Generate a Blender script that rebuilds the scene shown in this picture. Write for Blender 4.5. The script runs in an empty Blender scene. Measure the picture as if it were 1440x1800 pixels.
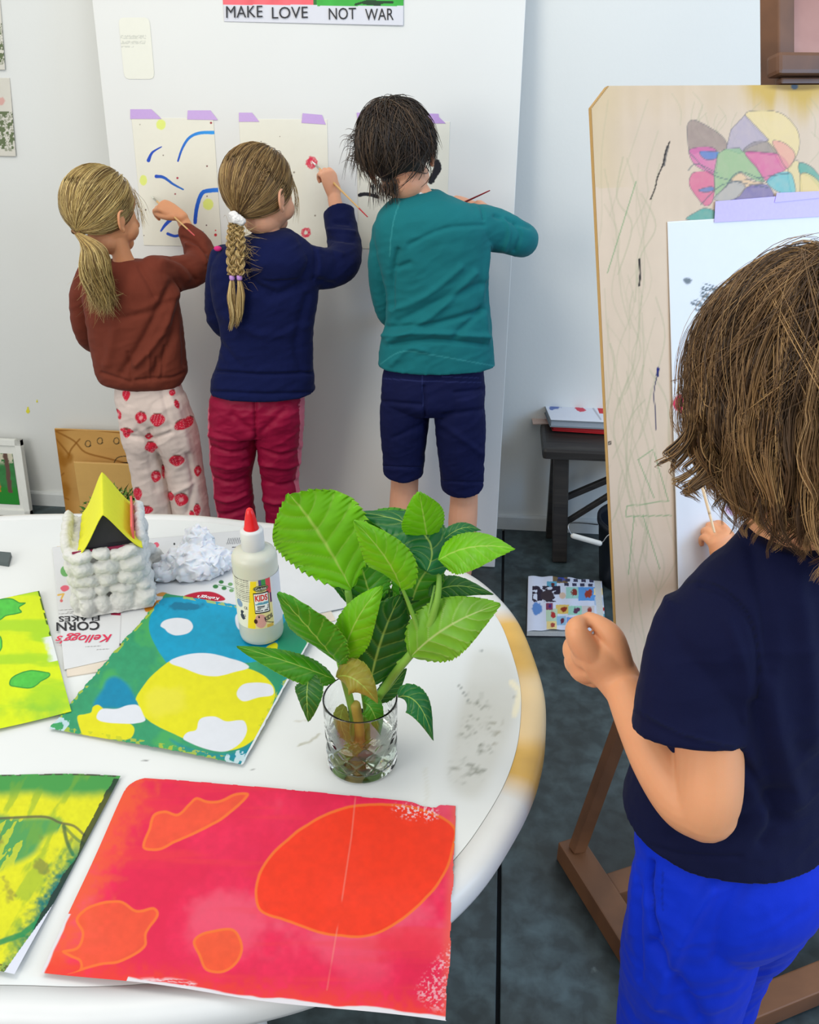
import bpy, bmesh, math, random
import numpy as np
from mathutils import Vector, Matrix

random.seed(7)
rng = np.random.default_rng(7)
SC = bpy.context.scene
COL = SC.collection

# ------------------------------------------------------------------ camera
CAMZ = 1.5
F = 1450.0
PITCH = math.radians(28.0)
YAW = math.radians(6.05)
cam_data = bpy.data.cameras.new('camera')
cam = bpy.data.objects.new('camera', cam_data)
COL.objects.link(cam)
cam.location = (0, 0, CAMZ)
cam.rotation_euler = (math.pi / 2 - PITCH, 0, YAW)
cam_data.sensor_fit = 'HORIZONTAL'
cam_data.sensor_width = 36.0
cam_data.lens = 36.0 * F / 1440.0
cam_data.clip_start = 0.02
SC.camera = cam
# ------------------------------------------------------------------ light
SC.view_settings.view_transform = 'Standard'
SC.view_settings.look = 'None'
SC.view_settings.gamma = 1.0
SC.view_settings.use_curve_mapping = False
SC.view_settings.exposure = 0.23
world = bpy.data.worlds.new('world')
SC.world = world
world.use_nodes = True
bg = world.node_tree.nodes['Background']
bg.inputs[0].default_value = (0.93, 0.97, 1.0, 1)
bg.inputs[1].default_value = 0.72


def area(name, loc, target, size, power, col, size_y=None):
    l = bpy.data.lights.new(name, 'AREA')
    l.shape = 'RECTANGLE'
    l.size = size
    l.size_y = size_y or size
    l.energy = power
    l.color = col
    o = bpy.data.objects.new(name, l)
    COL.objects.link(o)
    o.location = loc
    o.rotation_euler = (Vector(target) - Vector(loc)).to_track_quat('-Z', 'Y').to_euler()
    return o


area('ceiling_lamp', (-1.0, 0.9, 2.95), (-0.7, 2.0, 0.6), 0.9, 15, (1.0, 0.92, 0.78))
area('skylight', (0.5, 1.0, 3.0), (0.2, 2.1, 0.5), 1.2, 7, (0.88, 0.94, 1.0))
area('side_window', (2.5, 0.7, 1.7), (0.5, 2.7, 0.6), 1.1, 32, (0.36, 0.62, 1.0))
area('left_fill', (-1.9, -0.9, 1.9), (-0.3, 2.5, 0.6), 1.2, 27, (1.0, 0.98, 0.92))  # added fill from behind left, brightens the lower panel
area('window_daylight', (2.1, -0.5, 2.0), (0.0, 2.0, 0.8), 1.3, 13, (0.85, 0.93, 1.0))

# ------------------------------------------------------------------ projection helpers
_fw = np.array([-math.sin(YAW) * math.cos(PITCH), math.cos(YAW) * math.cos(PITCH), -math.sin(PITCH)])
_rt = np.array([math.cos(YAW), math.sin(YAW), 0.0])
_up = np.cross(_rt, _fw)
_C = np.array([0, 0, CAMZ])


def ray(x, y):
    return _fw + _rt * (x - 720) / F - _up * (y - 900) / F


def atz(x, y, z):
    d = ray(x, y)
    return _C + d * ((z - CAMZ) / d[2])


def aty(x, y, Y):
    d = ray(x, y)
    return _C + d * (Y / d[1])


def atplane(x, y, p0, n):
    d = ray(x, y)
    return _C + d * (np.dot(p0 - _C, n) / np.dot(d, n))


def pix(P):
    d = np.asarray(P) - _C
    z = d @ _fw
    return 720 + F * (d @ _rt) / z, 900 - F * (d @ _up) / z


def ms(p):
    return float((np.asarray(p) - _C) @ _fw) / F


# ------------------------------------------------------------------ colour and noise helpers
def lin(c):
    c = np.asarray(c, float) / 255.0
    return np.where(c <= 0.04045, c / 12.92, ((c + 0.055) / 1.055) ** 2.4)


def _h(i, j, k, s):
    n = (i * 374761393 + j * 668265263 + k * 2147483647 + s * 1274126177) & 0x7fffffff
    n = ((n ^ (n >> 13)) * 1274126177) & 0x7fffffff
    return ((n ^ (n >> 16)) & 0xffff) / 65535.0


def vnoise(P, s=0):
    P = np.asarray(P, float)
    i = np.floor(P).astype(np.int64)
    f = P - i
    f = f * f * (3 - 2 * f)
    r = 0
    for a in (0, 1):
        for b in (0, 1):
            for c in (0, 1):
                w = (f[:, 0] if a else 1 - f[:, 0]) * (f[:, 1] if b else 1 - f[:, 1]) * (f[:, 2] if c else 1 - f[:, 2])
                r = r + w * _h(i[:, 0] + a, i[:, 1] + b, i[:, 2] + c, s)
    return r


def fbm(P, o=4, s=0):
    P = np.asarray(P, float)
    r = 0
    a = 0.5
    for k in range(o):
        r = r + a * vnoise(P, s + k * 17)
        P = P * 2.03 + 3.1
        a *= 0.5
    return r / (1 - 0.5 ** o)


def n2(x, y, sc, o=4, s=0, sy=None):
    return fbm(np.c_[np.ravel(x) * sc, np.ravel(y) * (sy or sc), np.zeros(np.size(x))], o, s)


def sstep(a, b, x):
    t = np.clip((x - a) / (b - a), 0, 1)
    return t * t * (3 - 2 * t)


def cr(pts, closed=False, k=8):
    p = np.asarray(pts, float)
    n = len(p)
    out = []
    segs = n if closed else n - 1
    for i in range(segs):
        if closed:
            a, b, c, d = p[(i - 1) % n], p[i], p[(i + 1) % n], p[(i + 2) % n]
        else:
            a, b, c, d = p[max(i - 1, 0)], p[i], p[i + 1], p[min(i + 2, n - 1)]
        for t in np.arange(k) / k:
            out.append(0.5 * ((2 * b) + (c - a) * t + (2 * a - 5 * b + 4 * c - d) * t * t + (3 * b - a - 3 * c + d) * t ** 3))
    if not closed:
        out.append(p[-1])
    return np.array(out)


def seg_d(x, y, A, B):
    ax, ay = A[0], A[1]
    bx, by = B[0] - ax, B[1] - ay
    L = bx * bx + by * by + 1e-12
    t = np.clip(((x - ax) * bx + (y - ay) * by) / L, 0, 1)
    return np.hypot(x - ax - t * bx, y - ay - t * by), t


def line_d(x, y, pts):
    d = np.full(np.shape(x), 1e9)
    for i in range(len(pts) - 1):
        d = np.minimum(d, seg_d(x, y, pts[i], pts[i + 1])[0])
    return d


def poly_d(x, y, poly):
    """signed distance, negative inside"""
    d = np.full(np.shape(x), 1e9)
    ins = np.zeros(np.shape(x), bool)
    n = len(poly)
    for i in range(n):
        A, B = poly[i], poly[(i + 1) % n]
        d = np.minimum(d, seg_d(x, y, A, B)[0])
        c = (A[1] > y) != (B[1] > y)
        if abs(B[1] - A[1]) > 1e-9:
            ins ^= c & (x < (B[0] - A[0]) * (y - A[1]) / (B[1] - A[1]) + A[0])
    return np.where(ins, -d, d)


def mix(c, col, a):
    a = np.clip(a, 0, 1)[:, None]
    return c * (1 - a) + np.asarray(col) * a


def blob(x, y, pts, w=1.0, closed=True):
    """soft coverage mask of a smooth closed outline"""
    return 1 - sstep(-w, w, poly_d(x, y, cr(pts, True, 6)))


# ------------------------------------------------------------------ materials
MATS = {}


def mat(name, col=(200, 200, 200), rough=0.6, var=0.06, scale=30, metal=0.0, bump=0.0, bscale=200, spec=0.5,
        trans=0.0, ior=1.45, sheen=0.0, sss=0.0, alpha=1.0, coat=0.0, vc=False, emit=None):
    if name in MATS:
        return MATS[name]
    m = bpy.data.materials.new(name)
    m.use_nodes = True
    nt = m.node_tree
    b = nt.nodes['Principled BSDF']
    c = lin(col)
    tc = nt.nodes.new('ShaderNodeTexCoord')
    nz = nt.nodes.new('ShaderNodeTexNoise')
    nz.inputs['Scale'].default_value = scale
    nz.inputs['Detail'].default_value = 4
    nt.links.new(tc.outputs['Object'], nz.inputs['Vector'])
    mr = nt.nodes.new('ShaderNodeMapRange')
    mr.inputs['To Min'].default_value = 1 - var
    mr.inputs['To Max'].default_value = 1 + var
    nt.links.new(nz.outputs['Fac'], mr.inputs['Value'])
    vm = nt.nodes.new('ShaderNodeVectorMath')
    vm.operation = 'SCALE'
    nt.links.new(mr.outputs['Result'], vm.inputs['Scale'])
    if vc:
        at = nt.nodes.new('ShaderNodeAttribute')
        at.attribute_name = 'Col'
        nt.links.new(at.outputs['Color'], vm.inputs[0])
    else:
        vm.inputs[0].default_value = tuple(c)
    nt.links.new(vm.outputs['Vector'], b.inputs['Base Color'])
    b.inputs['Roughness'].default_value = rough
    b.inputs['Metallic'].default_value = metal
    b.inputs['Specular IOR Level'].default_value = spec
    b.inputs['IOR'].default_value = ior
    b.inputs['Transmission Weight'].default_value = trans
    b.inputs['Coat Weight'].default_value = coat
    if sheen:
        b.inputs['Sheen Weight'].default_value = sheen
        b.inputs['Sheen Roughness'].default_value = 0.4
    if sss:
        b.inputs['Subsurface Weight'].default_value = sss
        b.inputs['Subsurface Radius'].default_value = (1.0, 0.35, 0.2)
        b.inputs['Subsurface Scale'].default_value = 0.006
    if bump:
        n3 = nt.nodes.new('ShaderNodeTexNoise')
        n3.inputs['Scale'].default_value = bscale
        n3.inputs['Detail'].default_value = 5
        nt.links.new(tc.outputs['Object'], n3.inputs['Vector'])
        bp = nt.nodes.new('ShaderNodeBump')
        bp.inputs['Strength'].default_value = bump
        bp.inputs['Distance'].default_value = 0.002
        nt.links.new(n3.outputs['Fac'], bp.inputs['Height'])
        nt.links.new(bp.outputs['Normal'], b.inputs['Normal'])
    MATS[name] = m
    return m


def wood(name, c1, c2, rough=0.5, scale=6.0, stretch=(1, 12, 12), bump=0.1):
    if name in MATS:
        return MATS[name]
    m = bpy.data.materials.new(name)
    m.use_nodes = True
    nt = m.node_tree
    b = nt.nodes['Principled BSDF']
    tc = nt.nodes.new('ShaderNodeTexCoord')
    mp = nt.nodes.new('ShaderNodeMapping')
    mp.inputs['Scale'].default_value = stretch
    nt.links.new(tc.outputs['Object'], mp.inputs['Vector'])
    nz = nt.nodes.new('ShaderNodeTexNoise')
    nz.inputs['Scale'].default_value = scale
    nz.inputs['Detail'].default_value = 8
    nz.inputs['Distortion'].default_value = 0.6
    nt.links.new(mp.outputs['Vector'], nz.inputs['Vector'])
    r = nt.nodes.new('ShaderNodeValToRGB')
    r.color_ramp.elements[0].position = 0.3
    r.color_ramp.elements[1].position = 0.7
    r.color_ramp.elements[0].color = (*lin(c1), 1)
    r.color_ramp.elements[1].color = (*lin(c2), 1)
    nt.links.new(nz.outputs['Fac'], r.inputs['Fac'])
    nt.links.new(r.outputs['Color'], b.inputs['Base Color'])
    b.inputs['Roughness'].default_value = rough
    bp = nt.nodes.new('ShaderNodeBump')
    bp.inputs['Strength'].default_value = bump
    bp.inputs['Distance'].default_value = 0.002
    nt.links.new(nz.outputs['Fac'], bp.inputs['Height'])
    nt.links.new(bp.outputs['Normal'], b.inputs['Normal'])
    MATS[name] = m
    return m


# ------------------------------------------------------------------ object helpers
WO = {}


def tagit(o, label=None, cat=None, group=None, kind=None):
    if label: o['label'] = label
    if cat: o['category'] = cat
    if group: o['group'] = group
    if kind: o['kind'] = kind
    return o


def empty(name, loc, label=None, cat=None, group=None):
    o = bpy.data.objects.new(name, None)
    o.empty_display_size = 0.05
    COL.objects.link(o)
    o.location = tuple(float(a) for a in loc)
    WO[o.name] = np.array(loc, float)
    return tagit(o, label, cat, group)


def mk(name, V, Fc, mats, parent=None, fm=None, cols=None, smooth=True, org=None):
    """one mesh object from world-space vertices"""
    V = np.asarray(V, float)
    if parent is not None:
        o0 = WO[parent.name]
    elif org is not None:
        o0 = np.asarray(org, float)
    else:
        o0 = np.array([(V[:, 0].min() + V[:, 0].max()) / 2, (V[:, 1].min() + V[:, 1].max()) / 2, V[:, 2].min()])
    me = bpy.data.meshes.new(name)
    if isinstance(Fc, np.ndarray):
        nf, k = Fc.shape
        me.vertices.add(len(V))
        me.vertices.foreach_set('co', (V - o0).astype(np.float32).ravel())
        me.loops.add(nf * k)
        me.loops.foreach_set('vertex_index', Fc.astype(np.int32).ravel())
        me.polygons.add(nf)
        me.polygons.foreach_set('loop_start', np.arange(0, nf * k, k, dtype=np.int32))
        me.polygons.foreach_set('loop_total', np.full(nf, k, dtype=np.int32))
        me.update(calc_edges=True)
        me.validate()
    else:
        me.from_pydata((V - o0).tolist(), [], [list(map(int, f)) for f in Fc])
    if not isinstance(mats, (list, tuple)):
        mats = [mats]
    for m in mats:
        me.materials.append(m)
    if fm is not None and len(fm) == len(me.polygons):
        me.polygons.foreach_set('material_index', np.asarray(fm, dtype=np.int32))
    me.polygons.foreach_set('use_smooth', np.full(len(me.polygons), bool(smooth)))
    if cols is not None:
        a = me.color_attributes.new('Col', 'FLOAT_COLOR', 'POINT')
        c4 = np.ones((len(V), 4), np.float32)
        c4[:, :3] = cols
        a.data.foreach_set('color', c4.ravel())
    me.update()
    o = bpy.data.objects.new(name, me)
    COL.objects.link(o)
    if parent is not None:
        o.parent = parent
    else:
        o.location = tuple(float(a) for a in o0)
    WO[o.name] = o0
    return o


def fixn(o):
    bm = bmesh.new()
    bm.from_mesh(o.data)
    bmesh.ops.recalc_face_normals(bm, faces=bm.faces[:])
    bm.to_mesh(o.data)
    bm.free()


class MB:
    """collects shapes into one mesh"""

    def __init__(s):
        s.V, s.F, s.M, s.n = [], [], [], 0

    def add(s, V, Fc, m=0):
        V = np.asarray(V, float)
        s.V.append(V)
        s.F += [[int(i) + s.n for i in f] for f in Fc]
        s.M += [m] * len(Fc)
        s.n += len(V)
        return s

    def build(s, name, mats, parent=None, smooth=False, cols=None, org=None):
        return mk(name, np.vstack(s.V), s.F, mats, parent, s.M, cols, smooth, org)


def box(c, h, R=None, bev=0.0):
    """box with half sizes h; bevelled when bev > 0"""
    c = np.asarray(c, float)
    h = np.asarray(h, float)
    bm = bmesh.new()
    bmesh.ops.create_cube(bm, size=2.0)
    for v in bm.verts:
        v.co = Vector((v.co.x * h[0], v.co.y * h[1], v.co.z * h[2]))
    if bev > 0:
        bmesh.ops.bevel(bm, geom=bm.edges[:], offset=bev, segments=2, affect='EDGES', profile=0.6)
    bm.verts.index_update()
    V = np.array([v.co[:] for v in bm.verts])
    Fc = [[v.index for v in f.verts] for f in bm.faces]
    bm.free()
    if R is not None:
        V = V @ np.asarray(R).T
    return V + c, Fc


def frame(z, x=None):
    """rotation matrix whose columns are x, y, z axes, z along given direction"""
    z = np.asarray(z, float)
    z = z / np.linalg.norm(z)
    x = np.asarray(x if x is not None else ((1, 0, 0) if abs(z[0]) < 0.9 else (0, 1, 0)), float)
    x = x - z * (x @ z)
    x /= np.linalg.norm(x)
    return np.c_[x, np.cross(z, x), z]


def bar(a, b, w, t, side=None, bev=0.003):
    a = np.asarray(a, float)
    b = np.asarray(b, float)
    R = frame(b - a, side)
    return box((a + b) / 2, (w / 2, t / 2, np.linalg.norm(b - a) / 2), R, bev)


def grid_faces(nv, nu, closed=False):
    i = np.arange(nv - 1)[:, None] * nu
    if closed:
        j = np.arange(nu)[None, :]
        j2 = (j + 1) % nu
    else:
        j = np.arange(nu - 1)[None, :]
        j2 = j + 1
    return np.stack([i + j, i + j2, i + nu + j2, i + nu + j], -1).reshape(-1, 4)


def tube(pts, rx, ry=None, side=None, seg=20, sub=6, cap=True, smooth=True):
    """swept elliptical tube with rounded ends"""
    pts = np.asarray(pts, float)
    n = len(pts)
    rx = np.broadcast_to(np.asarray(rx, float), (n,))
    ry = rx if ry is None else np.broadcast_to(np.asarray(ry, float), (n,))
    A = np.c_[pts, rx, ry]
    if smooth and n > 2:
        A = cr(A, False, sub)
    elif n == 2:
        t = np.linspace(0, 1, sub + 1)[:, None]
        A = A[0] * (1 - t) + A[1] * t
    P, rx, ry = A[:, :3], np.maximum(A[:, 3], 1e-5), np.maximum(A[:, 4], 1e-5)
    T = np.gradient(P, axis=0)
    T /= np.linalg.norm(T, axis=1)[:, None] + 1e-12
    if cap:
        capn = 4
        P0, P1 = [], []
        for k in range(capn, 0, -1):
            a = math.pi / 2 * k / (capn + 0.5)
            P0.append((P[0] - T[0] * math.sin(a) * min(rx[0], ry[0]), rx[0] * math.cos(a), ry[0] * math.cos(a), T[0]))
        for k in range(1, capn + 1):
            a = math.pi / 2 * k / (capn + 0.5)
            P1.append((P[-1] + T[-1] * math.sin(a) * min(rx[-1], ry[-1]), rx[-1] * math.cos(a), ry[-1] * math.cos(a), T[-1]))
        P = np.vstack([[q[0] for q in P0], P, [q[0] for q in P1]])
        rx = np.r_[[q[1] for q in P0], rx, [q[1] for q in P1]]
        ry = np.r_[[q[2] for q in P0], ry, [q[2] for q in P1]]
        T = np.vstack([[q[3] for q in P0], T, [q[3] for q in P1]])
    if side is None:
        side = np.array([1.0, 0.13, 0.07]) if abs(T[0][0]) < 0.8 else np.array([0.1, 0.2, 1.0])
    S = np.zeros_like(P)
    s0 = np.asarray(side, float)
    for i in range(len(P)):
        s = s0 - T[i] * (s0 @ T[i])
        l = np.linalg.norm(s)
        s = s / l if l > 1e-6 else (S[i - 1] if i else np.array([0, 0, 1.0]))
        S[i] = s
        s0 = s * 0.5 + np.asarray(side, float) * 0.5 if l > 0.3 else s
    B = np.cross(T, S)
    a = np.linspace(0, 2 * math.pi, seg, endpoint=False)
    V = P[:, None, :] + S[:, None, :] * (rx[:, None] * np.cos(a))[:, :, None] + B[:, None, :] * (ry[:, None] * np.sin(a))[:, :, None]
    m = len(P)
    Fc = grid_faces(m, seg, True).tolist()
    Fc.append(list(range(seg))[::-1])
    Fc.append([(m - 1) * seg + k for k in range(seg)])
    return V.reshape(-1, 3), Fc


def ellipsoid(c, r, R=None, nu=24, nv=14):
    th = np.linspace(0, math.pi, nv)
    V = []
    a = np.linspace(0, 2 * math.pi, nu, endpoint=False)
    V.append([[0, 0, r[2]]])
    for t in th[1:-1]:
        V.append(np.c_[r[0] * math.sin(t) * np.cos(a), r[1] * math.sin(t) * np.sin(a), np.full(nu, r[2] * math.cos(t))])
    V.append([[0, 0, -r[2]]])
    V = np.vstack(V)
    Fc = [[0, 1 + k, 1 + (k + 1) % nu] for k in range(nu)]
    m = nv - 2
    for i in range(m - 1):
        for k in range(nu):
            Fc.append([1 + i * nu + k, 1 + (i + 1) * nu + k, 1 + (i + 1) * nu + (k + 1) % nu, 1 + i * nu + (k + 1) % nu])
    L = 1 + m * nu
    Fc += [[L, 1 + (m - 1) * nu + (k + 1) % nu, 1 + (m - 1) * nu + k] for k in range(nu)]
    if R is not None:
        V = V @ np.asarray(R).T
    return V + np.asarray(c, float), Fc


def lathe(c, prof, seg=48, axis=None):
    """profile of (radius, height)"""
    a = np.linspace(0, 2 * math.pi, seg, endpoint=False)
    V = np.vstack([np.c_[r * np.cos(a), r * np.sin(a), np.full(seg, h)] for r, h in prof])
    Fc = grid_faces(len(prof), seg, True).tolist()
    Fc = [[a_, b_, c_, d_] for a_, b_, c_, d_ in Fc]
    if prof[0][0] < 1e-3 or True:
        Fc.append(list(range(seg))[::-1])
        Fc.append([(len(prof) - 1) * seg + k for k in range(seg)])
    if axis is not None:
        V = V @ frame(axis).T
    return V + np.asarray(c, float), Fc


def remesh(parts, voxel, it=4, factor=0.5, sharp=None):
    """voxel union of closed shapes -> smooth continuous surface (numpy V, quads)"""
    mb = MB()
    for V, Fc in parts:
        mb.add(V, Fc)
    me = bpy.data.meshes.new('tmp')
    me.from_pydata(np.vstack(mb.V).tolist(), [], mb.F)
    bm = bmesh.new()
    bm.from_mesh(me)
    bmesh.ops.recalc_face_normals(bm, faces=bm.faces[:])
    bm.to_mesh(me)
    bm.free()
    o = bpy.data.objects.new('tmp', me)
    COL.objects.link(o)
    r = o.modifiers.new('r', 'REMESH')
    r.mode = 'VOXEL'
    r.voxel_size = voxel
    r.adaptivity = 0
    if it:
        s = o.modifiers.new('s', 'SMOOTH')
        s.factor = factor
        s.iterations = it
    dg = bpy.context.evaluated_depsgraph_get()
    dg.update()
    e = o.evaluated_get(dg).to_mesh()
    n = len(e.vertices)
    V = np.empty(n * 3, np.float32)
    e.vertices.foreach_get('co', V)
    V = V.reshape(-1, 3).astype(float)
    Q = [tuple(p.vertices) for p in e.polygons]
    o.evaluated_get(dg).to_mesh_clear()
    bpy.data.objects.remove(o)
    bpy.data.meshes.remove(me)
    Q = np.array([q if len(q) == 4 else (q[0], q[1], q[2], q[2]) for q in Q])
    return V, Q


def normals(V, Q):
    n = np.cross(V[Q[:, 2]] - V[Q[:, 0]], V[Q[:, 3]] - V[Q[:, 1]])
    N = np.zeros_like(V)
    for k in range(4):
        np.add.at(N, Q[:, k], n)
    return N / (np.linalg.norm(N, axis=1)[:, None] + 1e-12)


def text_geo(body, size=1.0, shear=0.0, offset=0.0, sx=1.0, space=1.0):
    """built-in font glyphs as flat geometry, centred, returned in 2D"""
    c = bpy.data.curves.new('t', 'FONT')
    c.body = body
    c.size = size
    c.shear = shear
    c.offset = offset
    c.space_character = space
    c.align_x = 'CENTER'
    c.align_y = 'CENTER'
    c.resolution_u = 3
    o = bpy.data.objects.new('t', c)
    COL.objects.link(o)
    dg = bpy.context.evaluated_depsgraph_get()
    dg.update()
    e = o.evaluated_get(dg).to_mesh()
    V = np.array([v.co[:] for v in e.vertices]).reshape(-1, 3)
    Fc = [list(p.vertices) for p in e.polygons]
    o.evaluated_get(dg).to_mesh_clear()
    bpy.data.objects.remove(o)
    bpy.data.curves.remove(c)
    V[:, 0] *= sx
    return V[:, :2], Fc


VC_PAPER = mat('painted_paper', rough=0.55, var=0.02, scale=60, vc=True, spec=0.35)
VC_MATTE = mat('painted_matte', rough=0.8, var=0.03, scale=60, vc=True, spec=0.25)


def quad_pts(c, nu, nv):
    """bilinear grid over four corners tl, tr, br, bl"""
    c = [np.asarray(q, float) for q in c]
    u = np.linspace(0, 1, nu)[None, :, None]
    v = np.linspace(0, 1, nv)[:, None, None]
    return (c[0] * (1 - u) + c[1] * u) * (1 - v) + (c[3] * (1 - u) + c[2] * u) * v


def sheet(name, P, colfn, parent=None, m=None, thick=0.0006, n=(0, 0, 1), keep=None, mats=None, extra=None, org=None):
    """painted thin sheet: front grid P (nv,nu,3), back offset along -n, closed rim"""
    nv, nu = P.shape[:2]
    V = P.reshape(-1, 3)
    x, y = pix(V)
    uu, vv = np.meshgrid(np.linspace(0, 1, nu), np.linspace(0, 1, nv))
    col = colfn(x, y, uu.ravel(), vv.ravel(), V)
    Q = grid_faces(nv, nu)
    if keep is not None:
        k = keep(x, y, uu.ravel(), vv.ravel())
        Q = Q[k[Q].all(1)]
    n = np.asarray(n, float)
    # rim
    rim = list(range(nu)) + [r * nu + nu - 1 for r in range(1, nv)] + [(nv - 1) * nu + c for c in range(nu - 2, -1, -1)] + [r * nu for r in range(nv - 2, 0, -1)]
    Q = [tuple(q) for q in Q[:, ::-1]]
    VV, CC = V, col
    if keep is None:
        VB = V[rim] - n * thick
        b0 = len(V)
        m_ = len(rim)
        for i in range(m_):
            j = (i + 1) % m_
            Q.append((rim[i], rim[j], b0 + j, b0 + i))
        VV = np.vstack([V, VB])
        CC = np.vstack([col, col[rim] * 0 + lin((225, 225, 220))])
        bq = [b0 + i for i in range(m_)]
    Q = np.array(Q)
    return mk(name, VV, Q, m or VC_PAPER, parent, None, CC, True, org)
# ================================================================== SETTING
WALLY = 2.72
m_wall = mat('wall_paint', (217, 218, 214), rough=0.85, var=0.03, scale=3, bump=0.15, bscale=90)


def concrete():
    m = bpy.data.materials.new('concrete_floor')
    m.use_nodes = True
    nt = m.node_tree
    b = nt.nodes['Principled BSDF']
    tc = nt.nodes.new('ShaderNodeTexCoord')

    def noise(s, d, dist=0.0):
        n = nt.nodes.new('ShaderNodeTexNoise')
        n.inputs['Scale'].default_value = s
        n.inputs['Detail'].default_value = d
        n.inputs['Distortion'].default_value = dist
        nt.links.new(tc.outputs['Object'], n.inputs['Vector'])
        return n

    def ramp(src, a, b_, ca, cb):
        r = nt.nodes.new('ShaderNodeValToRGB')
        r.color_ramp.elements[0].position = a
        r.color_ramp.elements[1].position = b_
        r.color_ramp.elements[0].color = (*ca, 1)
        r.color_ramp.elements[1].color = (*cb, 1)
        nt.links.new(src, r.inputs['Fac'])
        return r
    base = ramp(noise(2.2, 9, 0.6).outputs['Fac'], 0.34, 0.68, lin((38, 46, 47)), lin((70, 86, 90)))
    fine = ramp(noise(26, 10, 0.3).outputs['Fac'], 0.38, 0.72, (0.62, 0.62, 0.62), (1.5, 1.5, 1.5))
    mx = nt.nodes.new('ShaderNodeMixRGB')
    mx.blend_type = 'MULTIPLY'
    mx.inputs['Fac'].default_value = 1
    nt.links.new(base.outputs['Color'], mx.inputs[1])
    nt.links.new(fine.outputs['Color'], mx.inputs[2])
    spots = ramp(noise(9, 6, 0.2).outputs['Fac'], 0.68, 0.74, (0, 0, 0), (1, 1, 1))
    m2 = nt.nodes.new('ShaderNodeMixRGB')
    m2.inputs[2].default_value = (*lin((135, 150, 150)), 1)
    nt.links.new(spots.outputs['Color'], m2.inputs['Fac'])
    nt.links.new(mx.outputs['Color'], m2.inputs[1])
    nt.links.new(m2.outputs['Color'], b.inputs['Base Color'])
    rr = ramp(noise(4, 6).outputs['Fac'], 0.3, 0.7, (0.30,) * 3, (0.5,) * 3)
    nt.links.new(rr.outputs['Color'], b.inputs['Roughness'])
    bp = nt.nodes.new('ShaderNodeBump')
    bp.inputs['Strength'].default_value = 0.15
    bp.inputs['Distance'].default_value = 0.002
    nt.links.new(fine.outputs['Color'], bp.inputs['Height'])
    nt.links.new(bp.outputs['Normal'], b.inputs['Normal'])
    return m


m_floor = concrete()
# floor slabs either side of the expansion joint at x = 0.065, the joint a real groove
fl = MB()
J = 0.065
for x0, x1 in ((-3.4, J - 0.004), (J + 0.004, 3.2)):
    V, Fc = box(((x0 + x1) / 2, 0.6, -0.05), ((x1 - x0) / 2, 2.6, 0.05), None, 0.0025)
    fl.add(V, Fc, 0)
fl.add(*box((J, 0.6, -0.06), (0.01, 2.6, 0.045)), 1)
tagit(fl.build('floor', [m_floor, mat('joint_filler', (24, 28, 34), 0.9)]), kind='structure')
w = MB()
w.add(*box((-0.1, WALLY + 0.06, 1.6), (3.3, 0.06, 1.62)), 0)
wall_o = tagit(w.build('wall_back', [m_wall]), kind='structure')
for sx_, sy_, rr_ in ((49, 721, 4.0), (65, 705, 1.8)):
    c_ = [aty(sx_ + rr_ * (.7 + .3 * math.sin(3 * a)) * math.cos(a), sy_ + 1.5 * rr_ * math.sin(a), WALLY - .0008) for a in np.linspace(0, 6.28, 14, endpoint=False)]
    mk('paint_speck', np.array(c_), [list(range(14))], mat('yellow_speck', (222, 214, 60), .7), wall_o, smooth=False)
bb = MB()
prof = [(0, 0), (-0.014, 0), (-0.014, 0.05), (-0.011, 0.056), (-0.006, 0.058), (0, 0.058)]
V = [(x, WALLY + dy, z) for x in (-3.4, 3.2) for dy, z in prof]
k = len(prof)
bb.add(V, [[i, (i + 1) % k, k + (i + 1) % k, k + i] for i in range(k)] + [list(range(k))[::-1], list(range(k, 2 * k))])
tagit(bb.build('baseboard_back', [mat('skirting_paint', (205, 208, 206), 0.6, bump=0.2)]), kind='structure')

# ================================================================== LEANING PANEL
AL = math.radians(7.0)
PY0 = 2.43
PUP = np.array([0, math.sin(AL), math.cos(AL)])
PN = np.array([0, -math.cos(AL), math.sin(AL)])
PP0 = np.array([0, PY0, 0.0])
XL, XR = -1.185, 0.037


def onp(x, y, e=0.0):
    return atplane(x, y, PP0 + PN * e, PN)


def pnl(X, s, e=0.0):
    return np.array([X, PY0, 0.0]) + PUP * s + PN * e


pb = MB()
R = np.c_[np.array([1, 0, 0]), -PN, PUP]
pb.add(*box(pnl((XL + XR) / 2, 1.222, -0.009), ((XR - XL) / 2, 0.009, 1.22), R, 0.002))
tagit(pb.build('leaning_panel', [mat('white_panel', (218, 218, 214), 0.7, var=0.02, scale=4, bump=0.08, bscale=60)], org=(-0.57, PY0, 0)),
      'tall white painted panel leaning against the wall behind the three painting children', 'panel')

cream = lin((224, 221, 206))
PURP = lin((184, 150, 206))


def panel_sheet(name, tl, br, fn, nu=230, nv=320, label=None, cat=None, group=None, e=0.0012, keep=None):
    A, B = onp(*tl, e), onp(*br, e)
    s0, s1 = (A - pnl(0, 0)) @ PUP, (B - pnl(0, 0)) @ PUP
    c = [pnl(A[0], s0, e), pnl(B[0], s0, e), pnl(B[0], s1, e), pnl(A[0], s1, e)]
    o = sheet(name, quad_pts(c, nu, nv), fn, n=PN, keep=keep)
    return tagit(o, label, cat, group)


def tape_on(parent, pts, nfun, col=PURP, name='tape_strip', e=0.0022):
    """torn strip of tape from pixel outline lying on a plane"""
    c = [nfun(x, y, e) for x, y in pts]
    b = [nfun(x, y, e - 0.0008) for x, y in pts]
    n = len(c)
    Fc = [list(range(n))] + [[i, n + i, n + (i + 1) % n, (i + 1) % n] for i in range(n)]
    return mk(name, np.array(c + b), Fc, mat('purple_tape', (184, 150, 206), 0.35, var=0.06, scale=300), parent, smooth=False)


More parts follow.
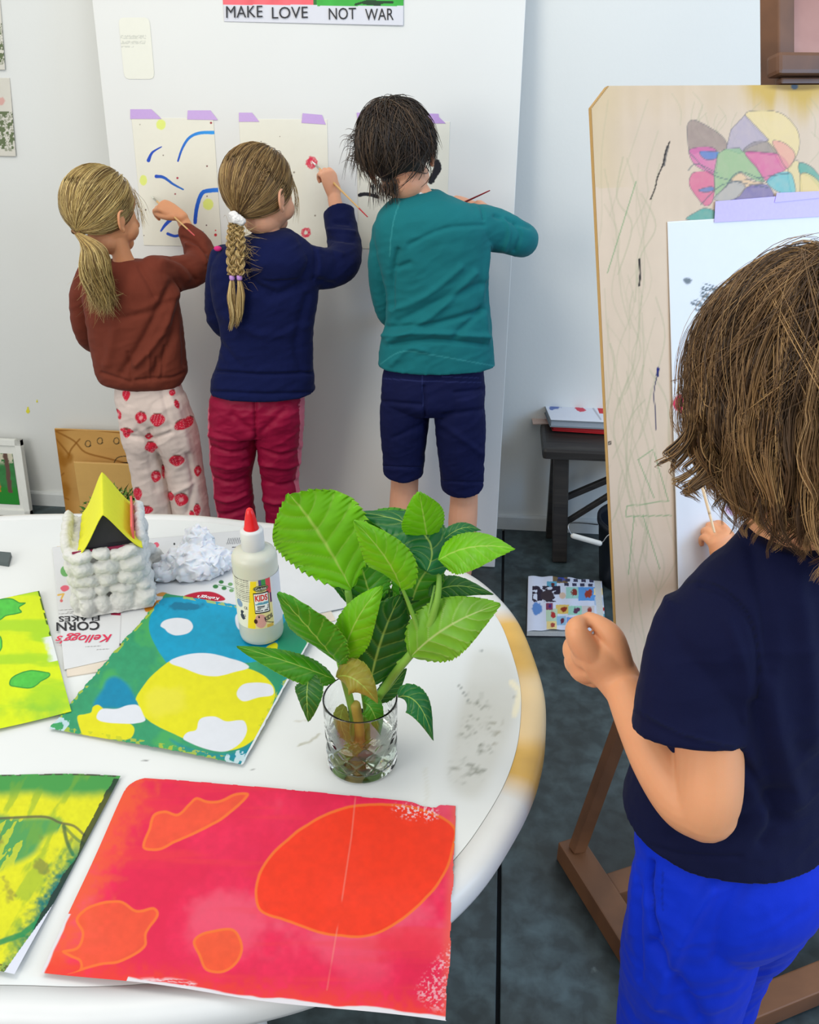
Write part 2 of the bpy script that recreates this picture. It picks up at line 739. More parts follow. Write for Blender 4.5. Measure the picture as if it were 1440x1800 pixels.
def art1(x, y, u, v, V):
    c = np.tile(cream, (len(x), 1)) * (0.97 + 0.05 * n2(x, y, 0.02))[:, None]
    jit = (n2(x, y, 0.3, 3) - 0.5) * 2.0
    for cx, cy, rx, ry in ((283, 219, 9, 10), (252, 317, 7, 10), (366, 359, 10, 11)):
        c = mix(c, lin((218, 226, 120)), 1 - sstep(0.8, 1.05, np.hypot((x - cx) / rx, (y - cy) / ry) + jit * 0.08))
    dk, lt = lin((22, 72, 180)), lin((40, 150, 225))

    def st(c, pts, w0, w1, ca, cb):
        P = cr(pts, False, 6)
        best = np.full(len(x), 1e9)
        tt = np.zeros(len(x))
        m = len(P) - 1
        for i in range(m):
            d, t = seg_d(x, y, P[i], P[i + 1])
            wv = w0 + (w1 - w0) * (i + t) / m
            q = d / wv
            k = q < best
            best[k] = q[k]
            tt[k] = ((i + t) / m)[k]
        cc = ca * (1 - tt[:, None]) + cb * tt[:, None]
        return mix(c, cc, 1 - sstep(0.85, 1.15, best + jit * 0.1))
    c = st(c, [(313, 283), (320, 262), (332, 243), (350, 234), (376, 233)], 1.6, 3.2, dk, lt)
    c = st(c, [(261, 282), (268, 268), (284, 258)], 3.2, 0.9, dk, dk)
    c = st(c, [(275, 310), (288, 312), (305, 324), (322, 333)], 3.2, 1.4, dk, lin((40, 110, 190)))
    c = st(c, [(343, 391), (346, 365), (355, 340), (370, 335), (387, 334)], 3.2, 4.0, dk, lin((30, 120, 220)))
    c = st(c, [(283, 406), (290, 396), (300, 386)], 1.6, 3.6, dk, dk)
    c = st(c, [(295, 411), (308, 415), (322, 411)], 2.6, 2.2, dk, dk)
    c = st(c, [(322, 411), (345, 408), (358, 407)], 1.0, 0.6, lin((50, 110, 190)), lin((90, 140, 190)))
    for sx, sy, r, cc in ((371, 216, 2, (150, 30, 50)), (312, 313, 2, (170, 40, 70)), (364, 292, 1.5, (120, 60, 60)), (308, 341, 1.5, (150, 60, 70)),
                          (256, 369, 1.5, (90, 70, 70)), (363, 396, 1.3, (100, 70, 70)), (379, 413, 2.6, (200, 40, 50)), (379, 405, 1.3, (210, 70, 80)),
                          (287, 273, 1.3, (140, 130, 120)), (253, 414, 1, (120, 110, 100)), (246, 219, 1.2, (170, 165, 150)), (364, 345, 1.3, (130, 100, 90))):
        c = mix(c, lin(cc), 1 - sstep(r * 0.7, r * 1.3, np.hypot(x - sx, y - sy)))
    return c


def art2(x, y, u, v, V):
    c = np.tile(cream, (len(x), 1)) * (0.97 + 0.05 * n2(x, y, 0.02))[:, None]
    r = lin((214, 48, 78))
    nn = n2(x, y, 0.35, 3, 5)
    for cx, cy, R0 in ((548, 286, 11), (538, 409, 9)):
        d = np.hypot(x - cx, (y - cy) * 0.95) / R0
        c = mix(c, r, (1 - sstep(0.85, 1.05, d + (nn - 0.5) * 0.5)) * sstep(0.12, 0.42, d + (nn - .5) * .6) * (0.55 + 0.7 * nn))
    for sx, sy, cc in ((459, 249, 1.3), (517, 303, 1.8), (492, 240, 1), (554, 379, 1.6), (470, 262, 1)):
        c = mix(c, lin((150, 140, 125)), 1 - sstep(cc * .7, cc * 1.3, np.hypot(x - sx, y - sy)))
    return c


def art3(x, y, u, v, V):
    c = np.tile(cream, (len(x), 1)) * (0.97 + 0.05 * n2(x, y, 0.02))[:, None]
    k = lin((26, 26, 34))
    nn = n2(x, y, 0.3, 3, 9)
    c = mix(c, k, 1 - sstep(0.8, 1.1, line_d(x, y, cr([(632, 343), (642, 341), (658, 344), (664, 346)], False, 4)) / 3.4 + (nn - .5) * .5))
    c = mix(c, k, 1 - sstep(0.8, 1.1, line_d(x, y, cr([(767, 286), (770, 294), (765, 305), (757, 318)], False, 4)) / 6.5 + (nn - .5) * .6))
    c = mix(c, k, 1 - sstep(0.8, 1.1, line_d(x, y, cr([(700, 300), (690, 318), (700, 335), (730, 330)], False, 4)) / 5 + (nn - .5) * .6))
    return c


p = panel_sheet('painting_sheet', (231, 207), (390, 434), art1, label='cream paper with curved blue strokes and pale yellow dots, taped to the white panel', cat='painting', group='cream painting sheets taped to the panel')
tape_on(p, [(229, 192), (266, 192), (284, 209), (229, 209)], onp)
tape_on(p, [(330, 194), (370, 194), (383, 211), (329, 210)], onp)
p = panel_sheet('painting_sheet', (420, 209), (580, 436), art2, label='cream paper with two small red blots, taped beside the navy hooded jumper', cat='painting', group='cream painting sheets taped to the panel')
tape_on(p, [(420, 198), (443, 198), (456, 214), (420, 214)], onp)
tape_on(p, [(532, 199), (566, 202), (573, 219), (530, 216)], onp)
p = panel_sheet('painting_sheet', (628, 213), (785, 440), art3, label='cream paper with black brush marks, half hidden behind the dark-haired boy', cat='painting', group='cream painting sheets taped to the panel')
tape_on(p, [(627, 198), (659, 198), (667, 215), (629, 217)], onp)
tape_on(p, [(741, 199), (771, 200), (772, 206), (784, 217), (743, 217)], onp)

# small pale card with rounded corners
cardA, cardB = (208, 31), (272, 139)


def card_fn(x, y, u, v, V):
    c = np.tile(lin((222, 221, 208)), (len(x), 1))
    for yy, a, b, h in ((65, 212, 257, 3.2), (75, 212, 256, 3), (82, 213, 235, 1.5)):
        k = (np.abs(y - yy) < h) & (x > a) & (x < b) & (n2(x, y, 0.5, 2, 3) > 0.42)
        c[k] = lin((200, 200, 188))
    return c


def rounded(r, ar):
    def f(x, y, u, v):
        a, b = np.minimum(u, 1 - u) * ar, np.minimum(v, 1 - v)
        return ~((a < r) & (b < r) & (np.hypot(r - a, r - b) > r))
    return f


cd = panel_sheet('card', cardA, cardB, card_fn, 70, 110, 'small blank off-white card with rounded corners, high on the panel left of the poster', 'card', keep=rounded(0.08, 0.62))


# poster: only the lower strip is in view
def poster_fn(x, y, u, v, V):
    n = n2(x, y, 0.05, 4, 2)
    c = np.where((u < 0.515)[:, None], lin((226, 96, 104)) * (0.8 + 0.5 * n)[:, None], lin((58, 166, 62)) * (0.85 + 0.35 * n)[:, None])
    band = y > 10.5 - (x < 558) * 2
    edge = np.abs(u - 0.515) < 0.008
    c[edge & ~band] = lin((40, 110, 50))
    d = line_d(x, y, [(625, 8), (645, 2), (690, 4), (640, 6), (668, 9)])
    c[(d < 2.0) & ~band] = lin((26, 62, 34))
    for k in range(16):
        cx, cy = 400 + 19 * k, -14 - 13 * ((k * 7) % 5)
        dd = line_d(x, y, [(cx - 9, cy), (cx + 6, cy - 5), (cx + 2, cy + 9)])
        c[(dd < 1.7) & ~band] = lin((150, 40, 55)) if cx < 552 else lin((26, 80, 34))
    c[band] = lin((208, 208, 214))
    return c


A, B = onp(393, 0, 0.0015), onp(712, 0, 0.0015)
bl, br = onp(394, 38, 0.0015), onp(709, 45, 0.0045)
sB = (bl - pnl(0, 0)) @ PUP
c4 = [pnl(bl[0], sB + 0.36, 0.0015), pnl(br[0], sB + 0.36, 0.0015), br, bl]
po = sheet('poster', quad_pts(c4, 330, 240), poster_fn, n=PN, thick=0.0006)
tagit(po, 'red and green poster with a grey lettered band, top of the panel', 'poster')


def lettering(parent, body, cx, cy, w, h, onfn, m, rot=0.0, shear=0.0, offset=0.0, name='lettering', flip=False, space=1.0, warp=None):
    """word written flat on a surface; w,h are its extent"""
    P, Fc = text_geo(body, 1.0, shear, offset, 1.0, space)
    mn, mx = P.min(0), P.max(0)
    P = (P - (mn + mx) / 2) / (mx - mn) * np.array([w, h])
    if flip:
        P = -P
    ca, sa = math.cos(rot), math.sin(rot)
    V = []
    for a, b in P:
        x_, y_ = cx + a * ca + b * sa, cy - (b * ca - a * sa)
        if warp: x_, y_ = warp(x_, y_)
        V.append(onfn(x_, y_))
    return mk(name, np.array(V), Fc, m, parent, smooth=False)


ink = mat('black_ink', (34, 34, 38), 0.6, var=0.15, scale=200)
onpe = lambda x, y: onp(x, y, 0.006)
for wd, cx, w_ in (('MAKE', 429.5, 64), ('LOVE', 509.5, 63), ('NOT', 602, 48), ('WAR', 667, 50)):
    lettering(po, wd, cx, 20.5 + (cx - 430) * 0.02, w_, 20.5, onpe, ink, rot=-0.018, offset=0.0)

# ================================================================== THINGS ON AND AGAINST THE WALL
WN = np.array([0, -1.0, 0])


def wall_pt(x, y, e=0.0):
    return aty(x, y, WALLY - e)


def flora(x, y, u, v, V):
    c = np.tile(lin((206, 202, 190)), (len(x), 1)) * (0.97 + 0.06 * n2(x, y, .05))[:, None]
    n = n2(V[:, 0], V[:, 2], 120, 3, 4)
    k = (v > 0.42) & (v < 0.9) & (n > 0.5)
    c[k] = lin((96, 108, 74))
    k = (v > 0.42) & (v < 0.93) & (n < 0.33)
    c[k] = lin((150, 152, 132))
    d = np.hypot(x - 1, (y - 178)) / 8
    return mix(c, lin((206, 160, 150)), 1 - sstep(.8, 1.1, d + (n - .5) * .6))


for tr, brr, lab in (((17, 137), (28, 275), 'pale botanical print with grey-green leaves, the lower of two on the left wall edge'),
                     ((-1, -20), (9, 123), 'pale botanical print with grey-green leaves, the upper of two on the left wall edge')):
    a, b = wall_pt(*tr, 0.0015), wall_pt(*brr, 0.006)
    zt, zb, xr = a[2], b[2], (a[0] + b[0]) / 2
    c4 = [np.array([xr - 0.21, a[1], zt]), np.array([a[0], a[1], zt]), np.array([b[0], b[1], zb]), np.array([xr - 0.22, a[1], zb])]
    tagit(sheet('botanical_print', quad_pts(c4, 90, 110), flora, n=WN), lab, 'picture', 'botanical prints on the left wall')

# white framed picture on the floor, left edge
t = empty('framed_picture', (-1.93, 2.66, 0), 'white framed green and orange painting standing on the floor against the wall, far left', 'picture')
tr = aty(37, 773, 2.665)
xr, zt = tr[0], tr[2]
xl = xr - 0.36
th = math.radians(9)
lean = lambda X, s, e=0.0: np.array([X, 2.62 + math.sin(th) * s, math.cos(th) * s]) + np.array([0, -math.cos(th), math.sin(th)]) * e
H_ = zt / math.cos(th)
Rl = np.c_[(1, 0, 0), (0, math.cos(th), -math.sin(th)), (0, math.sin(th), math.cos(th))]
f = MB()
wf = 0.012
for cx, cs, hx, hs in (((xl + xr) / 2, H_ - wf, (xr - xl) / 2, wf), ((xl + xr) / 2, wf, (xr - xl) / 2, wf), (xl + wf, H_ / 2, wf, H_ / 2), (xr - wf, H_ / 2, wf, H_ / 2)):
    f.add(*box(lean(cx, cs), (hx, 0.011, hs), Rl, 0.002))
f.build('frame', [mat('white_frame', (224, 224, 216), 0.45)], t)
m_ = MB()
m_.add(*box(lean((xl + xr) / 2, H_ / 2, 0.0), (((xr - xl) / 2 - 0.006), 0.004, H_ / 2 - 0.006), Rl))
m_.build('mount_board', [mat('mount_board', (222, 222, 214), 0.8)], t)


def forest(x, y, u, v, V):
    n = n2(V[:, 0], V[:, 2], 60, 4, 3)
    c = np.tile(lin((52, 120, 62)), (len(x), 1)) * (0.7 + 0.6 * n)[:, None]
    c = mix(c, lin((34, 130, 40)), sstep(.62, .7, v))
    c = mix(c, lin((200, 195, 170)), (1 - sstep(.12, .25, v)) * (n > .5))
    for k, w_ in ((0.9, .035), (0.71, .05), (0.42, .06), (.15, .04)):
        c = mix(c, lin((214, 110, 40)) if k < .85 else lin((96, 70, 60)), (1 - sstep(w_ * .7, w_ * 1.2, np.abs(u - k + (n - .5) * .05))) * (v < 0.7 + n * .1))
    return c


c4 = [lean(xl + 0.045, H_ - 0.055, 0.006), lean(xr - 0.04, H_ - 0.055, 0.006), lean(xr - 0.04, 0.045, 0.006), lean(xl + 0.045, 0.045, 0.006)]
sheet('artwork', quad_pts(c4, 90, 90), forest, t, n=(0, -1, 0))


# stained wooden board leaning on the wall
def stained(x, y, u, v, V):
    n = fbm(np.c_[V[:, 0] * 6, V[:, 2] * 18, V[:, 1] * 0], 5, 8)
    c = np.tile(lin((196, 150, 84)), (len(x), 1)) * (0.85 + 0.3 * n)[:, None]
    c = mix(c, lin((160, 104, 30)), (1 - sstep(0, .12, u)) * .8)
    st = lin((140, 88, 26))
    for P in ([(93, 765), (110, 785), (122, 800)], [(98, 758), (130, 775), (150, 795), (190, 806), (225, 815)], [(100, 757), (150, 755), (225, 762)],
              [(140, 772), (125, 790), (120, 805)], [(96, 845), (102, 868), (120, 878)], [(104, 870), (106, 888)], [(96, 846), (112, 832)]):
        c = mix(c, st, (1 - sstep(.9, 2.1, line_d(x, y, cr(P, False, 5)))) * .8)
    for cx, cy, r in ((104, 805, 13), (122, 805, 9), (113, 812, 9), (112, 862, 12)):
        d = np.hypot((x - cx) / r, (y - cy) / (r * 1.5))
        c = mix(c, lin((150, 96, 22)), (1 - sstep(.4, 1.1, d + (n - .5) * .9)) * .75)
    pen = lin((70, 60, 40))
    for cx, cy in ((155, 780), (176, 775), (205, 775), (221, 778)):
        P = [(cx + 6 * math.cos(a) * (1 - .05 * a), cy + 5.5 * math.sin(a)) for a in np.linspace(0.6, 7.6, 20)]
        c = mix(c, pen, 1 - sstep(.4, 1.1, line_d(x, y, P)))
    c = mix(c, pen, 1 - sstep(.5, 1.2, line_d(x, y, cr([(200, 815), (206, 805), (220, 802), (232, 806)], False, 5))))
    c = mix(c, lin((30, 30, 28)), 1 - sstep(.7, 1.1, np.hypot((x - 228) / 18, (y - 815) / 3)))
    return c


def leaner(name, x0, x1, ybot, H_, thd, fn, thick, label, cat, nu=200, nv=160, edge=(206, 160, 90)):
    th = math.radians(thd)
    up = np.array([0, math.sin(th), math.cos(th)])
    nn = np.array([0, -math.cos(th), math.sin(th)])
    b = np.array([0, ybot, 0.0]) + nn * 0
    P = lambda X, s, e=0: np.array([X, ybot, 0.0]) + up * s + nn * e
    t = empty(name, ((x0 + x1) / 2, ybot, 0), label, cat)
    Rl = np.c_[(1, 0, 0), -nn, up]
    q = MB()
    q.add(*box(P((x0 + x1) / 2, H_ / 2 + 0.001, -thick / 2), ((x1 - x0) / 2, thick / 2, H_ / 2), Rl, 0.001))
    q.build('backing', [mat(name + '_edge', edge, 0.6, bump=0.2)], t)
    sheet('painted_face', quad_pts([P(x0 + .001, H_ - .001, .0008), P(x1 - .001, H_ - .001, .0008), P(x1 - .001, .002, .0008), P(x0 + .001, .002, .0008)], nu, nv), fn, t, m=VC_MATTE, n=nn)
    return t


a = aty(88, 752, 2.68)
leaner('wooden_board', a[0] + 0.02, a[0] + 0.56, 2.625, a[2] / math.cos(math.radians(8)), 8, stained, 0.008,
       'brown-stained wooden board with scribbled loops leaning on the wall behind the clay house', 'board')
a = aty(129, 812, 2.6)


def plainply(x, y, u, v, V):
    return np.tile(lin((206, 164, 96)), (len(x), 1)) * (0.94 + 0.12 * fbm(np.c_[V[:, 0] * 8, V[:, 2] * 30, V[:, 1] * 0], 4))[:, None]


leaner('plywood_offcut', a[0] + 0.0, a[0] + 0.36, 2.575, a[2] / math.cos(math.radians(7)), 6, plainply, 0.006,
       'smaller plain tan plywood sheet leaning in front of the stained board', 'board', 80, 60)

# potted plant behind the clay house
pc = np.array([aty(205, 860, 2.30)[0] - 0.02, 2.30, 0.0])
t = empty('potted_plant', pc, 'small bushy potted plant with narrow green leaves on the floor behind the clay house', 'plant')
q = MB()
q.add(*lathe(pc, [(0.045, 0.0), (0.05, 0.01), (0.062, 0.12), (0.066, 0.122), (0.066, 0.135), (0.058, 0.135), (0.056, 0.11), (0.001, 0.11)], 32))
q.build('pot', [mat('dark_pot', (40, 44, 40), 0.5)], t, smooth=True)
q = MB()
cols = []
gr = [lin((70, 120, 48)), lin((110, 150, 70)), lin((44, 86, 36)), lin((150, 170, 110))]
for k in range(620):
    d = rng.normal(size=3)
    d /= np.linalg.norm(d)
    d[2] = abs(d[2]) * 1.0 - 0.12
    r_ = 0.06 + 0.05 * rng.random()
    b0 = pc + np.array([0, 0, 0.19]) + d * np.array([r_ * 1.0, r_ * 0.8, r_ * 1.15])
    dr = d + rng.normal(size=3) * 0.7
    dr /= np.linalg.norm(dr)
    sd = np.cross(dr, rng.normal(size=3))
    sd /= np.linalg.norm(sd) + 1e-9
    L_, w_ = 0.018 + 0.014 * rng.random(), 0.0035
    V = [b0, b0 + dr * L_ * .4 + sd * w_, b0 + dr * L_, b0 + dr * L_ * .4 - sd * w_]
    q.add(V, [[0, 1, 2, 3]])
    cols += [gr[rng.integers(0, 4)] * (0.8 + 0.4 * rng.random())] * 4
lf = q.build('foliage', [VC_MATTE], t, cols=np.array(cols))
q = MB()
for k in range(16):
    a_ = rng.random() * 6.28
    e_ = pc + np.array([0.06 * math.cos(a_), 0.06 * math.sin(a_), 0.2 + 0.03 * rng.random()])
    q.add(*tube([pc + np.array([0.01 * math.cos(a_), 0.01 * math.sin(a_), 0.108]), (pc + e_) / 2 + np.array([0, 0, 0.06]), e_], 0.0012, seg=5, sub=3, cap=False))
q.build('stems', [mat('thin_stem', (80, 96, 50), 0.7)], t)

# ================================================================== BENCH, BOOKS, BUCKET
BT = 0.435
t = empty('bench', (0.72, 2.58, 0), 'dark wooden bench against the wall, carrying a pile of books', 'bench')
m_bench = wood('dark_bench_wood', (26, 24, 24), (50, 46, 42), 0.45, 4, (1, 14, 14))
q = MB()
q.add(*box((0.72, 2.585, BT - 0.02), (0.55, 0.115, 0.02), None, 0.012))
q.build('bench_top', [m_bench], t)
for sx in (0, 1):
    for sy in (-1, 1):
        top = np.array([0.235 + (0.97 if sx else 0), 2.585 + sy * 0.05, BT - 0.038])
        bot = np.array([0.215 + (1.01 if sx else 0) + (0.045 if sy < 0 else 0.03), 2.585 + sy * 0.085, 0.0])
        q = MB()
        V, Fc = bar(top, bot + np.array([0, 0, 0.002]), 0.05, 0.035, (1, 0, 0), 0.004)
        V[:, 2] = np.maximum(V[:, 2], 0.0)
        q.add(V, Fc)
        q.build('leg', [m_bench], t)
for a_, b_, w_ in (((0.26, 2.585, 0.2), (0.62, 2.585, BT - 0.035), 0.02), ((0.25, 2.545, 0.11), (0.60, 2.545, BT - 0.035), 0.018), ((1.18, 2.585, 0.2), (0.82, 2.585, BT - 0.035), 0.02)):
    q = MB()
    q.add(*bar(a_, b_, w_, w_))
    q.build('brace', [m_bench], t)


def book(name, tl, tr_, br_, bl_, z0, z1, cover, fn, label, cat='book', pages=(205, 200, 190), group=None, edge=None):
    """closed book: cover boards, page block and printed top"""
    c = [atz(*p_, z1) for p_ in (tl, tr_, br_, bl_)]
    ctr = sum(c) / 4
    t = empty(name, (ctr[0], ctr[1], z0), label, cat, group)
    flat = lambda k, z: np.array([ctr[0] + (k[0] - ctr[0]), ctr[1] + (k[1] - ctr[1]), z])

    def slab(za, zb, ins):
        V = []
        for z in (za, zb):
            for k in c:
                d = (ctr - k)[:2]
                d = d / np.linalg.norm(d) * ins
                V.append((k[0] + d[0], k[1] + d[1], z))
        return V, [[0, 1, 2, 3][::-1], [4, 5, 6, 7]] + [[i, (i + 1) % 4, 4 + (i + 1) % 4, 4 + i] for i in range(4)]
    q = MB()
    q.add(*slab(z0, z0 + 0.003, 0))
    q.add(*slab(z1 - 0.003, z1, 0))
    q.build('cover', [mat(name + '_cover', cover, 0.4, var=0.05)], t)
    q = MB()
    q.add(*slab(z0 + 0.0025, z1 - 0.0025, 0.006))
    q.build('pages', [mat(name + '_pages', edge or pages, 0.8, var=0.08, scale=200)], t)
    if fn:
        cc = [flat(k + (ctr - k) * 0.01, z1 + 0.0006) for k in c]
        sheet('cover_print', quad_pts(cc, 150, 110), fn, t)
    return t


# pinkish card sticking out beneath the books
q = MB()
cc = [atz(932, 720, BT + 0.004), atz(962, 712, BT + 0.004), atz(1000, 742, BT + 0.004), atz(937, 745, BT + 0.004)]
V = [tuple(k) for k in cc] + [(k[0], k[1], BT + 0.0005) for k in cc]
q.add(V, [[0, 1, 2, 3], [7, 6, 5, 4]] + [[i, 4 + i, 4 + (i + 1) % 4, (i + 1) % 4] for i in range(4)])
tagit(q.build('card_sheet', [mat('pink_card', (196, 172, 160), 0.8)]), 'pinkish brown card sticking out under the books on the bench', 'card')
book('red_book', (950, 700), (1090, 703), (1110, 757), (972, 748), BT + 0.005, BT + 0.024, (176, 30, 36), None,
     'thick red book lying under the illustrated one on the bench', edge=(168, 28, 34))


def bookcover(x, y, u, v, V):
    c = np.tile(lin((208, 212, 222)), (len(x), 1))
    c = mix(c, lin((120, 136, 140)), 1 - sstep(.07, .1, v))
    n = n2(x, y, .25, 3, 3)
    c = mix(c, lin((60, 90, 160)), (1 - sstep(.7, 1.05, np.hypot((x - 975) / 12, (y - 716) / 5) + (n - .5))) * .9)
    c = mix(c, lin((80, 120, 170)), (1 - sstep(.7, 1.05, np.hypot((x - 995) / 22, (y - 711) / 3) + (n - .5))) * .9)
    c = mix(c, lin((70, 120, 110)), (1 - sstep(.7, 1.05, np.hypot((x - 1008) / 12, (y - 706) / 5) + (n - .5) * 2)) * .8)
    c = mix(c, lin((196, 60, 80)), 1 - sstep(.8, 1.05, np.hypot((x - 1021) / 11, (y - 720 - (x - 1021) * .2) / 4) + (n - .5) * .6))
    c = mix(c, lin((200, 150, 180)), (1 - sstep(.7, 1.05, np.hypot((x - 1022) / 9, (y - 708) / 4) + (n - .5))) * .8)
    k = (np.abs(y - 701) < 3) & (x > 962) & (x < 976) & (n2(x, y, .9, 1, 5) > .5)
    c[k] = lin((110, 120, 130))
    c = mix(c, lin((150, 150, 158)), (1 - sstep(1, 2, line_d(x, y, [(1043, 718), (1056, 737)]))) * .7)
    c = mix(c, lin((190, 40, 50)), (x > 1052 + (y - 722) * .3) & (y > 716) & (y < 727))
    return c


book('illustrated_book', (948, 690), (1060, 694), (1078, 743), (968, 738), BT + 0.0245, BT + 0.05, (120, 128, 134), bookcover,
     'pale book with a colourful painted cover, topmost on the bench', edge=(150, 158, 166))

# bucket
bc = np.array([0.485, 2.40, 0.0])
t = empty('bucket', bc, 'black plastic bucket with a white handle grip on the floor under the bench', 'bucket')
m_bk = mat('black_plastic', (24, 28, 36), 0.35, var=0.1)
q = MB()
r0, r1, hb = 0.098, 0.122, 0.235
q.add(*lathe(bc, [(0.001, 0.002), (r0 - .004, 0.0), (r0, 0.004), (r1, hb - .02), (r1 + .005, hb - .018), (r1 + .006, hb), (r1 - .004, hb), (r1 - .006, hb - .02), (r0 - .005, 0.01), (0.001, 0.01)], 56))
q.build('bucket_body', [m_bk], t, smooth=True)
hp = [bc + np.array([-0.126, -0.01, hb - .03])]
g0, g1 = aty(1008, 942, 2.245), aty(1054, 955, 2.245)
hp = [bc + np.array([-0.124, 0, hb - .03]), np.array([g0[0] - .01, 2.27, g0[2] + .03]), g0, g1, np.array([g1[0] + 0.05, 2.27, g1[2] + 0.03]), bc + np.array([0.124, 0, hb - .03])]
q = MB()
q.add(*tube(hp, 0.0018, seg=8))
bh = q.build('bail', [mat('steel_wire', (160, 160, 160), 0.3, metal=1.0)], t, smooth=True)
q = MB()
q.add(*tube([g0, g1], 0.0085, seg=14, sub=4))
q.build('grip', [mat('white_grip', (206, 204, 198), 0.5)], t, smooth=True)

# open book on the floor
c4 = [atz(929, 1011, 0.022), atz(1058, 1021, 0.018), atz(1066, 1112, 0.018), atz(927, 1107, 0.024)]
ctr = sum(c4) / 4
t = empty('open_book', (ctr[0], ctr[1], 0), 'open picture book with rows of small framed images on the floor by the bench', 'book')
q = MB()
V = []
for z, s in ((0.001, 1.0), (0.017, 1.0)):
    for k in c4:
        V.append((ctr[0] + (k[0] - ctr[0]) * s, ctr[1] + (k[1] - ctr[1]) * s, z))
q.add(V, [[3, 2, 1, 0], [4, 5, 6, 7]] + [[i, (i + 1) % 4, 4 + (i + 1) % 4, 4 + i] for i in range(4)])
q.build('page_block', [mat('page_edges', (200, 202, 200), 0.8, var=0.15, scale=300)], t)
q = MB()
V = []
for z in (0.0, 0.0022):
    for k in c4:
        V.append((ctr[0] + (k[0] - ctr[0]) * 1.03, ctr[1] + (k[1] - ctr[1]) * 1.03, z))
q.add(V, [[3, 2, 1, 0], [4, 5, 6, 7]] + [[i, (i + 1) % 4, 4 + (i + 1) % 4, 4 + i] for i in range(4)])
q.build('cover', [mat('dark_cover', (34, 38, 44), 0.5)], t)
tiles = [(985, 1017, 13, 8, (120, 100, 70), (60, 80, 170)), (970, 1027, 9, 5, (90, 160, 190), (90, 40, 40)), (1007, 1042, 12, 10, (150, 200, 190), (130, 50, 40)),
         (1032, 1044, 15, 12, (90, 150, 215), (150, 60, 45)), (1052, 1040, 8, 6, (235, 215, 160), (170, 80, 50)), (1053, 1057, 8, 7, (170, 190, 215), (120, 40, 40)),
         (989, 1071, 12, 8, (214, 184, 100), (140, 50, 30)), (1011, 1073, 12, 8, (150, 200, 180), (90, 50, 80)), (1034, 1073, 11, 8, (200, 196, 196), (150, 60, 50)),
         (970, 1081, 10, 11, (180, 205, 180), (170, 50, 50)), (987, 1091, 8, 8, (140, 180, 210), (100, 40, 60)), (1003, 1090, 7, 5, (110, 150, 215), (90, 40, 50)),
         (970, 1099, 9, 7, (225, 205, 140), (160, 70, 60)), (966, 1066, 6, 6, (130, 60, 90), (60, 40, 110)), (1058, 1084, 6, 5, (90, 160, 180), (60, 110, 130)),
         (1057, 1071, 6, 3, (190, 60, 60), (150, 40, 40))]


def pages(x, y, u, v, V):
    c = np.tile(lin((205, 212, 230)), (len(x), 1))
    n = n2(x, y, .3, 3, 3)
    for cx, cy, hx, hy, a, b in tiles:
        k = (np.abs(x - cx) < hx) & (np.abs(y - cy) < hy)
        c[k] = lin(a)
        d = np.hypot((x - cx - hx * .2) / (hx * .45), (y - cy) / (hy * .6))
        c = mix(c, lin(b), (1 - sstep(.8, 1.1, d + (n - .5) * 1.2)))
    for r_, x0, x1 in ((1019.5, 980, 1052), (1027, 992, 1045)):
        k = (np.abs(y - r_ - (x - 985) * .03) < 2.6) & (((x - x0) % 14) < 8) & (x > x0) & (x < x1)
        c[k] = lin((60, 60, 84))
    k = (x > 936) & (x < 990) & (y > 1030) & (y < 1058)
    kk = k & (n2(x, y, .12, 3, 7) > .47) & (x < 985)
    c[kk] = lin((48, 40, 56))
    c = mix(c, lin((60, 50, 58)), 1 - sstep(.9, 1.1, np.hypot((x - 962) / 12, (y - 1047) / 9)))
    c = mix(c, lin((206, 180, 160)), 1 - sstep(.8, 1.1, np.hypot((x - 989) / 6, (y - 1047) / 6)))
    c = mix(c, lin((60, 120, 190)), (1 - sstep(.8, 1.1, np.hypot((x - 944) / 9, (y - 1070) / 11) + (n - .5) * .5)) * .9)
    return c


P = quad_pts(c4, 150, 110)
u_ = np.linspace(0, 1, 150)[None, :]
P[:, :, 2] = 0.018 + 0.010 * np.sin(np.clip(u_ * 1.15, 0, 1) * math.pi) * np.linspace(.5, 1, 110)[:, None] + 0.002 * np.sin(u_ * 25)
sheet('printed_page', P, pages, t, thick=0.0008)
# ================================================================== TABLE
TZ = 0.72
groove_px = [(803, 1508), (853, 1438), (887, 1380), (908, 1320), (914, 1282), (917, 1223), (912, 1190), (897, 1139), (875, 1086), (831, 1036), (792.5, 1010),
             (700, 974), (600, 950), (487, 932), (425, 926), (300, 914), (125, 901.5), (0, 899)]
front_px = [(0, 1731), (100, 1735), (200, 1733), (330, 1722), (460, 1700), (600, 1655), (720, 1580)]
R2 = lambda p: np.array([p[0] * math.cos(YAW) + p[1] * math.sin(YAW), -p[0] * math.sin(YAW) + p[1] * math.cos(YAW)])
R2i = lambda p: np.array([p[0] * math.cos(YAW) - p[1] * math.sin(YAW), p[0] * math.sin(YAW) + p[1] * math.cos(YAW)])
half = [R2(atz(x, y, TZ)) for x, y in front_px + groove_px]
XC = -0.62
right = [h for h in half if h[0] > XC + 0.02]
mir = [np.array([2 * XC - h[0], h[1]]) for h in right[::-1]]
out = cr(right + mir, True, 30)
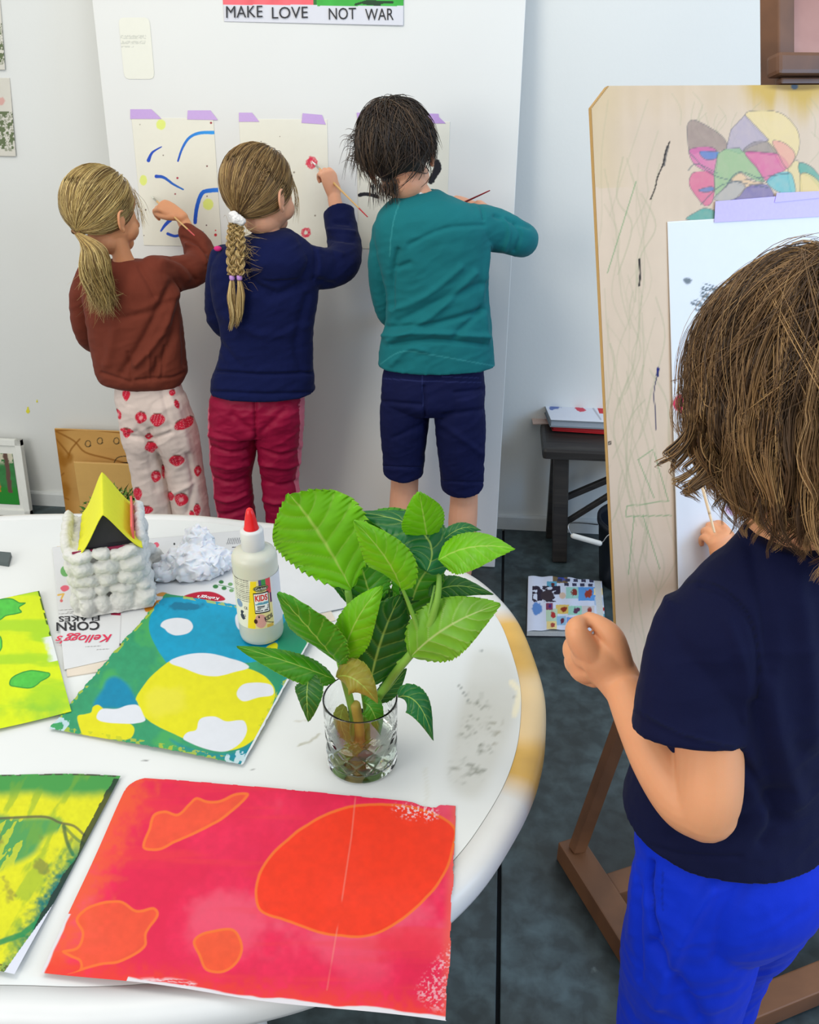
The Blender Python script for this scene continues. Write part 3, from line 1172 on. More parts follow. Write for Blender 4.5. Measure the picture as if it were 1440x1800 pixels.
# resample evenly
out = np.vstack([out, out[:1]])
L = np.r_[0, np.cumsum(np.linalg.norm(np.diff(out, axis=0), axis=1))]
NT = 720
s_ = np.linspace(0, L[-1], NT, endpoint=False)
out = np.c_[np.interp(s_, L, out[:, 0]), np.interp(s_, L, out[:, 1])]
for _ in range(30):
    out = out * 0.5 + 0.25 * (np.roll(out, 1, 0) + np.roll(out, -1, 0))
tan = np.roll(out, -1, 0) - np.roll(out, 1, 0)
tan /= np.linalg.norm(tan, axis=1)[:, None]
nrm = np.c_[tan[:, 1], -tan[:, 0]]
ctr2 = out.mean(0)
if ((out - ctr2) * nrm).sum() < 0:
    nrm = -nrm


def ring(d, z):
    q = out + nrm * d
    x = q[:, 0] * math.cos(YAW) - q[:, 1] * math.sin(YAW)
    y = q[:, 0] * math.sin(YAW) + q[:, 1] * math.cos(YAW)
    return np.c_[x, y, np.full(NT, z)]


cw = R2i(ctr2)
tbl = empty('table', (cw[0], cw[1], 0), 'large oval white table with a worn wooden rim, covered in painted papers', 'table')
# top surface with wear
NR = 230
P = []
for k in range(NR):
    t_ = (k / (NR - 1)) ** 1.0
    base = ring(0, TZ)
    P.append(base * (1 - t_) + np.array([cw[0], cw[1], TZ]) * t_)
P = np.array(P)
V = P.reshape(-1, 3)
x, y = pix(V)
nA, nB = n2(V[:, 0], V[:, 1], 9, 5, 1), n2(V[:, 0], V[:, 1], 160, 4, 2)
c = np.tile(lin((213, 215, 213)), (len(V), 1)) * (0.97 + 0.05 * nA)[:, None]
strip = blob(x, y, [(835, 1148), (900, 1160), (912, 1240), (880, 1330), (840, 1400), (795, 1385), (790, 1330), (810, 1240)], 16)
c = mix(c, lin((184, 181, 168)), strip * (0.25 + 0.5 * nA))
dirt = blob(x, y, [(828, 1215), (850, 1225), (870, 1270), (862, 1330), (850, 1370), (800, 1385), (794, 1340), (806, 1300), (820, 1260)], 10)
c = mix(c, lin((110, 112, 98)), dirt * sstep(0.5, 0.75, nB) * .75 * sstep(.35, .6, n2(x, y, .06, 3, 8)))
d2_ = blob(x, y, [(868, 1255), (885, 1262), (876, 1310), (862, 1305)], 5)
c = mix(c, lin((120, 110, 80)), d2_ * sstep(.5, .8, nB) * .6)
for pts, w_, cc in (([(806, 1203), (824, 1232)], 1.1, (120, 124, 120)), ([(525, 1310), (545, 1304), (562, 1290)], 2.2, (170, 168, 150)),
                    ([(520, 1268), (545, 1266)], 1.4, (190, 188, 176)), ([(848, 1145), (842, 1146)], 1.6, (90, 96, 98)), ([(747, 1350), (752, 1400), (748, 1412)], 3, (205, 205, 198)),
                    ([(252, 1337), (262, 1337)], 1.4, (40, 40, 36)), ([(443, 1354), (446, 1354)], 1.6, (60, 60, 50)), ([(904, 1223), (906, 1224)], 2, (80, 80, 66)),
                    ([(900, 1200), (915, 1215), (905, 1255)], 6, (232, 222, 190))):
    c = mix(c, lin(cc), (1 - sstep(.5, 1.3, line_d(x, y, pts) / w_)) * .8)
Q = grid_faces(NR - 1, NT, True)
Q = np.vstack([Q, [[(NR - 2) * NT + (k if k < NT else 0), (NR - 2) * NT + (k + 1) % NT, (NR - 1) * NT + (k + 1) % NT, (NR - 1) * NT + k] for k in range(NT)]])[:, ::-1]
mk('tabletop', V, Q, mat('laminate', rough=0.32, var=0.01, scale=10, vc=True, spec=0.45), tbl, None, c)
# rim
prof = [(-0.0012, TZ), (-0.0004, TZ - 0.0022), (0.0006, TZ), (0.018, TZ), (0.026, TZ - 0.0012), (0.032, TZ - 0.006), (0.0355, TZ - 0.014), (0.036, TZ - 0.026), (0.033, TZ - 0.036), (0.024, TZ - 0.043), (-0.02, TZ - 0.045), (-0.06, TZ - 0.045)]
RP = np.array([ring(d, z) for d, z in prof])
V = RP.reshape(-1, 3)
x, y = pix(RP[3])
wood_f = ((y > 1084) & (y < 1384) & (x > 850)).astype(float)
wood_f = np.convolve(np.r_[wood_f[-3:], wood_f, wood_f[:3]], np.ones(7) / 7, 'same')[3:-3]
wn = n2(V[:, 0], V[:, 1], 30, 4, 3)
wc = lin((206, 164, 84)) * (0.8 + 0.4 * wn)[:, None]
xx, yy = pix(V)
pale = (1 - sstep(40, 80, np.abs(yy - 1245)))[:, None]
wc = wc * (1 - pale * .6) + lin((226, 206, 172)) * pale * .6
wh = lin((210, 210, 208)) * (0.96 + 0.06 * wn)[:, None]
wfac = np.tile(wood_f, len(prof))
edge = np.repeat(np.array([0, 0, 0, 0, 0.35, 1, 1, 1, 0, 0, 0, 0.0]), NT) * (np.tile(pix(RP[3])[1], len(prof)) < 990)
cc = wh * (1 - wfac[:, None]) + wc * wfac[:, None]
cc = cc * (1 - 0.8 * edge[:, None]) + lin((222, 200, 150)) * 0.8 * edge[:, None]
cc[:3 * NT] *= 1
cc[NT:2 * NT] = lin((120, 116, 100))
mk('rim', V, grid_faces(len(prof), NT, True), mat('rim_paint', rough=0.4, var=0.02, scale=30, vc=True), tbl, None, cc)
q = MB()
und = ring(-0.02, TZ - 0.0445)[::6]
q.add(und, [list(range(len(und)))])
q.build('underside', [mat('chipboard', (150, 130, 100), 0.8)], tbl)
for dx, dy in ((-0.45, -0.3), (-0.45, 0.3), (0.4, -0.28), (0.4, 0.28)):
    p0 = R2i(ctr2 + np.array([dx, dy]))
    q = MB()
    q.add(*lathe((p0[0], p0[1], 0), [(0.001, 0.0), (0.018, 0.0), (0.02, 0.03), (0.026, 0.4), (0.03, TZ - 0.046), (0.001, TZ - 0.046)], 24))
    q.build('leg', [mat('table_leg_paint', (214, 214, 210), 0.45)], tbl, smooth=True)

# ================================================================== PAINTED PAPERS ON THE TABLE
ORG = lambda P: (P[..., 0].mean(), P[..., 1].mean(), TZ)


def tsheet(name, corners, nu, nv, fn, zf=None, label=None, keep=None, z=TZ + 0.0012, edge=0.0008, group=None, warp=None):
    c4 = [atz(px_, py_, z) for px_, py_ in corners]
    P = quad_pts(c4, nu, nv)
    u, v = np.meshgrid(np.linspace(0, 1, nu), np.linspace(0, 1, nv))
    if warp is not None:
        P = warp(P, u, v)
    if zf is not None:
        P[:, :, 2] += zf(u, v)
    o = sheet(name, P, fn, keep=keep, thick=0.0006)
    return tagit(o, label, 'painting', group)


def red_fn(x, y, u, v, V):
    n, f = n2(x, y, .008, 5, 2), n2(x, y, .09, 4, 4)
    st = n2(x, y, .004, 4, 9, .05)
    c = np.tile(lin((240, 34, 82)), (len(x), 1)) * (0.88 + 0.24 * f)[:, None]
    c = mix(c, lin((246, 104, 128)), sstep(.5, .68, n) * .55 * sstep(0, .3, 1 - v))
    c = mix(c, lin((226, 16, 66)), (1 - sstep(.36, .5, n)) * .45)
    c = mix(c, lin((243, 60, 62)), sstep(.5, .75, st) * .5)
    # orange border glow along left, bottom, right
    c = mix(c, lin((246, 90, 50)), (1 - sstep(0.0, .12, u + (f - .5) * .12)) * .9)
    c = mix(c, lin((244, 60, 40)), (1 - sstep(0.0, .10, 1 - v + (f - .5) * .1)) * .8)
    c = mix(c, lin((240, 100, 80)), (1 - sstep(0.0, .035, 1 - u)) * .8)
    org, lineo = lin((246, 70, 26)), lin((252, 122, 44))
    wav = (n2(x, y, .05, 3, 11) - .5) * 7
    shapes = [([(462, 1560), (450, 1600), (456, 1530), (500, 1465), (560, 1432), (620, 1418), (700, 1414), (760, 1428), (796, 1450), (802, 1480), (785, 1530), (740, 1590), (690, 1628), (640, 1647), (570, 1640), (505, 1612)], (250, 58, 14), .96),
              ([(437, 1398), (415, 1395), (390, 1406), (365, 1408), (345, 1402), (330, 1415), (312, 1431), (290, 1425), (270, 1432), (262, 1455), (251, 1490), (280, 1494), (310, 1480), (350, 1462), (395, 1437)], (248, 88, 48), .85),
              ([(210, 1583), (240, 1600), (270, 1595), (278, 1610), (258, 1640), (255, 1665), (215, 1690), (175, 1697), (120, 1712), (140, 1705), (140, 1690), (125, 1682), (110, 1672), (135, 1665), (144, 1640), (134, 1615), (160, 1592)], (246, 88, 46), .85),
              ([(340, 1655), (358, 1640), (400, 1632), (418, 1640), (427, 1668), (415, 1695), (390, 1710), (362, 1705), (350, 1680)], (249, 90, 40), .9)]
    shapes[0] = ([(456, 1600), (450, 1555), (470, 1510), (520, 1462), (575, 1430), (625, 1415), (700, 1414), (765, 1430), (800, 1455), (798, 1490), (780, 1540), (740, 1590), (690, 1628), (640, 1647), (570, 1642), (500, 1618)], (250, 56, 14), .96)
    for pts, colr, al in shapes:
        d = poly_d(x, y, cr(pts, True, 6)) + wav * .25
        cm = lin(colr) * (0.9 + .2 * f)[:, None]
        a = (1 - sstep(-1.2, 1.2, d))[:, None] * al
        c = c * (1 - a) + cm * a
        c = mix(c, lineo, (1 - sstep(1.0, 3.6, np.abs(d + 1.5))) * .8)
    # crease
    cl = line_d(x, y, [(625, 1400), (618, 1470), (600, 1590), (575, 1740)])
    c = mix(c, lin((248, 150, 130)), (1 - sstep(.6, 2.2, cl)) * sstep(.35, .6, n2(x, y, .03, 2, 5)) * .38)
    # worn white spots
    w = n2(x, y, .28, 4, 21)
    z1 = blob(x, y, [(700, 1415), (760, 1420), (765, 1440), (720, 1438), (695, 1428)], 8)
    z2 = blob(x, y, [(760, 1700), (795, 1660), (790, 1740), (775, 1775), (745, 1760), (735, 1740)], 10)
    z3 = blob(x, y, [(240, 1722), (300, 1720), (345, 1730), (300, 1738), (250, 1732)], 4)
    c = mix(c, lin((246, 214, 220)), np.clip(sstep(.52, .62, w) * (z1 + z2 * .6) + z3 * sstep(.4, .6, n2(x, y, .05, 2, 31, .6)), 0, 1) * .9)
    # white paper margin along the near edge
    wavm = (n2(x, y, .02, 3, 41) - .5) * .02
    c = mix(c, lin((232, 226, 230)), np.clip((1 - sstep(.009, .016, 1 - v + wavm)) * (u > .22) + (1 - sstep(.004, .009, u + wavm)) * (v > .75), 0, 1))
    return c * .74


def red_z(u, v):
    z = 0.002 + 0.003 * np.sin(u * 5 + 1) * v
    z = z + 0.011 * sstep(.55, 1, v) * sstep(.0, .5, u) * (0.7 + 0.3 * np.sin(u * 9))
    return z + 0.002 * np.sin(v * 9 + u * 4) * (1 - v)


def red_keep(x, y, u, v):
    a, b = u * 1.5, v
    k = ~((a < .1) & (b < .1) & (np.hypot(.1 - a, .1 - b) > .1))
    k &= v > 0.002 + .02 * sstep(.86, .9, u) * (1 - sstep(.93, .95, u)) + 0.006 * (n2(u, v * 0, 30, 3, 4))
    k &= (1 - u) > .012 * (n2(u * 0, v, 12, 3, 6))
    return k


tsheet('painted_print', [(232, 1366), (806, 1416), (790, 1807), (74, 1715)], 620, 400, red_fn, red_z,
       'red and pink painted paper with orange blobs, the largest sheet, at the near edge', keep=red_keep, z=TZ + 0.0012)


def teal_fn(x, y, u, v, V):
    n, f = n2(x, y, .02, 5, 2), n2(x, y, .12, 4, 4)
    fx = (0.85 + .3 * f)[:, None]
    c = np.tile(lin((52, 156, 108)), (len(x), 1)) * fx
    c = mix(c, lin((70, 172, 96)), sstep(.5, .7, n) * (x < 330))
    c = mix(c, lin((22, 140, 106)), sstep(430, 520, x) * .8)
    j = (n2(x, y, .04, 3, 7) - .5) * 4

    def put(c, pts, colr, var=.12, w=1.0):
        a = (1 - sstep(-w, w, poly_d(x, y, cr(pts, True, 6)) + j * .4))[:, None]
        return c * (1 - a) + lin(colr) * (1 - var + 2 * var * f)[:, None] * a
    # blue areas
    c = put(c, [(285, 1052), (350, 1052), (430, 1064), (500, 1078), (492, 1110), (478, 1150), (440, 1165), (400, 1158), (350, 1150), (300, 1165), (286, 1155), (266, 1120), (262, 1095), (270, 1070)], (0, 158, 198))
    c = mix(c, lin((0, 96, 130)), (1 - sstep(.6, 1.1, np.hypot((x - 325) / 45, (y - 1066) / 7) + (f - .5))) * .7)
    c = put(c, [(205, 1190), (225, 1205), (243, 1238), (240, 1245), (200, 1245), (165, 1240), (180, 1212), (188, 1195)], (0, 138, 176), w=5)
    c = put(c, [(300, 1300), (340, 1318), (400, 1325), (450, 1300), (470, 1270), (505, 1185), (500, 1240), (440, 1340), (400, 1335), (330, 1318)], (0, 140, 160), w=6)
    # yellow
    Y = (232, 226, 20)
    c = put(c, [(310, 1160), (350, 1178), (390, 1186), (430, 1175), (460, 1185), (480, 1205), (484, 1222), (480, 1235), (470, 1270), (440, 1305), (400, 1320), (360, 1315), (320, 1297), (275, 1275), (252, 1258), (242, 1235), (240, 1225), (260, 1195), (285, 1172)], Y, .06)
    c = mix(c, lin((238, 228, 80)), (1 - sstep(.6, 1.0, np.hypot((x - 290) / 45, (y - 1235) / 40) + (n - .5))) * .5)
    c = put(c, [(163, 1243), (172, 1239), (182, 1246), (200, 1262), (225, 1270), (236, 1280), (233, 1294), (222, 1300), (195, 1300), (165, 1304), (150, 1300), (142, 1285), (136, 1260), (150, 1255), (160, 1252)], Y, .06)
    c = put(c, [(468, 1138), (482, 1130), (488, 1134), (484, 1146), (472, 1143)], Y, .05)
    # white reserves
    W = (228, 231, 238)
    c = put(c, [(282, 1100), (290, 1090), (312, 1086), (332, 1090), (339, 1102), (330, 1113), (310, 1117), (296, 1112), (290, 1106)], W, .02)
    c = put(c, [(298, 1163), (330, 1150), (370, 1149), (420, 1162), (438, 1173), (415, 1180), (385, 1188), (355, 1186), (325, 1175)], W, .02)
    c = put(c, [(417, 1215), (428, 1203), (450, 1200), (474, 1203), (481, 1213), (478, 1222), (455, 1226), (430, 1233), (418, 1226)], W, .02)
    c = put(c, [(170, 1258), (180, 1246), (205, 1246), (225, 1240), (243, 1240), (252, 1256), (255, 1267), (236, 1272), (215, 1272), (190, 1270), (174, 1266)], W, .02)
    c = put(c, [(358, 1261), (378, 1260), (398, 1268), (418, 1266), (430, 1268), (434, 1285), (424, 1304), (400, 1320), (370, 1319), (330, 1304), (322, 1297), (330, 1287), (345, 1283), (349, 1268)], W, .02)
    c = put(c, [(414, 1084), (422, 1076), (430, 1080), (434, 1100), (424, 1108), (416, 1100)], W, .02)
    # torn bright flecks along the edges
    e = np.minimum(np.minimum(u, 1 - u), np.minimum(v, 1 - v))
    c = mix(c, lin((190, 200, 40)), (e < .03) * (f > .55) * .7)
    c = mix(c, lin((226, 232, 234)), ((1 - u) < .014) * 1.0)
    c = mix(c, lin((200, 225, 235)), ((v > .93) & ((u < .09) | (u > .9)) & (f > .5)) * .9)
    return c * .76


def ragged(amp, s):
    def k(x, y, u, v):
        nu_, nv_ = n2(v * 0 + 3, v, 40, 4, s), n2(u, u * 0 + 5, 40, 4, s + 1)
        return (u > amp * nu_) & (1 - u > amp * .3 * nu_) & (v > amp * .5 * nv_) & (1 - v > amp * .3 * nv_)
    return k


# ================================================================== CEREAL CARDBOARD under the house
cf = lambda x_, y_, z=TZ + 0.0046: atz(x_, y_, z)
for nm, pts, z1, colr, lab in (('cardboard_sheet', [(100, 960), (520, 946), (590, 1090), (300, 1160), (118, 1189)], TZ + 0.0022, (208, 196, 180), 'bare beige cardboard edge showing under the printed cereal cardboard'),):
    q = MB()
    top = [atz(px_, py_, z1) for px_, py_ in pts]
    bot = [np.array([p_[0], p_[1], TZ + 0.0003]) for p_ in top]
    n_ = len(pts)
    q.add(top + bot, [list(range(n_)), list(range(n_, 2 * n_))[::-1]] + [[i, n_ + i, n_ + (i + 1) % n_, (i + 1) % n_] for i in range(n_)])
    tagit(q.build(nm, [mat('beige_card', colr, 0.85)]), lab, 'cardboard')


def box_fn(x, y, u, v, V):
    n = n2(x, y, .05, 4, 6)
    c = np.tile(lin((228, 229, 230)), (len(x), 1)) * (0.98 + .03 * n)[:, None]
    c = mix(c, lin((196, 194, 196)), (1 - sstep(.4, 1.5, np.minimum(line_d(x, y, [(213, 1080), (211, 1128), (205, 1160)]), 9))) * .8)
    c = mix(c, lin((170, 20, 66)), 1 - sstep(-.6, .6, poly_d(x, y, [(195, 1073), (213, 1073), (212, 1082), (195, 1081)])))
    # pepper-like orange shapes
    c = mix(c, lin((222, 140, 30)), blob(x, y, [(254, 1066), (262, 1058), (278, 1055), (284, 1055), (275, 1064), (266, 1074), (256, 1075)], .8))
    c = mix(c, lin((220, 150, 60)), blob(x, y, [(275, 1045), (285, 1041), (294, 1043), (288, 1048), (278, 1048)], .8))
    c = mix(c, lin((190, 18, 52)), blob(x, y, [(322, 1049), (345, 1041), (370, 1040), (388, 1046), (396, 1054), (380, 1057), (340, 1056)], .8))
    for gx, gy, r_ in ((115, 1004, 9),):
        c = mix(c, lin((110, 176, 100)), 1 - sstep(.9, 1.05, np.hypot((x - gx) / r_, (y - gy) / (r_ * 1.1))))
    c = mix(c, lin((232, 104, 124)), blob(x, y, [(106, 1034), (112, 1029), (120, 1030), (121, 1036), (112, 1040)], .8))
    c = mix(c, lin((236, 190, 90)), 1 - sstep(1.2, 2, line_d(x, y, [(102, 1046), (112, 1044), (108, 1052)])))
    c = mix(c, lin((222, 110, 110)), 1 - sstep(2.2, 3.2, np.hypot(x - 108, y - 1056)))
    c = mix(c, lin((234, 96, 120)), blob(x, y, [(270, 956), (276, 953), (280, 958), (276, 963), (271, 965)], .8))
    # green leaf sprig
    for lx, ly, r_ in ((379, 1031, 5), (389, 1023, 4.5), (394, 1034, 4.6), (405, 1027, 4.4), (407, 1038, 4.2), (416, 1033, 3.8), (418, 1043, 3.6)):
        k_ = (60, 128, 66) if lx < 398 else (120, 168, 110)
        c = mix(c, lin(k_), 1 - sstep(.85, 1.1, np.hypot((x - lx) / r_, (y - ly) / (r_ * .72))))
    c = mix(c, lin((110, 160, 110)), 1 - sstep(.4, 1.1, line_d(x, y, [(384, 1028), (400, 1031), (418, 1037)])))
    # barcode and small print
    bx = x + (y - 952) * .3
    k = (bx > 398) & (bx < 434) & (y > 946 - (x - 400) * .06) & (y < 957 - (x - 400) * .06) & (((bx * 1.0) % 3.1) < 1.3)
    c[k] = lin((120, 122, 128))
    k = (x > 408) & (x < 420) & (np.abs(y - 962) < .9)
    c[k] = lin((110, 110, 116))
    for y0, a, b in ((1073, 100, 150), (1076, 118, 190), (1080, 92, 150), (1137, 150, 178), (1142, 170, 192), (977, 270, 292), (983, 270, 290), (990, 268, 300), (998, 268, 296), (1006, 268, 290), (985, 400, 418), (995, 408, 420), (1001, 410, 420)):
        k = (np.abs(y - y0 + (x - a) * .06) < .6) & (x > a) & (x < b)
        c[k] = lin((168, 168, 166))
    k = np.hypot((x - 306.5) / 1.6, (y - 956) / 2.2) < 1
    c[k] = lin((60, 66, 66))
    c = mix(c, lin((60, 50, 50)), 1 - sstep(-.4, .4, poly_d(x, y, [(210, 1131), (215, 1131), (214, 1135), (210, 1135)])))
    return c * .76


c4 = [atz(92, 962, TZ + .004), atz(505, 925, TZ + .004), atz(640, 1060, TZ + .004), atz(113, 1176, TZ + .004)]
bxo = sheet('cereal_cardboard', quad_pts(c4, 560, 300), box_fn, thick=0.0012)
tagit(bxo, 'flattened white cereal box cardboard with upside-down red and black lettering under the clay house', 'cardboard')
cfe = lambda x_, y_: atz(x_, y_, TZ + 0.0048)
redink = mat('red_ink', (206, 34, 74), 0.5, var=0.1, scale=150)
lettering(bxo, 'CORN', 137, 1100.5, 76, 15.5, cfe, ink, flip=True, offset=0.02, rot=-.03)
lettering(bxo, 'FLAKES', 139, 1087, 72, 9.5, cfe, ink, flip=True, offset=0.015, rot=-.03)
lettering(bxo, "Kellogg's", 147, 1121, 100, 18, cfe, redink, flip=True, shear=0.45, offset=0.012, rot=-.03)
lettering(bxo, '3', 265.5, 1085, 11, 9.5, cfe, redink, flip=True, offset=0.02)
lettering(bxo, "Kellogg's", 366, 1050, 40, 7, cfe, mat('white_ink', (236, 232, 234), 0.5), flip=True, shear=0.4, offset=0.01, rot=.1)

# the other prints
tsheet('painted_print', [(290, 1046), (572, 1092), (428, 1350), (82, 1284)], 520, 430, teal_fn, lambda u, v: 0.0045 + 0.0015 * np.sin(u * 6 + v * 4) + 0.006 * sstep(.9, 1, u) * (1 - v),
       'teal, green and yellow painted paper with white patches under the glue bottle', keep=ragged(.02, 3), z=TZ + 0.0012)


def ygreen_fn(x, y, u, v, V):
    n, f, g = n2(x, y, .02, 5, 2), n2(x, y, .15, 4, 4), n2(x, y, .012, 4, 13, .05)
    c = np.tile(lin((222, 240, 16)), (len(x), 1)) * (0.93 + .12 * f)[:, None]
    c = mix(c, lin((150, 212, 40)), sstep(.5, .72, g) * .65)
    c = mix(c, lin((120, 196, 60)), sstep(1180, 1260, y) * sstep(.45, .7, n) * .6)
    j = (f - .5) * 2
    for pts in ([(-20, 1058), (0, 1053), (20, 1052), (34, 1059), (45, 1060), (34, 1068), (38, 1076), (25, 1080), (10, 1083), (0, 1090), (-20, 1096)],
                [(-20, 1110), (0, 1118), (4, 1132), (2, 1142), (-8, 1150)],
                [(17, 1198), (22, 1190), (38, 1182), (55, 1178), (72, 1180), (87, 1183), (86, 1190), (72, 1198), (64, 1205), (52, 1210), (30, 1208), (18, 1205)]):
        d = poly_d(x, y, cr(pts, True, 6)) + j * .4
        a = (1 - sstep(-.8, .8, d))[:, None]
        c = c * (1 - a) + lin((84, 198, 70)) * (0.8 + .4 * f)[:, None] * a
        c = mix(c, lin((30, 140, 50)), (1 - sstep(.4, 1.5, np.abs(d + .6))) * .9)
    e = (1 - u)
    c = mix(c, lin((24, 70, 24)), (e < .014) * (v < .45) * (n2(x, y, .2, 3, 8) > .42) * .9)
    c = mix(c, lin((40, 90, 40)), (v < .006) * (u > .8) * .9)
    c = mix(c, lin((235, 240, 236)), (1 - sstep(.02, .07, e + (f - .5) * .04)) * (np.abs(v - .52) < .1))
    return c * .76


tsheet('painted_print', [(-170, 1085), (70, 1040), (127, 1253), (-220, 1334)], 380, 300, ygreen_fn, lambda u, v: 0.0015 + 0.001 * np.sin(u * 8 + v * 5),
       'bright yellow-green painted paper with small green leaf shapes at the left table side', keep=ragged(.004, 5), z=TZ + .0048)


def dark_fn(x, y, u, v, V):
    n, f, g = n2(x, y, .02, 5, 12), n2(x, y, .15, 4, 14), n2(x + y * .5, y, .05, 4, 23, .02)
    c = np.tile(lin((228, 226, 24)), (len(x), 1)) * (0.9 + .18 * f)[:, None]
    c = mix(c, lin((70, 156, 72)), 1 - sstep(1376, 1400, y - 14 * n * (1 + x / 200)))
    gz = blob(x, y, [(-30, 1440), (40, 1438), (95, 1438), (120, 1455), (80, 1470), (60, 1500), (20, 1520), (-30, 1530)], 8)
    c = mix(c, lin((84, 160, 84)), gz * (.4 + .6 * (g > .4)))
    c = mix(c, lin((120, 170, 50)), sstep(.52, .66, g) * .55)
    c = mix(c, lin((120, 110, 60)), sstep(.62, .72, n2(x + y, y - x, .02, 4, 33)) * .6 * (y > 1460))
    br = lin((92, 84, 62))
    c = mix(c, br, (1 - sstep(1, 3.5, line_d(x, y, cr([(-20, 1440), (30, 1437), (80, 1436), (105, 1446), (130, 1452), (148, 1468)], False, 5)))) * .8)
    c = mix(c, lin((30, 82, 60)), (1 - sstep(1.5, 5, line_d(x, y, cr([(112, 1452), (118, 1480), (128, 1502)], False, 5)))) * .8)
    c = mix(c, lin((70, 110, 60)), (1 - sstep(1.5, 4, line_d(x, y, cr([(115, 1455), (135, 1475), (152, 1486)], False, 5)))) * .7)
    c = mix(c, lin((14, 128, 84)), (1 - sstep(0, .12, (1 - u) + (f - .5) * .1)) * sstep(.32, .5, v))
    c = mix(c, lin((0, 110, 110)), (1 - sstep(0, .08, (1 - u) + (f - .5) * .1)) * sstep(.5, .6, v) * (1 - sstep(.7, .8, v)))
    c = mix(c, lin((10, 140, 80)), (1 - sstep(3, 7, line_d(x, y, [(-10, 1660), (40, 1642), (72, 1615)]))) * .9)
    c = mix(c, lin((24, 44, 36)), ((1 - u) < .012 + .05 * (n2(x, y, .03, 4, 8) - .3)) * (v > .02) * .9)
    c = mix(c, lin((70, 60, 56)), (v < .012) * (f > .42) * .9)
    c = mix(c, lin((60, 70, 40)), (v > .97) * (f > .4) * .8)
    c = mix(c, lin((226, 228, 240)), ((1 - u) < .16 * (v - .68)) * (v > .68) * 1.0)
    return c * .76


tsheet('painted_print', [(-190, 1355), (214, 1366), (28, 1720), (-330, 1640)], 420, 360, dark_fn, lambda u, v: 0.0015 + 0.003 * np.sin(u * 7 + 2) * (1 - v) + 0.004 * sstep(.6, 1, v) * u,
       'yellow and dark green smeared painted paper cut by the left frame edge', keep=ragged(.008, 9), z=TZ + .0012)

# dark triangular scrap at the far left
q = MB()
pts = [(-14, 968), (19, 971), (14, 989), (-14, 985)]
top = [atz(a, b, TZ + .009) for a, b in pts]
bot = [atz(a, b, TZ + .0005) + np.array([0, .004, 0]) for a, b in pts]
q.add(top + [np.array([p_[0], p_[1], TZ + .0004]) for p_ in top], [[0, 1, 2, 3], [7, 6, 5, 4]] + [[i, 4 + i, 4 + (i + 1) % 4, (i + 1) % 4] for i in range(4)])
tagit(q.build('dark_scrap', [mat('slate_scrap', (74, 84, 84), 0.5)]), 'small flat dark grey scrap at the far left of the table', 'scrap')

# ================================================================== CLAY HOUSE
hz = TZ + 0.0046
A = atz(203, 1071, hz)
hx = np.array([math.cos(.40), math.sin(.40), 0])
hy = np.array([-hx[1], hx[0], 0])
H3 = lambda a, b, z: A + hx * a + hy * b + np.array([0, 0, z])
hs = empty('clay_house', A + hy * .06, 'small model house of white clay stones with a yellow felt roof', 'model house')
RH = np.c_[hx, hy, (0, 0, 1)]
W2, D2, WH = 0.048, 0.058, 0.114
parts = [box(H3(0, D2, WH / 2), (W2 * .93, D2 * .93, WH / 2), RH)]
hr = np.random.default_rng(3)
# stones: rows on four sides
stones = []
for face in range(4):
    Lf = 2 * W2 if face in (0, 2) else 2 * D2
    zz = 0.0
    row = 0
    while zz < WH - .006:
        hgt = [0.033, 0.018, 0.024, 0.027, 0.02][row % 5]
        xx_ = -Lf / 2 - 0.004
        while xx_ < Lf / 2:
            wd = hr.uniform(.022, .046)
            cx_ = xx_ + wd / 2
            zc = zz + hgt / 2 + hr.uniform(-.003, .003)
            zc = max(zc, hgt / 2 + .001)
            o_ = hr.uniform(-.001, .004) + (.004 if row == 0 else 0)
            if face == 0: pc_ = H3(cx_, -o_, zc)
            elif face == 2: pc_ = H3(cx_, 2 * D2 + o_, zc)
            elif face == 1: pc_ = H3(W2 + o_, D2 + cx_, zc)
            else: pc_ = H3(-W2 - o_, D2 + cx_, zc)
            rr = np.array([wd / 2 * 1.03, .011, hgt / 2 * 1.06])
            Rf = RH if face in (0, 2) else RH @ np.array([[0, -1, 0], [1, 0, 0], [0, 0, 1]])
            an = hr.uniform(-.2, .2)
            Rr = Rf @ np.array([[math.cos(an), 0, math.sin(an)], [0, 1, 0], [-math.sin(an), 0, math.cos(an)]])
            parts.append(box(pc_, rr * np.array([.93, .8, .93]), Rr, min(rr) * .7))
            parts.append(ellipsoid(pc_, rr * np.array([1.0, 1.25, .98]), Rr, 20, 12))
            xx_ += wd * .97
        zz += hgt * .95
        row += 1
# side walls carry on up beside the roof
for sx in (-1, 1):
    for k in range(8):
        b_ = .022 + k * .0135
        parts.append(ellipsoid(H3(sx * (W2 + .008), b_, WH - .006 + .012 * math.sin(min(1, b_ / .06) * 1.5)), (.009, .011, .014), RH, 16, 10))
# spread clay foot
for k in range(34):
    a_ = k / 34 * 2 * math.pi
    parts.append(ellipsoid(H3((W2 + .006) * np.clip(math.cos(a_) * 1.3, -1, 1), D2 + (D2 + .006) * np.clip(math.sin(a_) * 1.3, -1, 1), .003), (.014, .01, .0032), RH, 12, 8))
V, Q = remesh(parts, 0.0016, 3)
N = normals(V, Q)
V = V + N * ((fbm(V * 260, 3, 3) - .5) * .0016 + (fbm(V * 75, 3, 9) - .5) * .006)[:, None]
V[:, 2] = np.maximum(V[:, 2], hz)
mk('clay_walls', V, Q, mat('white_clay', (196, 195, 190), 0.85, var=0.05, scale=60, bump=0.25, bscale=500), hs)
# box interior and red sides
q = MB()
zr0 = WH - .004
q.add(*box(H3(W2 - .001, D2, WH + .010), (.0015, D2 * .95, .022), RH), 0)
q.build('red_card_side', [mat('coral_card', (222, 96, 90), 0.6, var=0.1, scale=300)], hs)
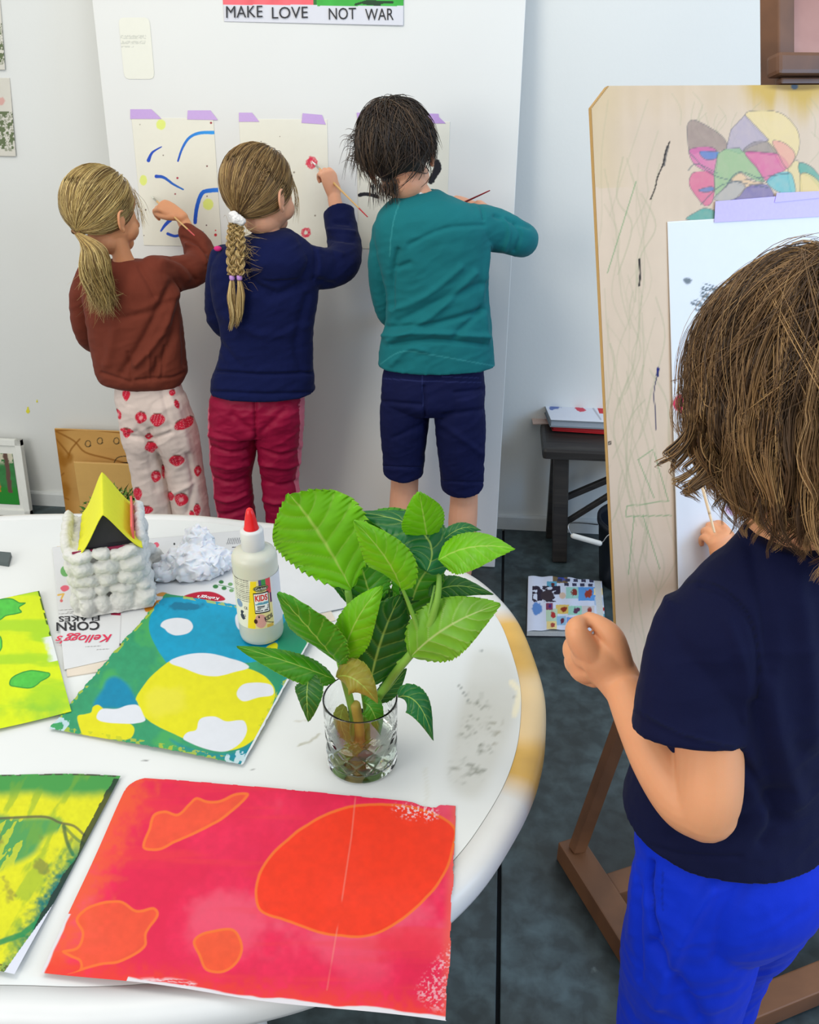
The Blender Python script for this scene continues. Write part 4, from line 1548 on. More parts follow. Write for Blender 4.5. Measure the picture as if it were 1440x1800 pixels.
# yellow roof: folded felt, flared front gable
zf = aty(185, 905, A[1] - .004)[2] - A[2]
zb = aty(182, 829, (H3(0, 2 * D2 + .01, 0))[1])[2] - A[2]
nu_, nv_ = 61, 50
P = np.zeros((nv_, nu_, 3))
for j in range(nv_):
    tv = j / (nv_ - 1)
    b_ = 2 * D2 + .006 - tv * (2 * D2 + .012)
    zr = zb * (1 - tv) + zf * tv
    for i in range(nu_):
        s = (i / (nu_ - 1)) * 2 - 1
        a = abs(s)
        hwid = (0.043 + .006 * tv)
        xo = s * hwid + .008 + .002 * tv
        prof_ = (1 - sstep(0, 1, a ** .8)) * .55 + (1 - a) * .45 if a > 0 else 1
        ez = WH - .002 + .012 * (1 - tv)
        zz = ez + (zr - ez) * (prof_)
        zz += .0012 * math.sin(b_ * 260 + s) * a ** 3 + .0006 * math.sin(b_ * 90)
        P[j, i] = H3(xo, b_, zz)
V = P.reshape(-1, 3)
Vb = V - np.array([0, 0, .0022])
Qt = grid_faces(nv_, nu_)
rim = list(range(nu_)) + [r * nu_ + nu_ - 1 for r in range(1, nv_)] + [(nv_ - 1) * nu_ + c_ for c_ in range(nu_ - 2, -1, -1)] + [r * nu_ for r in range(nv_ - 2, 0, -1)]
Qs = [(rim[i], rim[(i + 1) % len(rim)], len(V) + rim[(i + 1) % len(rim)], len(V) + rim[i]) for i in range(len(rim))]
mk('roof', np.vstack([V, Vb]), np.vstack([Qt[:, ::-1], Qt + len(V), np.array(Qs)]), mat('yellow_felt', (206, 204, 40), 0.8, var=0.05, scale=120, bump=0.2, bscale=400), hs)
# black sheet standing for the dark gable opening, behind the roof edge
q = MB()
gp = [H3(-.046, .006, WH - .004), H3(.046, .006, WH - .004)] + [P[nv_ - 4, i] - np.array([0, 0, .0024]) for i in range(nu_ - 6, 5, -3)]
gb = [g_ + hy * .0015 for g_ in gp]
n_ = len(gp)
q.add(gp + gb, [list(range(n_)), list(range(n_, 2 * n_))[::-1]] + [[i, n_ + i, n_ + (i + 1) % n_, (i + 1) % n_] for i in range(n_)])
q.build('gable', [mat('dark_opening', (34, 32, 38), 0.6, var=0.2, scale=60)], hs)
q = MB()
q.add(*box(H3(0, -.001, WH - .001), (.046, .0012, .004), RH))
q.build('maroon_strip', [mat('maroon_card', (128, 24, 62), 0.6)], hs)

# ================================================================== CRUMPLED TISSUE
tc_ = atz(338, 1015, TZ + .005)
T3 = lambda a, b, z: tc_ + np.array([a, b, z])
parts = [ellipsoid(T3(0, .02, .022), (.054, .046, .03)), ellipsoid(T3(-.045, .0, .012), (.03, .03, .015)), ellipsoid(T3(.035, .03, .018), (.03, .03, .022)), ellipsoid(T3(0, .05, .04), (.028, .026, .032))]
V, Q = remesh(parts, .0075, 0)
tr_ = np.random.default_rng(5)
V = V + tr_.normal(size=V.shape) * .0027
me_ = bpy.data.meshes.new('t')
me_.from_pydata(V.tolist(), [], Q.tolist())
bm = bmesh.new()
bm.from_mesh(me_)
bmesh.ops.triangulate(bm, faces=bm.faces[:])
bmesh.ops.subdivide_edges(bm, edges=bm.edges[:], cuts=2, use_grid_fill=True)
bmesh.ops.smooth_vert(bm, verts=bm.verts[:], factor=.5, use_axis_x=True, use_axis_y=True, use_axis_z=True)
bmesh.ops.triangulate(bm, faces=bm.faces[:])
bm.verts.index_update()
V = np.array([v.co[:] for v in bm.verts])
Q = [[v.index for v in f_.verts] for f_ in bm.faces]
bm.free()
V = V + (np.c_[vnoise(V * 120, 1), vnoise(V * 120, 2), vnoise(V * 120, 3)] - .5) * .004
V[:, 2] = np.maximum(V[:, 2], TZ + .0052)
tagit(mk('crumpled_tissue', V, Q, mat('tissue', (212, 214, 219), 0.7, var=0.02, sss=0.3)), 'crumpled white tissue lying on the cardboard beside the clay house', 'tissue')

# ================================================================== GLUE BOTTLE
bz = TZ + .0075
bcn = atz(461, 1114, bz)
rb = 38.0 * ms(bcn)
zat = lambda px_, py_, q_: aty(px_, py_, q_[1])[2] - q_[2]
zs, zn0, zn1, zt = zat(459, 975, bcn), zat(458, 952, bcn), zat(457, 931, bcn), zat(456, 894, bcn)
bt = empty('glue_bottle', bcn, 'white glue bottle with a red nozzle cap and a colourful label', 'bottle')
q = MB()
q.add(*lathe(bcn, [(.001, 0), (rb * .85, 0), (rb * .96, .003), (rb, .010), (rb, zs - .006), (rb * .985, zs), (rb * .9, zs + .006), (rb * .7, zs + .0105), (rb * .5, zs + .012), (rb * .5, zn1 - .003), (rb * .45, zn1), (.001, zn1 + .001)], 72))
q.build('bottle_body', [mat('translucent_plastic', (204, 204, 188), 0.35, var=0.01, sss=0.15, trans=0.12)], bt, smooth=True)
q = MB()
rn = rb * .49
q.add(*lathe(bcn, [(rn, zs + .0115), (rn * 1.03, zs + .0125), (rn * 1.03, zn1 - .002), (rn * .95, zn1 + .001), (.001, zn1 + .0015)], 48))
q.build('collar', [mat('white_plastic', (204, 204, 202), 0.35)], bt, smooth=True)
q = MB()
rc = rb * .31
q.add(*lathe(bcn, [(rc * 1.02, zn1), (rc * 1.08, zn1 + .002), (rc * .96, zn1 + .005), (rc * .82, (zn1 * .55 + zt * .45)), (rc * .62, zn1 * .25 + zt * .75), (rc * .42, zt - .002), (rc * .2, zt), (.001, zt + .0005)], 32))
q.build('nozzle_cap', [mat('red_plastic', (214, 22, 26), 0.3)], bt, smooth=True)
# label wrap
zl0, zl1 = zat(459, 1090, bcn) + .008, zat(459, 1012, bcn) + .012
vdir = math.atan2(-bcn[1], -bcn[0])
na, nz_ = 260, 200
ang = np.linspace(vdir - 1.75, vdir + 1.75, na)
zz = np.linspace(zl1, zl0, nz_)
P = np.zeros((nz_, na, 3))
rl = rb + .0005
P[:, :, 0] = bcn[0] + rl * np.cos(ang)[None, :]
P[:, :, 1] = bcn[1] + rl * np.sin(ang)[None, :]
P[:, :, 2] = bcn[2] + zz[:, None]


def label_fn(x, y, u, v, V):
    # a: arc position in [-1.75,1.75], positive to the viewer's right
    a = (u - .5) * 3.5
    n = n2(u * 80, v * 50, .3, 3, 3)
    c = np.tile(lin((218, 218, 200)), (len(x), 1))
    c = mix(c, lin((206, 206, 210)), (a > .62).astype(float))
    pic = (a > -.28) & (a < .6)
    c[pic] = lin((218, 204, 140))
    c[(a > -.28 - v * .35) & (a < -.02 - v * .25) & (v > .02)] = lin((232, 206, 30))
    c[(v < .14) & (a > .06) & (a < .18)] = lin((80, 76, 130))
    c[(v < .14) & (a > .18) & (a < .36)] = lin((60, 140, 70))
    c[(v < .3) & (a > .36) & (a < .6)] = lin((206, 70, 80))
    c[(v > .3) & (v < .5) & (a > .5) & (a < .6)] = lin((90, 40, 90))
    c = mix(c, lin((20, 22, 26)), 1 - sstep(.95, 1.02, np.hypot((a - .14) / .34, (v - .17) / .065)))
    c = mix(c, lin((200, 205, 130)), (1 - sstep(.95, 1.02, np.hypot((a - .14) / .31, (v - .17) / .05))) * 1)
    c = mix(c, lin((26, 28, 30)), 1 - sstep(.95, 1.02, np.hypot((a - .14) / .295, (v - .17) / .042)))
    fr = (a > -.22) & (a < .46) & (v > .25) & (v < .68)
    c[fr] = lin((24, 20, 26))
    c[(a > -.185) & (a < .425) & (v > .275) & (v < .655)] = lin((228, 228, 224))
    c[(a > -.16) & (a < .40) & (v > .45) & (v < .5) & (n > .42)] = lin((90, 150, 170))
    c[(a > -.1) & (a < .4) & (np.abs(v - .54) < .015) & (n > .45)] = lin((70, 76, 84))
    c[(a > -.1) & (a < .4) & (np.abs(v - .58) < .015) & (n > .5)] = lin((90, 96, 104))
    c[(a > -.17) & (a < .38) & (np.abs(v - .625) < .013) & (n > .45)] = lin((60, 60, 66))
    # round pink character-free disc, boards, plus dots
    c = mix(c, lin((206, 150, 140)), 1 - sstep(.95, 1.02, np.hypot((a - .0) / .26, (v - .84) / .15)))
    c = mix(c, lin((60, 20, 24)), 1 - sstep(.9, 1.1, np.hypot((a + .22) / .08, (v - .84) / .05)))
    c = mix(c, lin((30, 26, 30)), 1 - sstep(.9, 1.1, np.hypot((a + .06) / .04, (v - .75) / .025)))
    c[(v > .93) & (a > .25) & (a < .55)] = lin((206, 166, 70))
    c[(np.abs(v - .90 - (a - .4) * .2) < .008) & (a > .22) & (a < .58)] = lin((40, 36, 36))
    # small print lines on the left
    k = (a < -.36) & (a > -1.2) & (v < .44) & (((v * 26) % 1) < .42) & (n2(u * 900, v * 26 // 1, .2, 1, 3) > .2)
    c[k] = lin((120, 118, 110))
    c = mix(c, lin((70, 120, 170)), (1 - sstep(.9, 1.1, np.hypot((a + .98) / .2, (v - .52) / .08))) * .8)
    c = mix(c, lin((50, 56, 70)), (1 - sstep(.9, 1.1, np.hypot((a + .84) / .16, (v - .75) / .1))) * (n > .4))
    return c


lb = sheet('label', P, label_fn, bt, n=(0, 0, 0), thick=0)


def onlabel(a, z):
    t_ = vdir + a
    return np.array([bcn[0] + (rl + .0003) * math.cos(t_), bcn[1] + (rl + .0003) * math.sin(t_), bcn[2] + z])


lz = lambda v: zl1 + (zl0 - zl1) * v
for body, a0, v0, wa, hv, m_, rot in (('KIDS', .12, .36, .54, .13, mat('label_red', (206, 34, 30), .5), 0), ('Cre-Ation', .14, .17, .46, .05, mat('white_ink2', (226, 226, 214), .5), 0),
                                      ('KIDS', .36, .79, .40, .10, ink, .38), ('CE', -.62, .575, .17, .055, ink, 0)):
    Pt, Ft = text_geo(body, 1, 0, .03 if body == 'KIDS' else .01)
    mn, mx = Pt.min(0), Pt.max(0)
    Pt = (Pt - (mn + mx) / 2) / (mx - mn) * np.array([wa, hv])
    ca, sa = math.cos(rot), math.sin(rot)
    V = [onlabel(a0 + a * ca - b * sa * 1.0, lz(v0 - b * ca - a * sa * .35)) for a, b in Pt]
    mk('lettering', np.array(V), Ft, m_, bt, smooth=False)

# ================================================================== GLASS WITH HYDRANGEA CUTTING
gz = TZ + .0004
gc = atz(637, 1334, gz)
rg = 61.5 * ms(gc)
hg = aty(636, 1226, gc[1])[2] - gz
rt_ = 66.0 * ms(gc + np.array([0, 0, hg]))
gt = empty('cut_glass', gc, 'cut crystal drinking glass of water holding the green leafy cutting', 'glass')
m_gl = bpy.data.materials.new('clear_glass')
m_gl.use_nodes = True
b_ = m_gl.node_tree.nodes['Principled BSDF']
b_.inputs['Transmission Weight'].default_value = 1
b_.inputs['Roughness'].default_value = 0.0
b_.inputs['IOR'].default_value = 1.45
b_.inputs['Base Color'].default_value = (0.97, 0.99, 0.98, 1)
nt = m_gl.node_tree
tcg = nt.nodes.new('ShaderNodeTexCoord')
ng = nt.nodes.new('ShaderNodeTexNoise')
ng.inputs['Scale'].default_value = 300
nt.links.new(tcg.outputs['Object'], ng.inputs['Vector'])
bg_ = nt.nodes.new('ShaderNodeBump')
bg_.inputs['Strength'].default_value = 0.03
bg_.inputs['Distance'].default_value = 0.001
nt.links.new(ng.outputs['Fac'], bg_.inputs['Height'])
nt.links.new(bg_.outputs['Normal'], b_.inputs['Normal'])
seg = 144
a = np.linspace(0, 2 * math.pi, seg, endpoint=False)
rings = []
NO = 70
for k in range(NO):
    h = hg * k / (NO - 1)
    r_ = rg + (rt_ - rg) * (h / hg)
    if h < .004: r_ = r_ * (0.93 + .07 * (h / .004))
    t_ = h / hg
    band = sstep(.06, .1, t_) * (1 - sstep(.70, .76, t_))
    kx, kz = a * 12 / (2 * math.pi), t_ * 4.2
    d1 = np.abs(((kx + kz) % 1) - .5) * 2
    d2_ = np.abs(((kx - kz) % 1) - .5) * 2
    cut = -(np.maximum(d1, d2_) ** 3) * .0016
    if t_ > .58: cut = -(np.maximum(np.abs(((a * 36 / (2 * math.pi) + t_ * 18) % 1) - .5), np.abs(((a * 36 / (2 * math.pi) - t_ * 18) % 1) - .5)) * 2) ** 2 * .0009
    rings.append(np.c_[gc[0] + (r_ + cut * band) * np.cos(a), gc[1] + (r_ + cut * band) * np.sin(a), np.full(seg, gz + h)])
inn = [(hg + .0005, rt_ - .0003), (hg + .0008, rt_ - .0008), (hg + .0008, rt_ - .0013), (hg + .0005, rt_ - .0018), (hg - .0005, rt_ - .0021), (hg - .0015, rt_ - .00215)]
inn += [(h, rg + (rt_ - rg) * h / hg - .0022 - .0012 * (1 - h / hg)) for h in np.linspace(hg - .004, .013, 24)]
inn += [(.0115, rg - .0042), (.010, rg - .0055), (.0092, rg - .008), (.009, rg * .7), (.009, rg * .4), (.009, .0005)]
for h, r_ in inn:
    rings.append(np.c_[gc[0] + r_ * np.cos(a), gc[1] + r_ * np.sin(a), np.full(seg, gz + h)])
V = np.vstack(rings)
Q = grid_faces(len(rings), seg, True).tolist()
Q.append(list(range(seg))[::-1])
Q.append([(len(rings) - 1) * seg + k for k in range(seg)])
_g = mk('glass_body', V, Q, m_gl, gt)
fixn(_g)
# water, slightly overlapping the inner wall
m_wa = bpy.data.materials.new('water')
m_wa.use_nodes = True
b_ = m_wa.node_tree.nodes['Principled BSDF']
b_.inputs['Transmission Weight'].default_value = 1
b_.inputs['Roughness'].default_value = 0.0
b_.inputs['IOR'].default_value = 1.33
b_.inputs['Base Color'].default_value = (0.95, 0.99, 0.93, 1)
nt = m_wa.node_tree
tcg = nt.nodes.new('ShaderNodeTexCoord')
ng = nt.nodes.new('ShaderNodeTexNoise')
ng.inputs['Scale'].default_value = 20
bg_ = nt.nodes.new('ShaderNodeBump')
bg_.inputs['Strength'].default_value = 0.02
nt.links.new(tcg.outputs['Object'], ng.inputs['Vector'])
nt.links.new(ng.outputs['Fac'], bg_.inputs['Height'])
nt.links.new(bg_.outputs['Normal'], b_.inputs['Normal'])
wl = hg * .46
q = MB()
q.add(*lathe((gc[0], gc[1], gz), [(.001, .0083), (rg * .7, .0088), (rg - .0078, .0090), (rg - .0040, .0113), (rg - .0031, .014), (rg + (rt_ - rg) * wl / hg - .0022 - .0012 * (1 - wl / hg) + .0003, wl - .0005), (.001, wl)], 64))
fixn(q.build('water', [m_wa], gt, smooth=True))

pl = empty('leafy_cutting', gc + np.array([0, 0, .012]), 'bunch of large serrated green hydrangea leaves standing in the cut glass', 'plant')


def leafmat():
    m = bpy.data.materials.new('leaf_green')
    m.use_nodes = True
    nt = m.node_tree
    b = nt.nodes['Principled BSDF']
    at = nt.nodes.new('ShaderNodeAttribute')
    at.attribute_name = 'Col'
    tc = nt.nodes.new('ShaderNodeTexCoord')
    nz = nt.nodes.new('ShaderNodeTexNoise')
    nz.inputs['Scale'].default_value = 60
    nt.links.new(tc.outputs['Object'], nz.inputs['Vector'])
    mr = nt.nodes.new('ShaderNodeMapRange')
    mr.inputs['To Min'].default_value = .88
    mr.inputs['To Max'].default_value = 1.12
    nt.links.new(nz.outputs['Fac'], mr.inputs['Value'])
    vm = nt.nodes.new('ShaderNodeVectorMath')
    vm.operation = 'SCALE'
    nt.links.new(at.outputs['Color'], vm.inputs[0])
    nt.links.new(mr.outputs['Result'], vm.inputs['Scale'])
    nt.links.new(vm.outputs['Vector'], b.inputs['Base Color'])
    b.inputs['Roughness'].default_value = .42
    b.inputs['Specular IOR Level'].default_value = .35
    tr = nt.nodes.new('ShaderNodeBsdfTranslucent')
    nt.links.new(vm.outputs['Vector'], tr.inputs['Color'])
    ms_ = nt.nodes.new('ShaderNodeMixShader')
    ms_.inputs[0].default_value = .25
    outn = nt.nodes['Material Output']
    nt.links.new(b.outputs[0], ms_.inputs[1])
    nt.links.new(tr.outputs[0], ms_.inputs[2])
    nt.links.new(ms_.outputs[0], outn.inputs['Surface'])
    return m


m_leaf = leafmat()
GY = gc[1]
LP = lambda x_, y_, dy: aty(x_, y_, GY + dy)


def leaf(base, mid, tip, wpx, nrm, curl=0.25, colr=(70, 140, 24), teeth=16, seedk=0, under=False, shape=1.0, fold=0.0):
    """base, mid, tip = (px, py, dy) points of the midrib; wpx = half width in px; nrm = facing direction"""
    B, M, T = (LP(*base), LP(*mid), LP(*tip))
    nu_, nv_ = 90, 37
    t = np.linspace(0, 1, nu_)
    mid_ = np.array([(1 - a) ** 2 * B + 2 * a * (1 - a) * (2 * M - .5 * B - .5 * T) + a * a * T for a in t])
    tg = np.gradient(mid_, axis=0)
    tg /= np.linalg.norm(tg, axis=1)[:, None]
    n0 = np.asarray(nrm, float)
    sd = np.cross(tg, n0)
    sd /= np.linalg.norm(sd, axis=1)[:, None]
    nn = np.cross(sd, tg)
    hw = wpx * ms(M)
    prof = np.sin(np.pi * np.clip(t, 0, 1) ** (0.72 * shape)) ** .72 * (1 - .25 * t ** 3)
    prof[-1] = 0
    tooth = 1 - .085 * (np.abs(((t * teeth) % 1) - .15))
    s = np.linspace(-1, 1, nv_)
    r_ = np.random.default_rng(seedk)
    ph = r_.uniform(0, 6)
    W = hw * prof * tooth
    S, TT = np.meshgrid(s, t)
    P = mid_[:, None, :] + sd[:, None, :] * (S * W[:, None])[:, :, None]
    # serration only on the outer edge; shift teeth forward
    P = P + tg[:, None, :] * (np.abs(S) ** 8 * (((TT * teeth) % 1) - .5) * hw * .10 * (prof[:, None] > .05))[:, :, None]
    vein_c = np.abs(((TT * 7.0 - np.abs(S) * 1.5 + .3) % 1) - .5) * 2
    side = -curl * hw * (S ** 2) + fold * hw * np.abs(S)
    wave = .06 * hw * np.sin(TT * 9 + ph + S * 2) * np.abs(S) + .028 * hw * (1 - sstep(0, .35, 1 - vein_c)) * 0
    quilt = .035 * hw * (1 - vein_c ** 2) * (1 if not under else -1)
    P = P + nn[:, None, :] * (side * prof[:, None] ** .5 + wave + quilt)[:, :, None]
    V = P.reshape(-1, 3)
    base_c = lin(colr)
    n_ = fbm(V * 60 + seedk, 3, seedk)
    c = base_c * (0.82 + .36 * n_)[:, None]
    vc_ = lin((170, 200, 90)) if not under else lin((190, 205, 130))
    veinm = sstep(.86, .99, vein_c.ravel()) * .4 * (np.abs(S.ravel()) < .93)
    c = mix(c, vc_ * .9, veinm)
    c = mix(c, vc_, (1 - sstep(.02, .055, np.abs(S.ravel()))) * .85)
    c = mix(c, lin((150, 190, 60)), sstep(.95, 1, np.abs(S.ravel())) * .4)
    Q = grid_faces(nu_, nv_)
    return mk('leaf', V, Q, m_leaf, pl, None, c)


def stem(pts, r, colr=(120, 168, 60), name='stem'):
    q = MB()
    q.add(*tube([LP(*p_) for p_ in pts], r, seg=12, sub=6))
    return q.build(name, [mat('stem_green_%d' % colr[0], colr, .5, var=.12, scale=60)], pl, smooth=True)


up_ = np.array([-.05, -.55, .83])
cam_ = np.array([.1, -.85, .5])
# stems (px, py, depth offset)
stem([(622, 1345, .005), (640, 1270, .005), (690, 1190, .0), (745, 1120, -.005), (766, 1066, -.008), (772, 1020, .0), (768, 985, .012)], np.array([.0052, .0052, .0052, .005, .004, .003, .0015]))
stem([(612, 1342, -.005), (622, 1270, -.004), (605, 1190, -.01), (598, 1160, -.012)], .005)
stem([(640, 1335, .012), (645, 1260, .01), (632, 1170, .012), (612, 1040, .02)], .0042)
stem([(737, 1112, -.004), (718, 1060, -.008), (703, 1025, -.012)], np.array([.003, .0024, .0016]))
stem([(745, 1112, -.004), (755, 1075, -.002), (764, 1030, .012)], np.array([.002, .0018, .0012]))
stem([(626, 1345, .0), (632, 1290, -.004), (625, 1240, -.008)], .0065, (170, 150, 60))
stem([(700, 1165, .0), (720, 1150, -.002), (742, 1122, -.006), (752, 1118, -.01)], .0022)
G1, G2, G3, G4, G5 = (108, 180, 16), (62, 138, 20), (34, 98, 26), (112, 170, 40), (24, 104, 50)
# big leaf upper left
leaf((618, 1035, .02), (560, 935, .02), (508, 868, .01), 92, (-.2, -.75, .62), .12, G1, 22, 1, shape=1.35)
leaf((750, 1005, -.01), (740, 935, .03), (625, 900, .05), 52, (.3, -.5, .8), .25, G5, 18, 2)
leaf((752, 1000, .03), (690, 935, .05), (640, 905, .06), 60, (.1, -.6, .8), .2, G2, 18, 3)
leaf((706, 1035, -.012), (678, 980, -.03), (622, 915, -.04), 44, (-.3, -.65, .7), .45, G1, 18, 4, fold=.2)
leaf((752, 950, .03), (745, 910, .02), (737, 865, .01), 42, (.25, -.85, .4), .25, G1, 16, 5)
leaf((772, 985, -.01), (830, 962, -.02), (906, 965, -.03), 42, (.05, -.55, .83), .35, G1, 20, 6, shape=.9)
leaf((770, 960, .03), (808, 930, .04), (846, 932, .05), 17, (.1, -.5, .8), .3, G5, 12, 7)
leaf((722, 1155, -.01), (790, 1100, -.02), (880, 1062, -.02), 56, (.1, -.75, .62), .15, G4, 20, 8, under=True)
leaf((756, 1050, .02), (800, 1030, .03), (868, 1045, .04), 24, (.2, -.6, .8), .3, G3, 14, 9)
leaf((596, 1165, -.015), (545, 1105, -.03), (488, 1042, -.035), 56, (-.55, -.6, .6), .35, G2, 24, 10, fold=.2)
leaf((602, 1165, -.012), (625, 1095, -.03), (672, 1030, -.03), 38, (-.1, -.8, .55), .3, G1, 20, 11)
leaf((650, 1205, .0), (672, 1120, .01), (705, 1045, .02), 62, (.2, -.8, .55), .15, G3, 20, 12)
leaf((655, 1060, .03), (640, 1010, .04), (625, 960, .05), 45, (-.2, -.8, .5), .2, G2, 18, 13)
leaf((720, 1080, .03), (745, 1010, .035), (790, 985, .04), 50, (.1, -.8, .5), .2, G2, 18, 14)
leaf((590, 1195, -.02), (510, 1165, -.04), (416, 1136, -.05), 27, (-.1, -.5, .85), .4, G2, 20, 15)
leaf((545, 1185, -.03), (540, 1220, -.05), (543, 1268, -.055), 30, (-.3, -.85, .3), .2, G3, 12, 16, shape=1.2)
leaf((700, 1225, -.03), (735, 1238, -.05), (762, 1302, -.06), 26, (.35, -.75, .5), .35, G5, 14, 17)
leaf((592, 1190, -.02), (625, 1195, -.045), (664, 1236, -.045), 34, (-.1, -.8, .55), .35, (150, 140, 50), 12, 18)
leaf((665, 1235, .0), (690, 1205, .01), (715, 1175, .02), 18, (.2, -.8, .5), .2, G3, 10, 19)
leaf((612, 1060, .025), (592, 1025, .03), (568, 1018, .03), 10, (0, -.7, .7), .2, G3, 8, 20)
leaf((690, 1120, .03), (665, 1070, .035), (610, 1020, .04), 48, (-.1, -.7, .6), .2, G3, 18, 24)
leaf((760, 1060, .035), (735, 1020, .04), (690, 985, .05), 46, (0, -.7, .6), .2, G3, 18, 25)
leaf((740, 985, .035), (700, 950, .045), (665, 945, .05), 44, (0, -.7, .7), .2, G2, 18, 26)
leaf((640, 1235, -.01), (655, 1250, -.02), (668, 1290, -.02), 22, (.1, -.9, .3), .2, G2, 10, 21)
leaf((606, 1240, -.01), (600, 1275, -.015), (622, 1312, -.02), 16, (-.2, -.9, .3), .2, (120, 130, 44), 8, 22)
leaf((630, 1310, -.01), (612, 1330, -.012), (588, 1335, -.012), 14, (-.2, -.9, .3), .2, (130, 140, 40), 8, 23)
# ================================================================== EASEL WITH DRAWING BOARD
EU = np.array([.9, .43, 0.0]); EU /= np.linalg.norm(EU)
EN = np.array([EU[1], -EU[0], 0.0])            # towards the standing child
EB = math.radians(16.9)
EV = -EN * math.sin(EB) + np.array([0, 0, 1.0]) * math.cos(EB)
EF = EN * math.cos(EB) + np.array([0, 0, 1.0]) * math.sin(EB)   # face normal
r0_ = ray(1040, 190)
EP0 = _C + r0_ * (1.3 / np.hypot(r0_[0], r0_[1]))


def eb(u, v, e=0.0):
    return EP0 + EU * u + EV * v + EF * e


def one(x, y, e=0.0):
    return atplane(x, y, EP0 + EF * e, EF)


m_ez = wood('easel_wood', (72, 44, 26), (122, 80, 50), 0.5, 3.5, (1.5, 1.5, 1.5), .15)
E1 = np.array([.212, 1.262, 0.0])
dF = EN
ez = empty('easel', (E1[0] + .27, E1[1] - .15, 0), 'brown wooden studio easel on a floor frame, holding the scribbled drawing board', 'easel')
MU = .405                               # mast centre along the board
mast_c = eb(MU, -.5, -.03)


def part(name, geo, m=m_ez):
    q = MB()
    for g in geo:
        q.add(*g)
    return q.build(name, [m], ez)


f0, f1 = E1, E1 + dF * .62
s2 = EU * .60
zc = np.array([0, 0, .026])
RB = frame(dF, EU)
part('foot_beam', [bar(f0 + zc, f1 + zc, .056, .052, EU, .003)])
part('foot_beam', [bar(f0 + s2 + zc, f1 + s2 + zc, .056, .052, EU, .003)])
for s_b in (.125, .42):
    part('cross_beam', [bar(f0 + dF * s_b + EU * .028 + zc, f0 + dF * s_b + s2 - EU * .028 + zc, .05, .046, dF, .003)])
# mast: two rails with a slot, from base to above the frame
base_v = (0.05 - EP0[2] - (-.03) * EF[2]) / EV[2]
for k, du in enumerate((-.055, .055)):
    part('mast_rail', [bar(eb(MU + du, base_v, -.035), eb(MU + du, .62, -.035), .03, .04, EU, .003)])
part('sliding_core', [bar(eb(MU + .0, -.95, -.034), eb(MU + .0, .60, -.034), .075, .022, EU, .002)], wood('easel_core', (150, 104, 92), (186, 140, 126), .5, 4, (1.5, 1.5, 1.5), .1))
# rear struts
top_m = eb(MU, -.12, -.06)
for sgn, fb in ((-1, f0 + dF * .03), (1, f0 + s2 + dF * .03)):
    part('rear_strut', [bar(fb + np.array([0, 0, .052]), eb(MU + sgn * .05, -.33, -.07), .03, .024, EU, .003)])
# top clamp and knob
part('top_clamp', [box(eb(MU + .0, .056, -.002), (.094, .014, .0155), np.c_[EU, np.cross(EF, EU) * 0 + EF, EV], .006)])
part('clamp_lip', [box(eb(MU + .0, .0345, -.006), (.080, .007, .0045), np.c_[EU, EF, EV], .003)])
part('support_ledge', [box(eb(MU, -.962, .018), (.26, .03, .012), np.c_[EU, EF, EV], .003)])
part('clamp_block', [box(eb(MU + .03, .34, -.002), (.05, .014, .04), np.c_[EU, EF, EV], .006)])

# drawing board
nu_, nv_ = 420, 520
BW, B0, B1 = .80, .0285, -.948


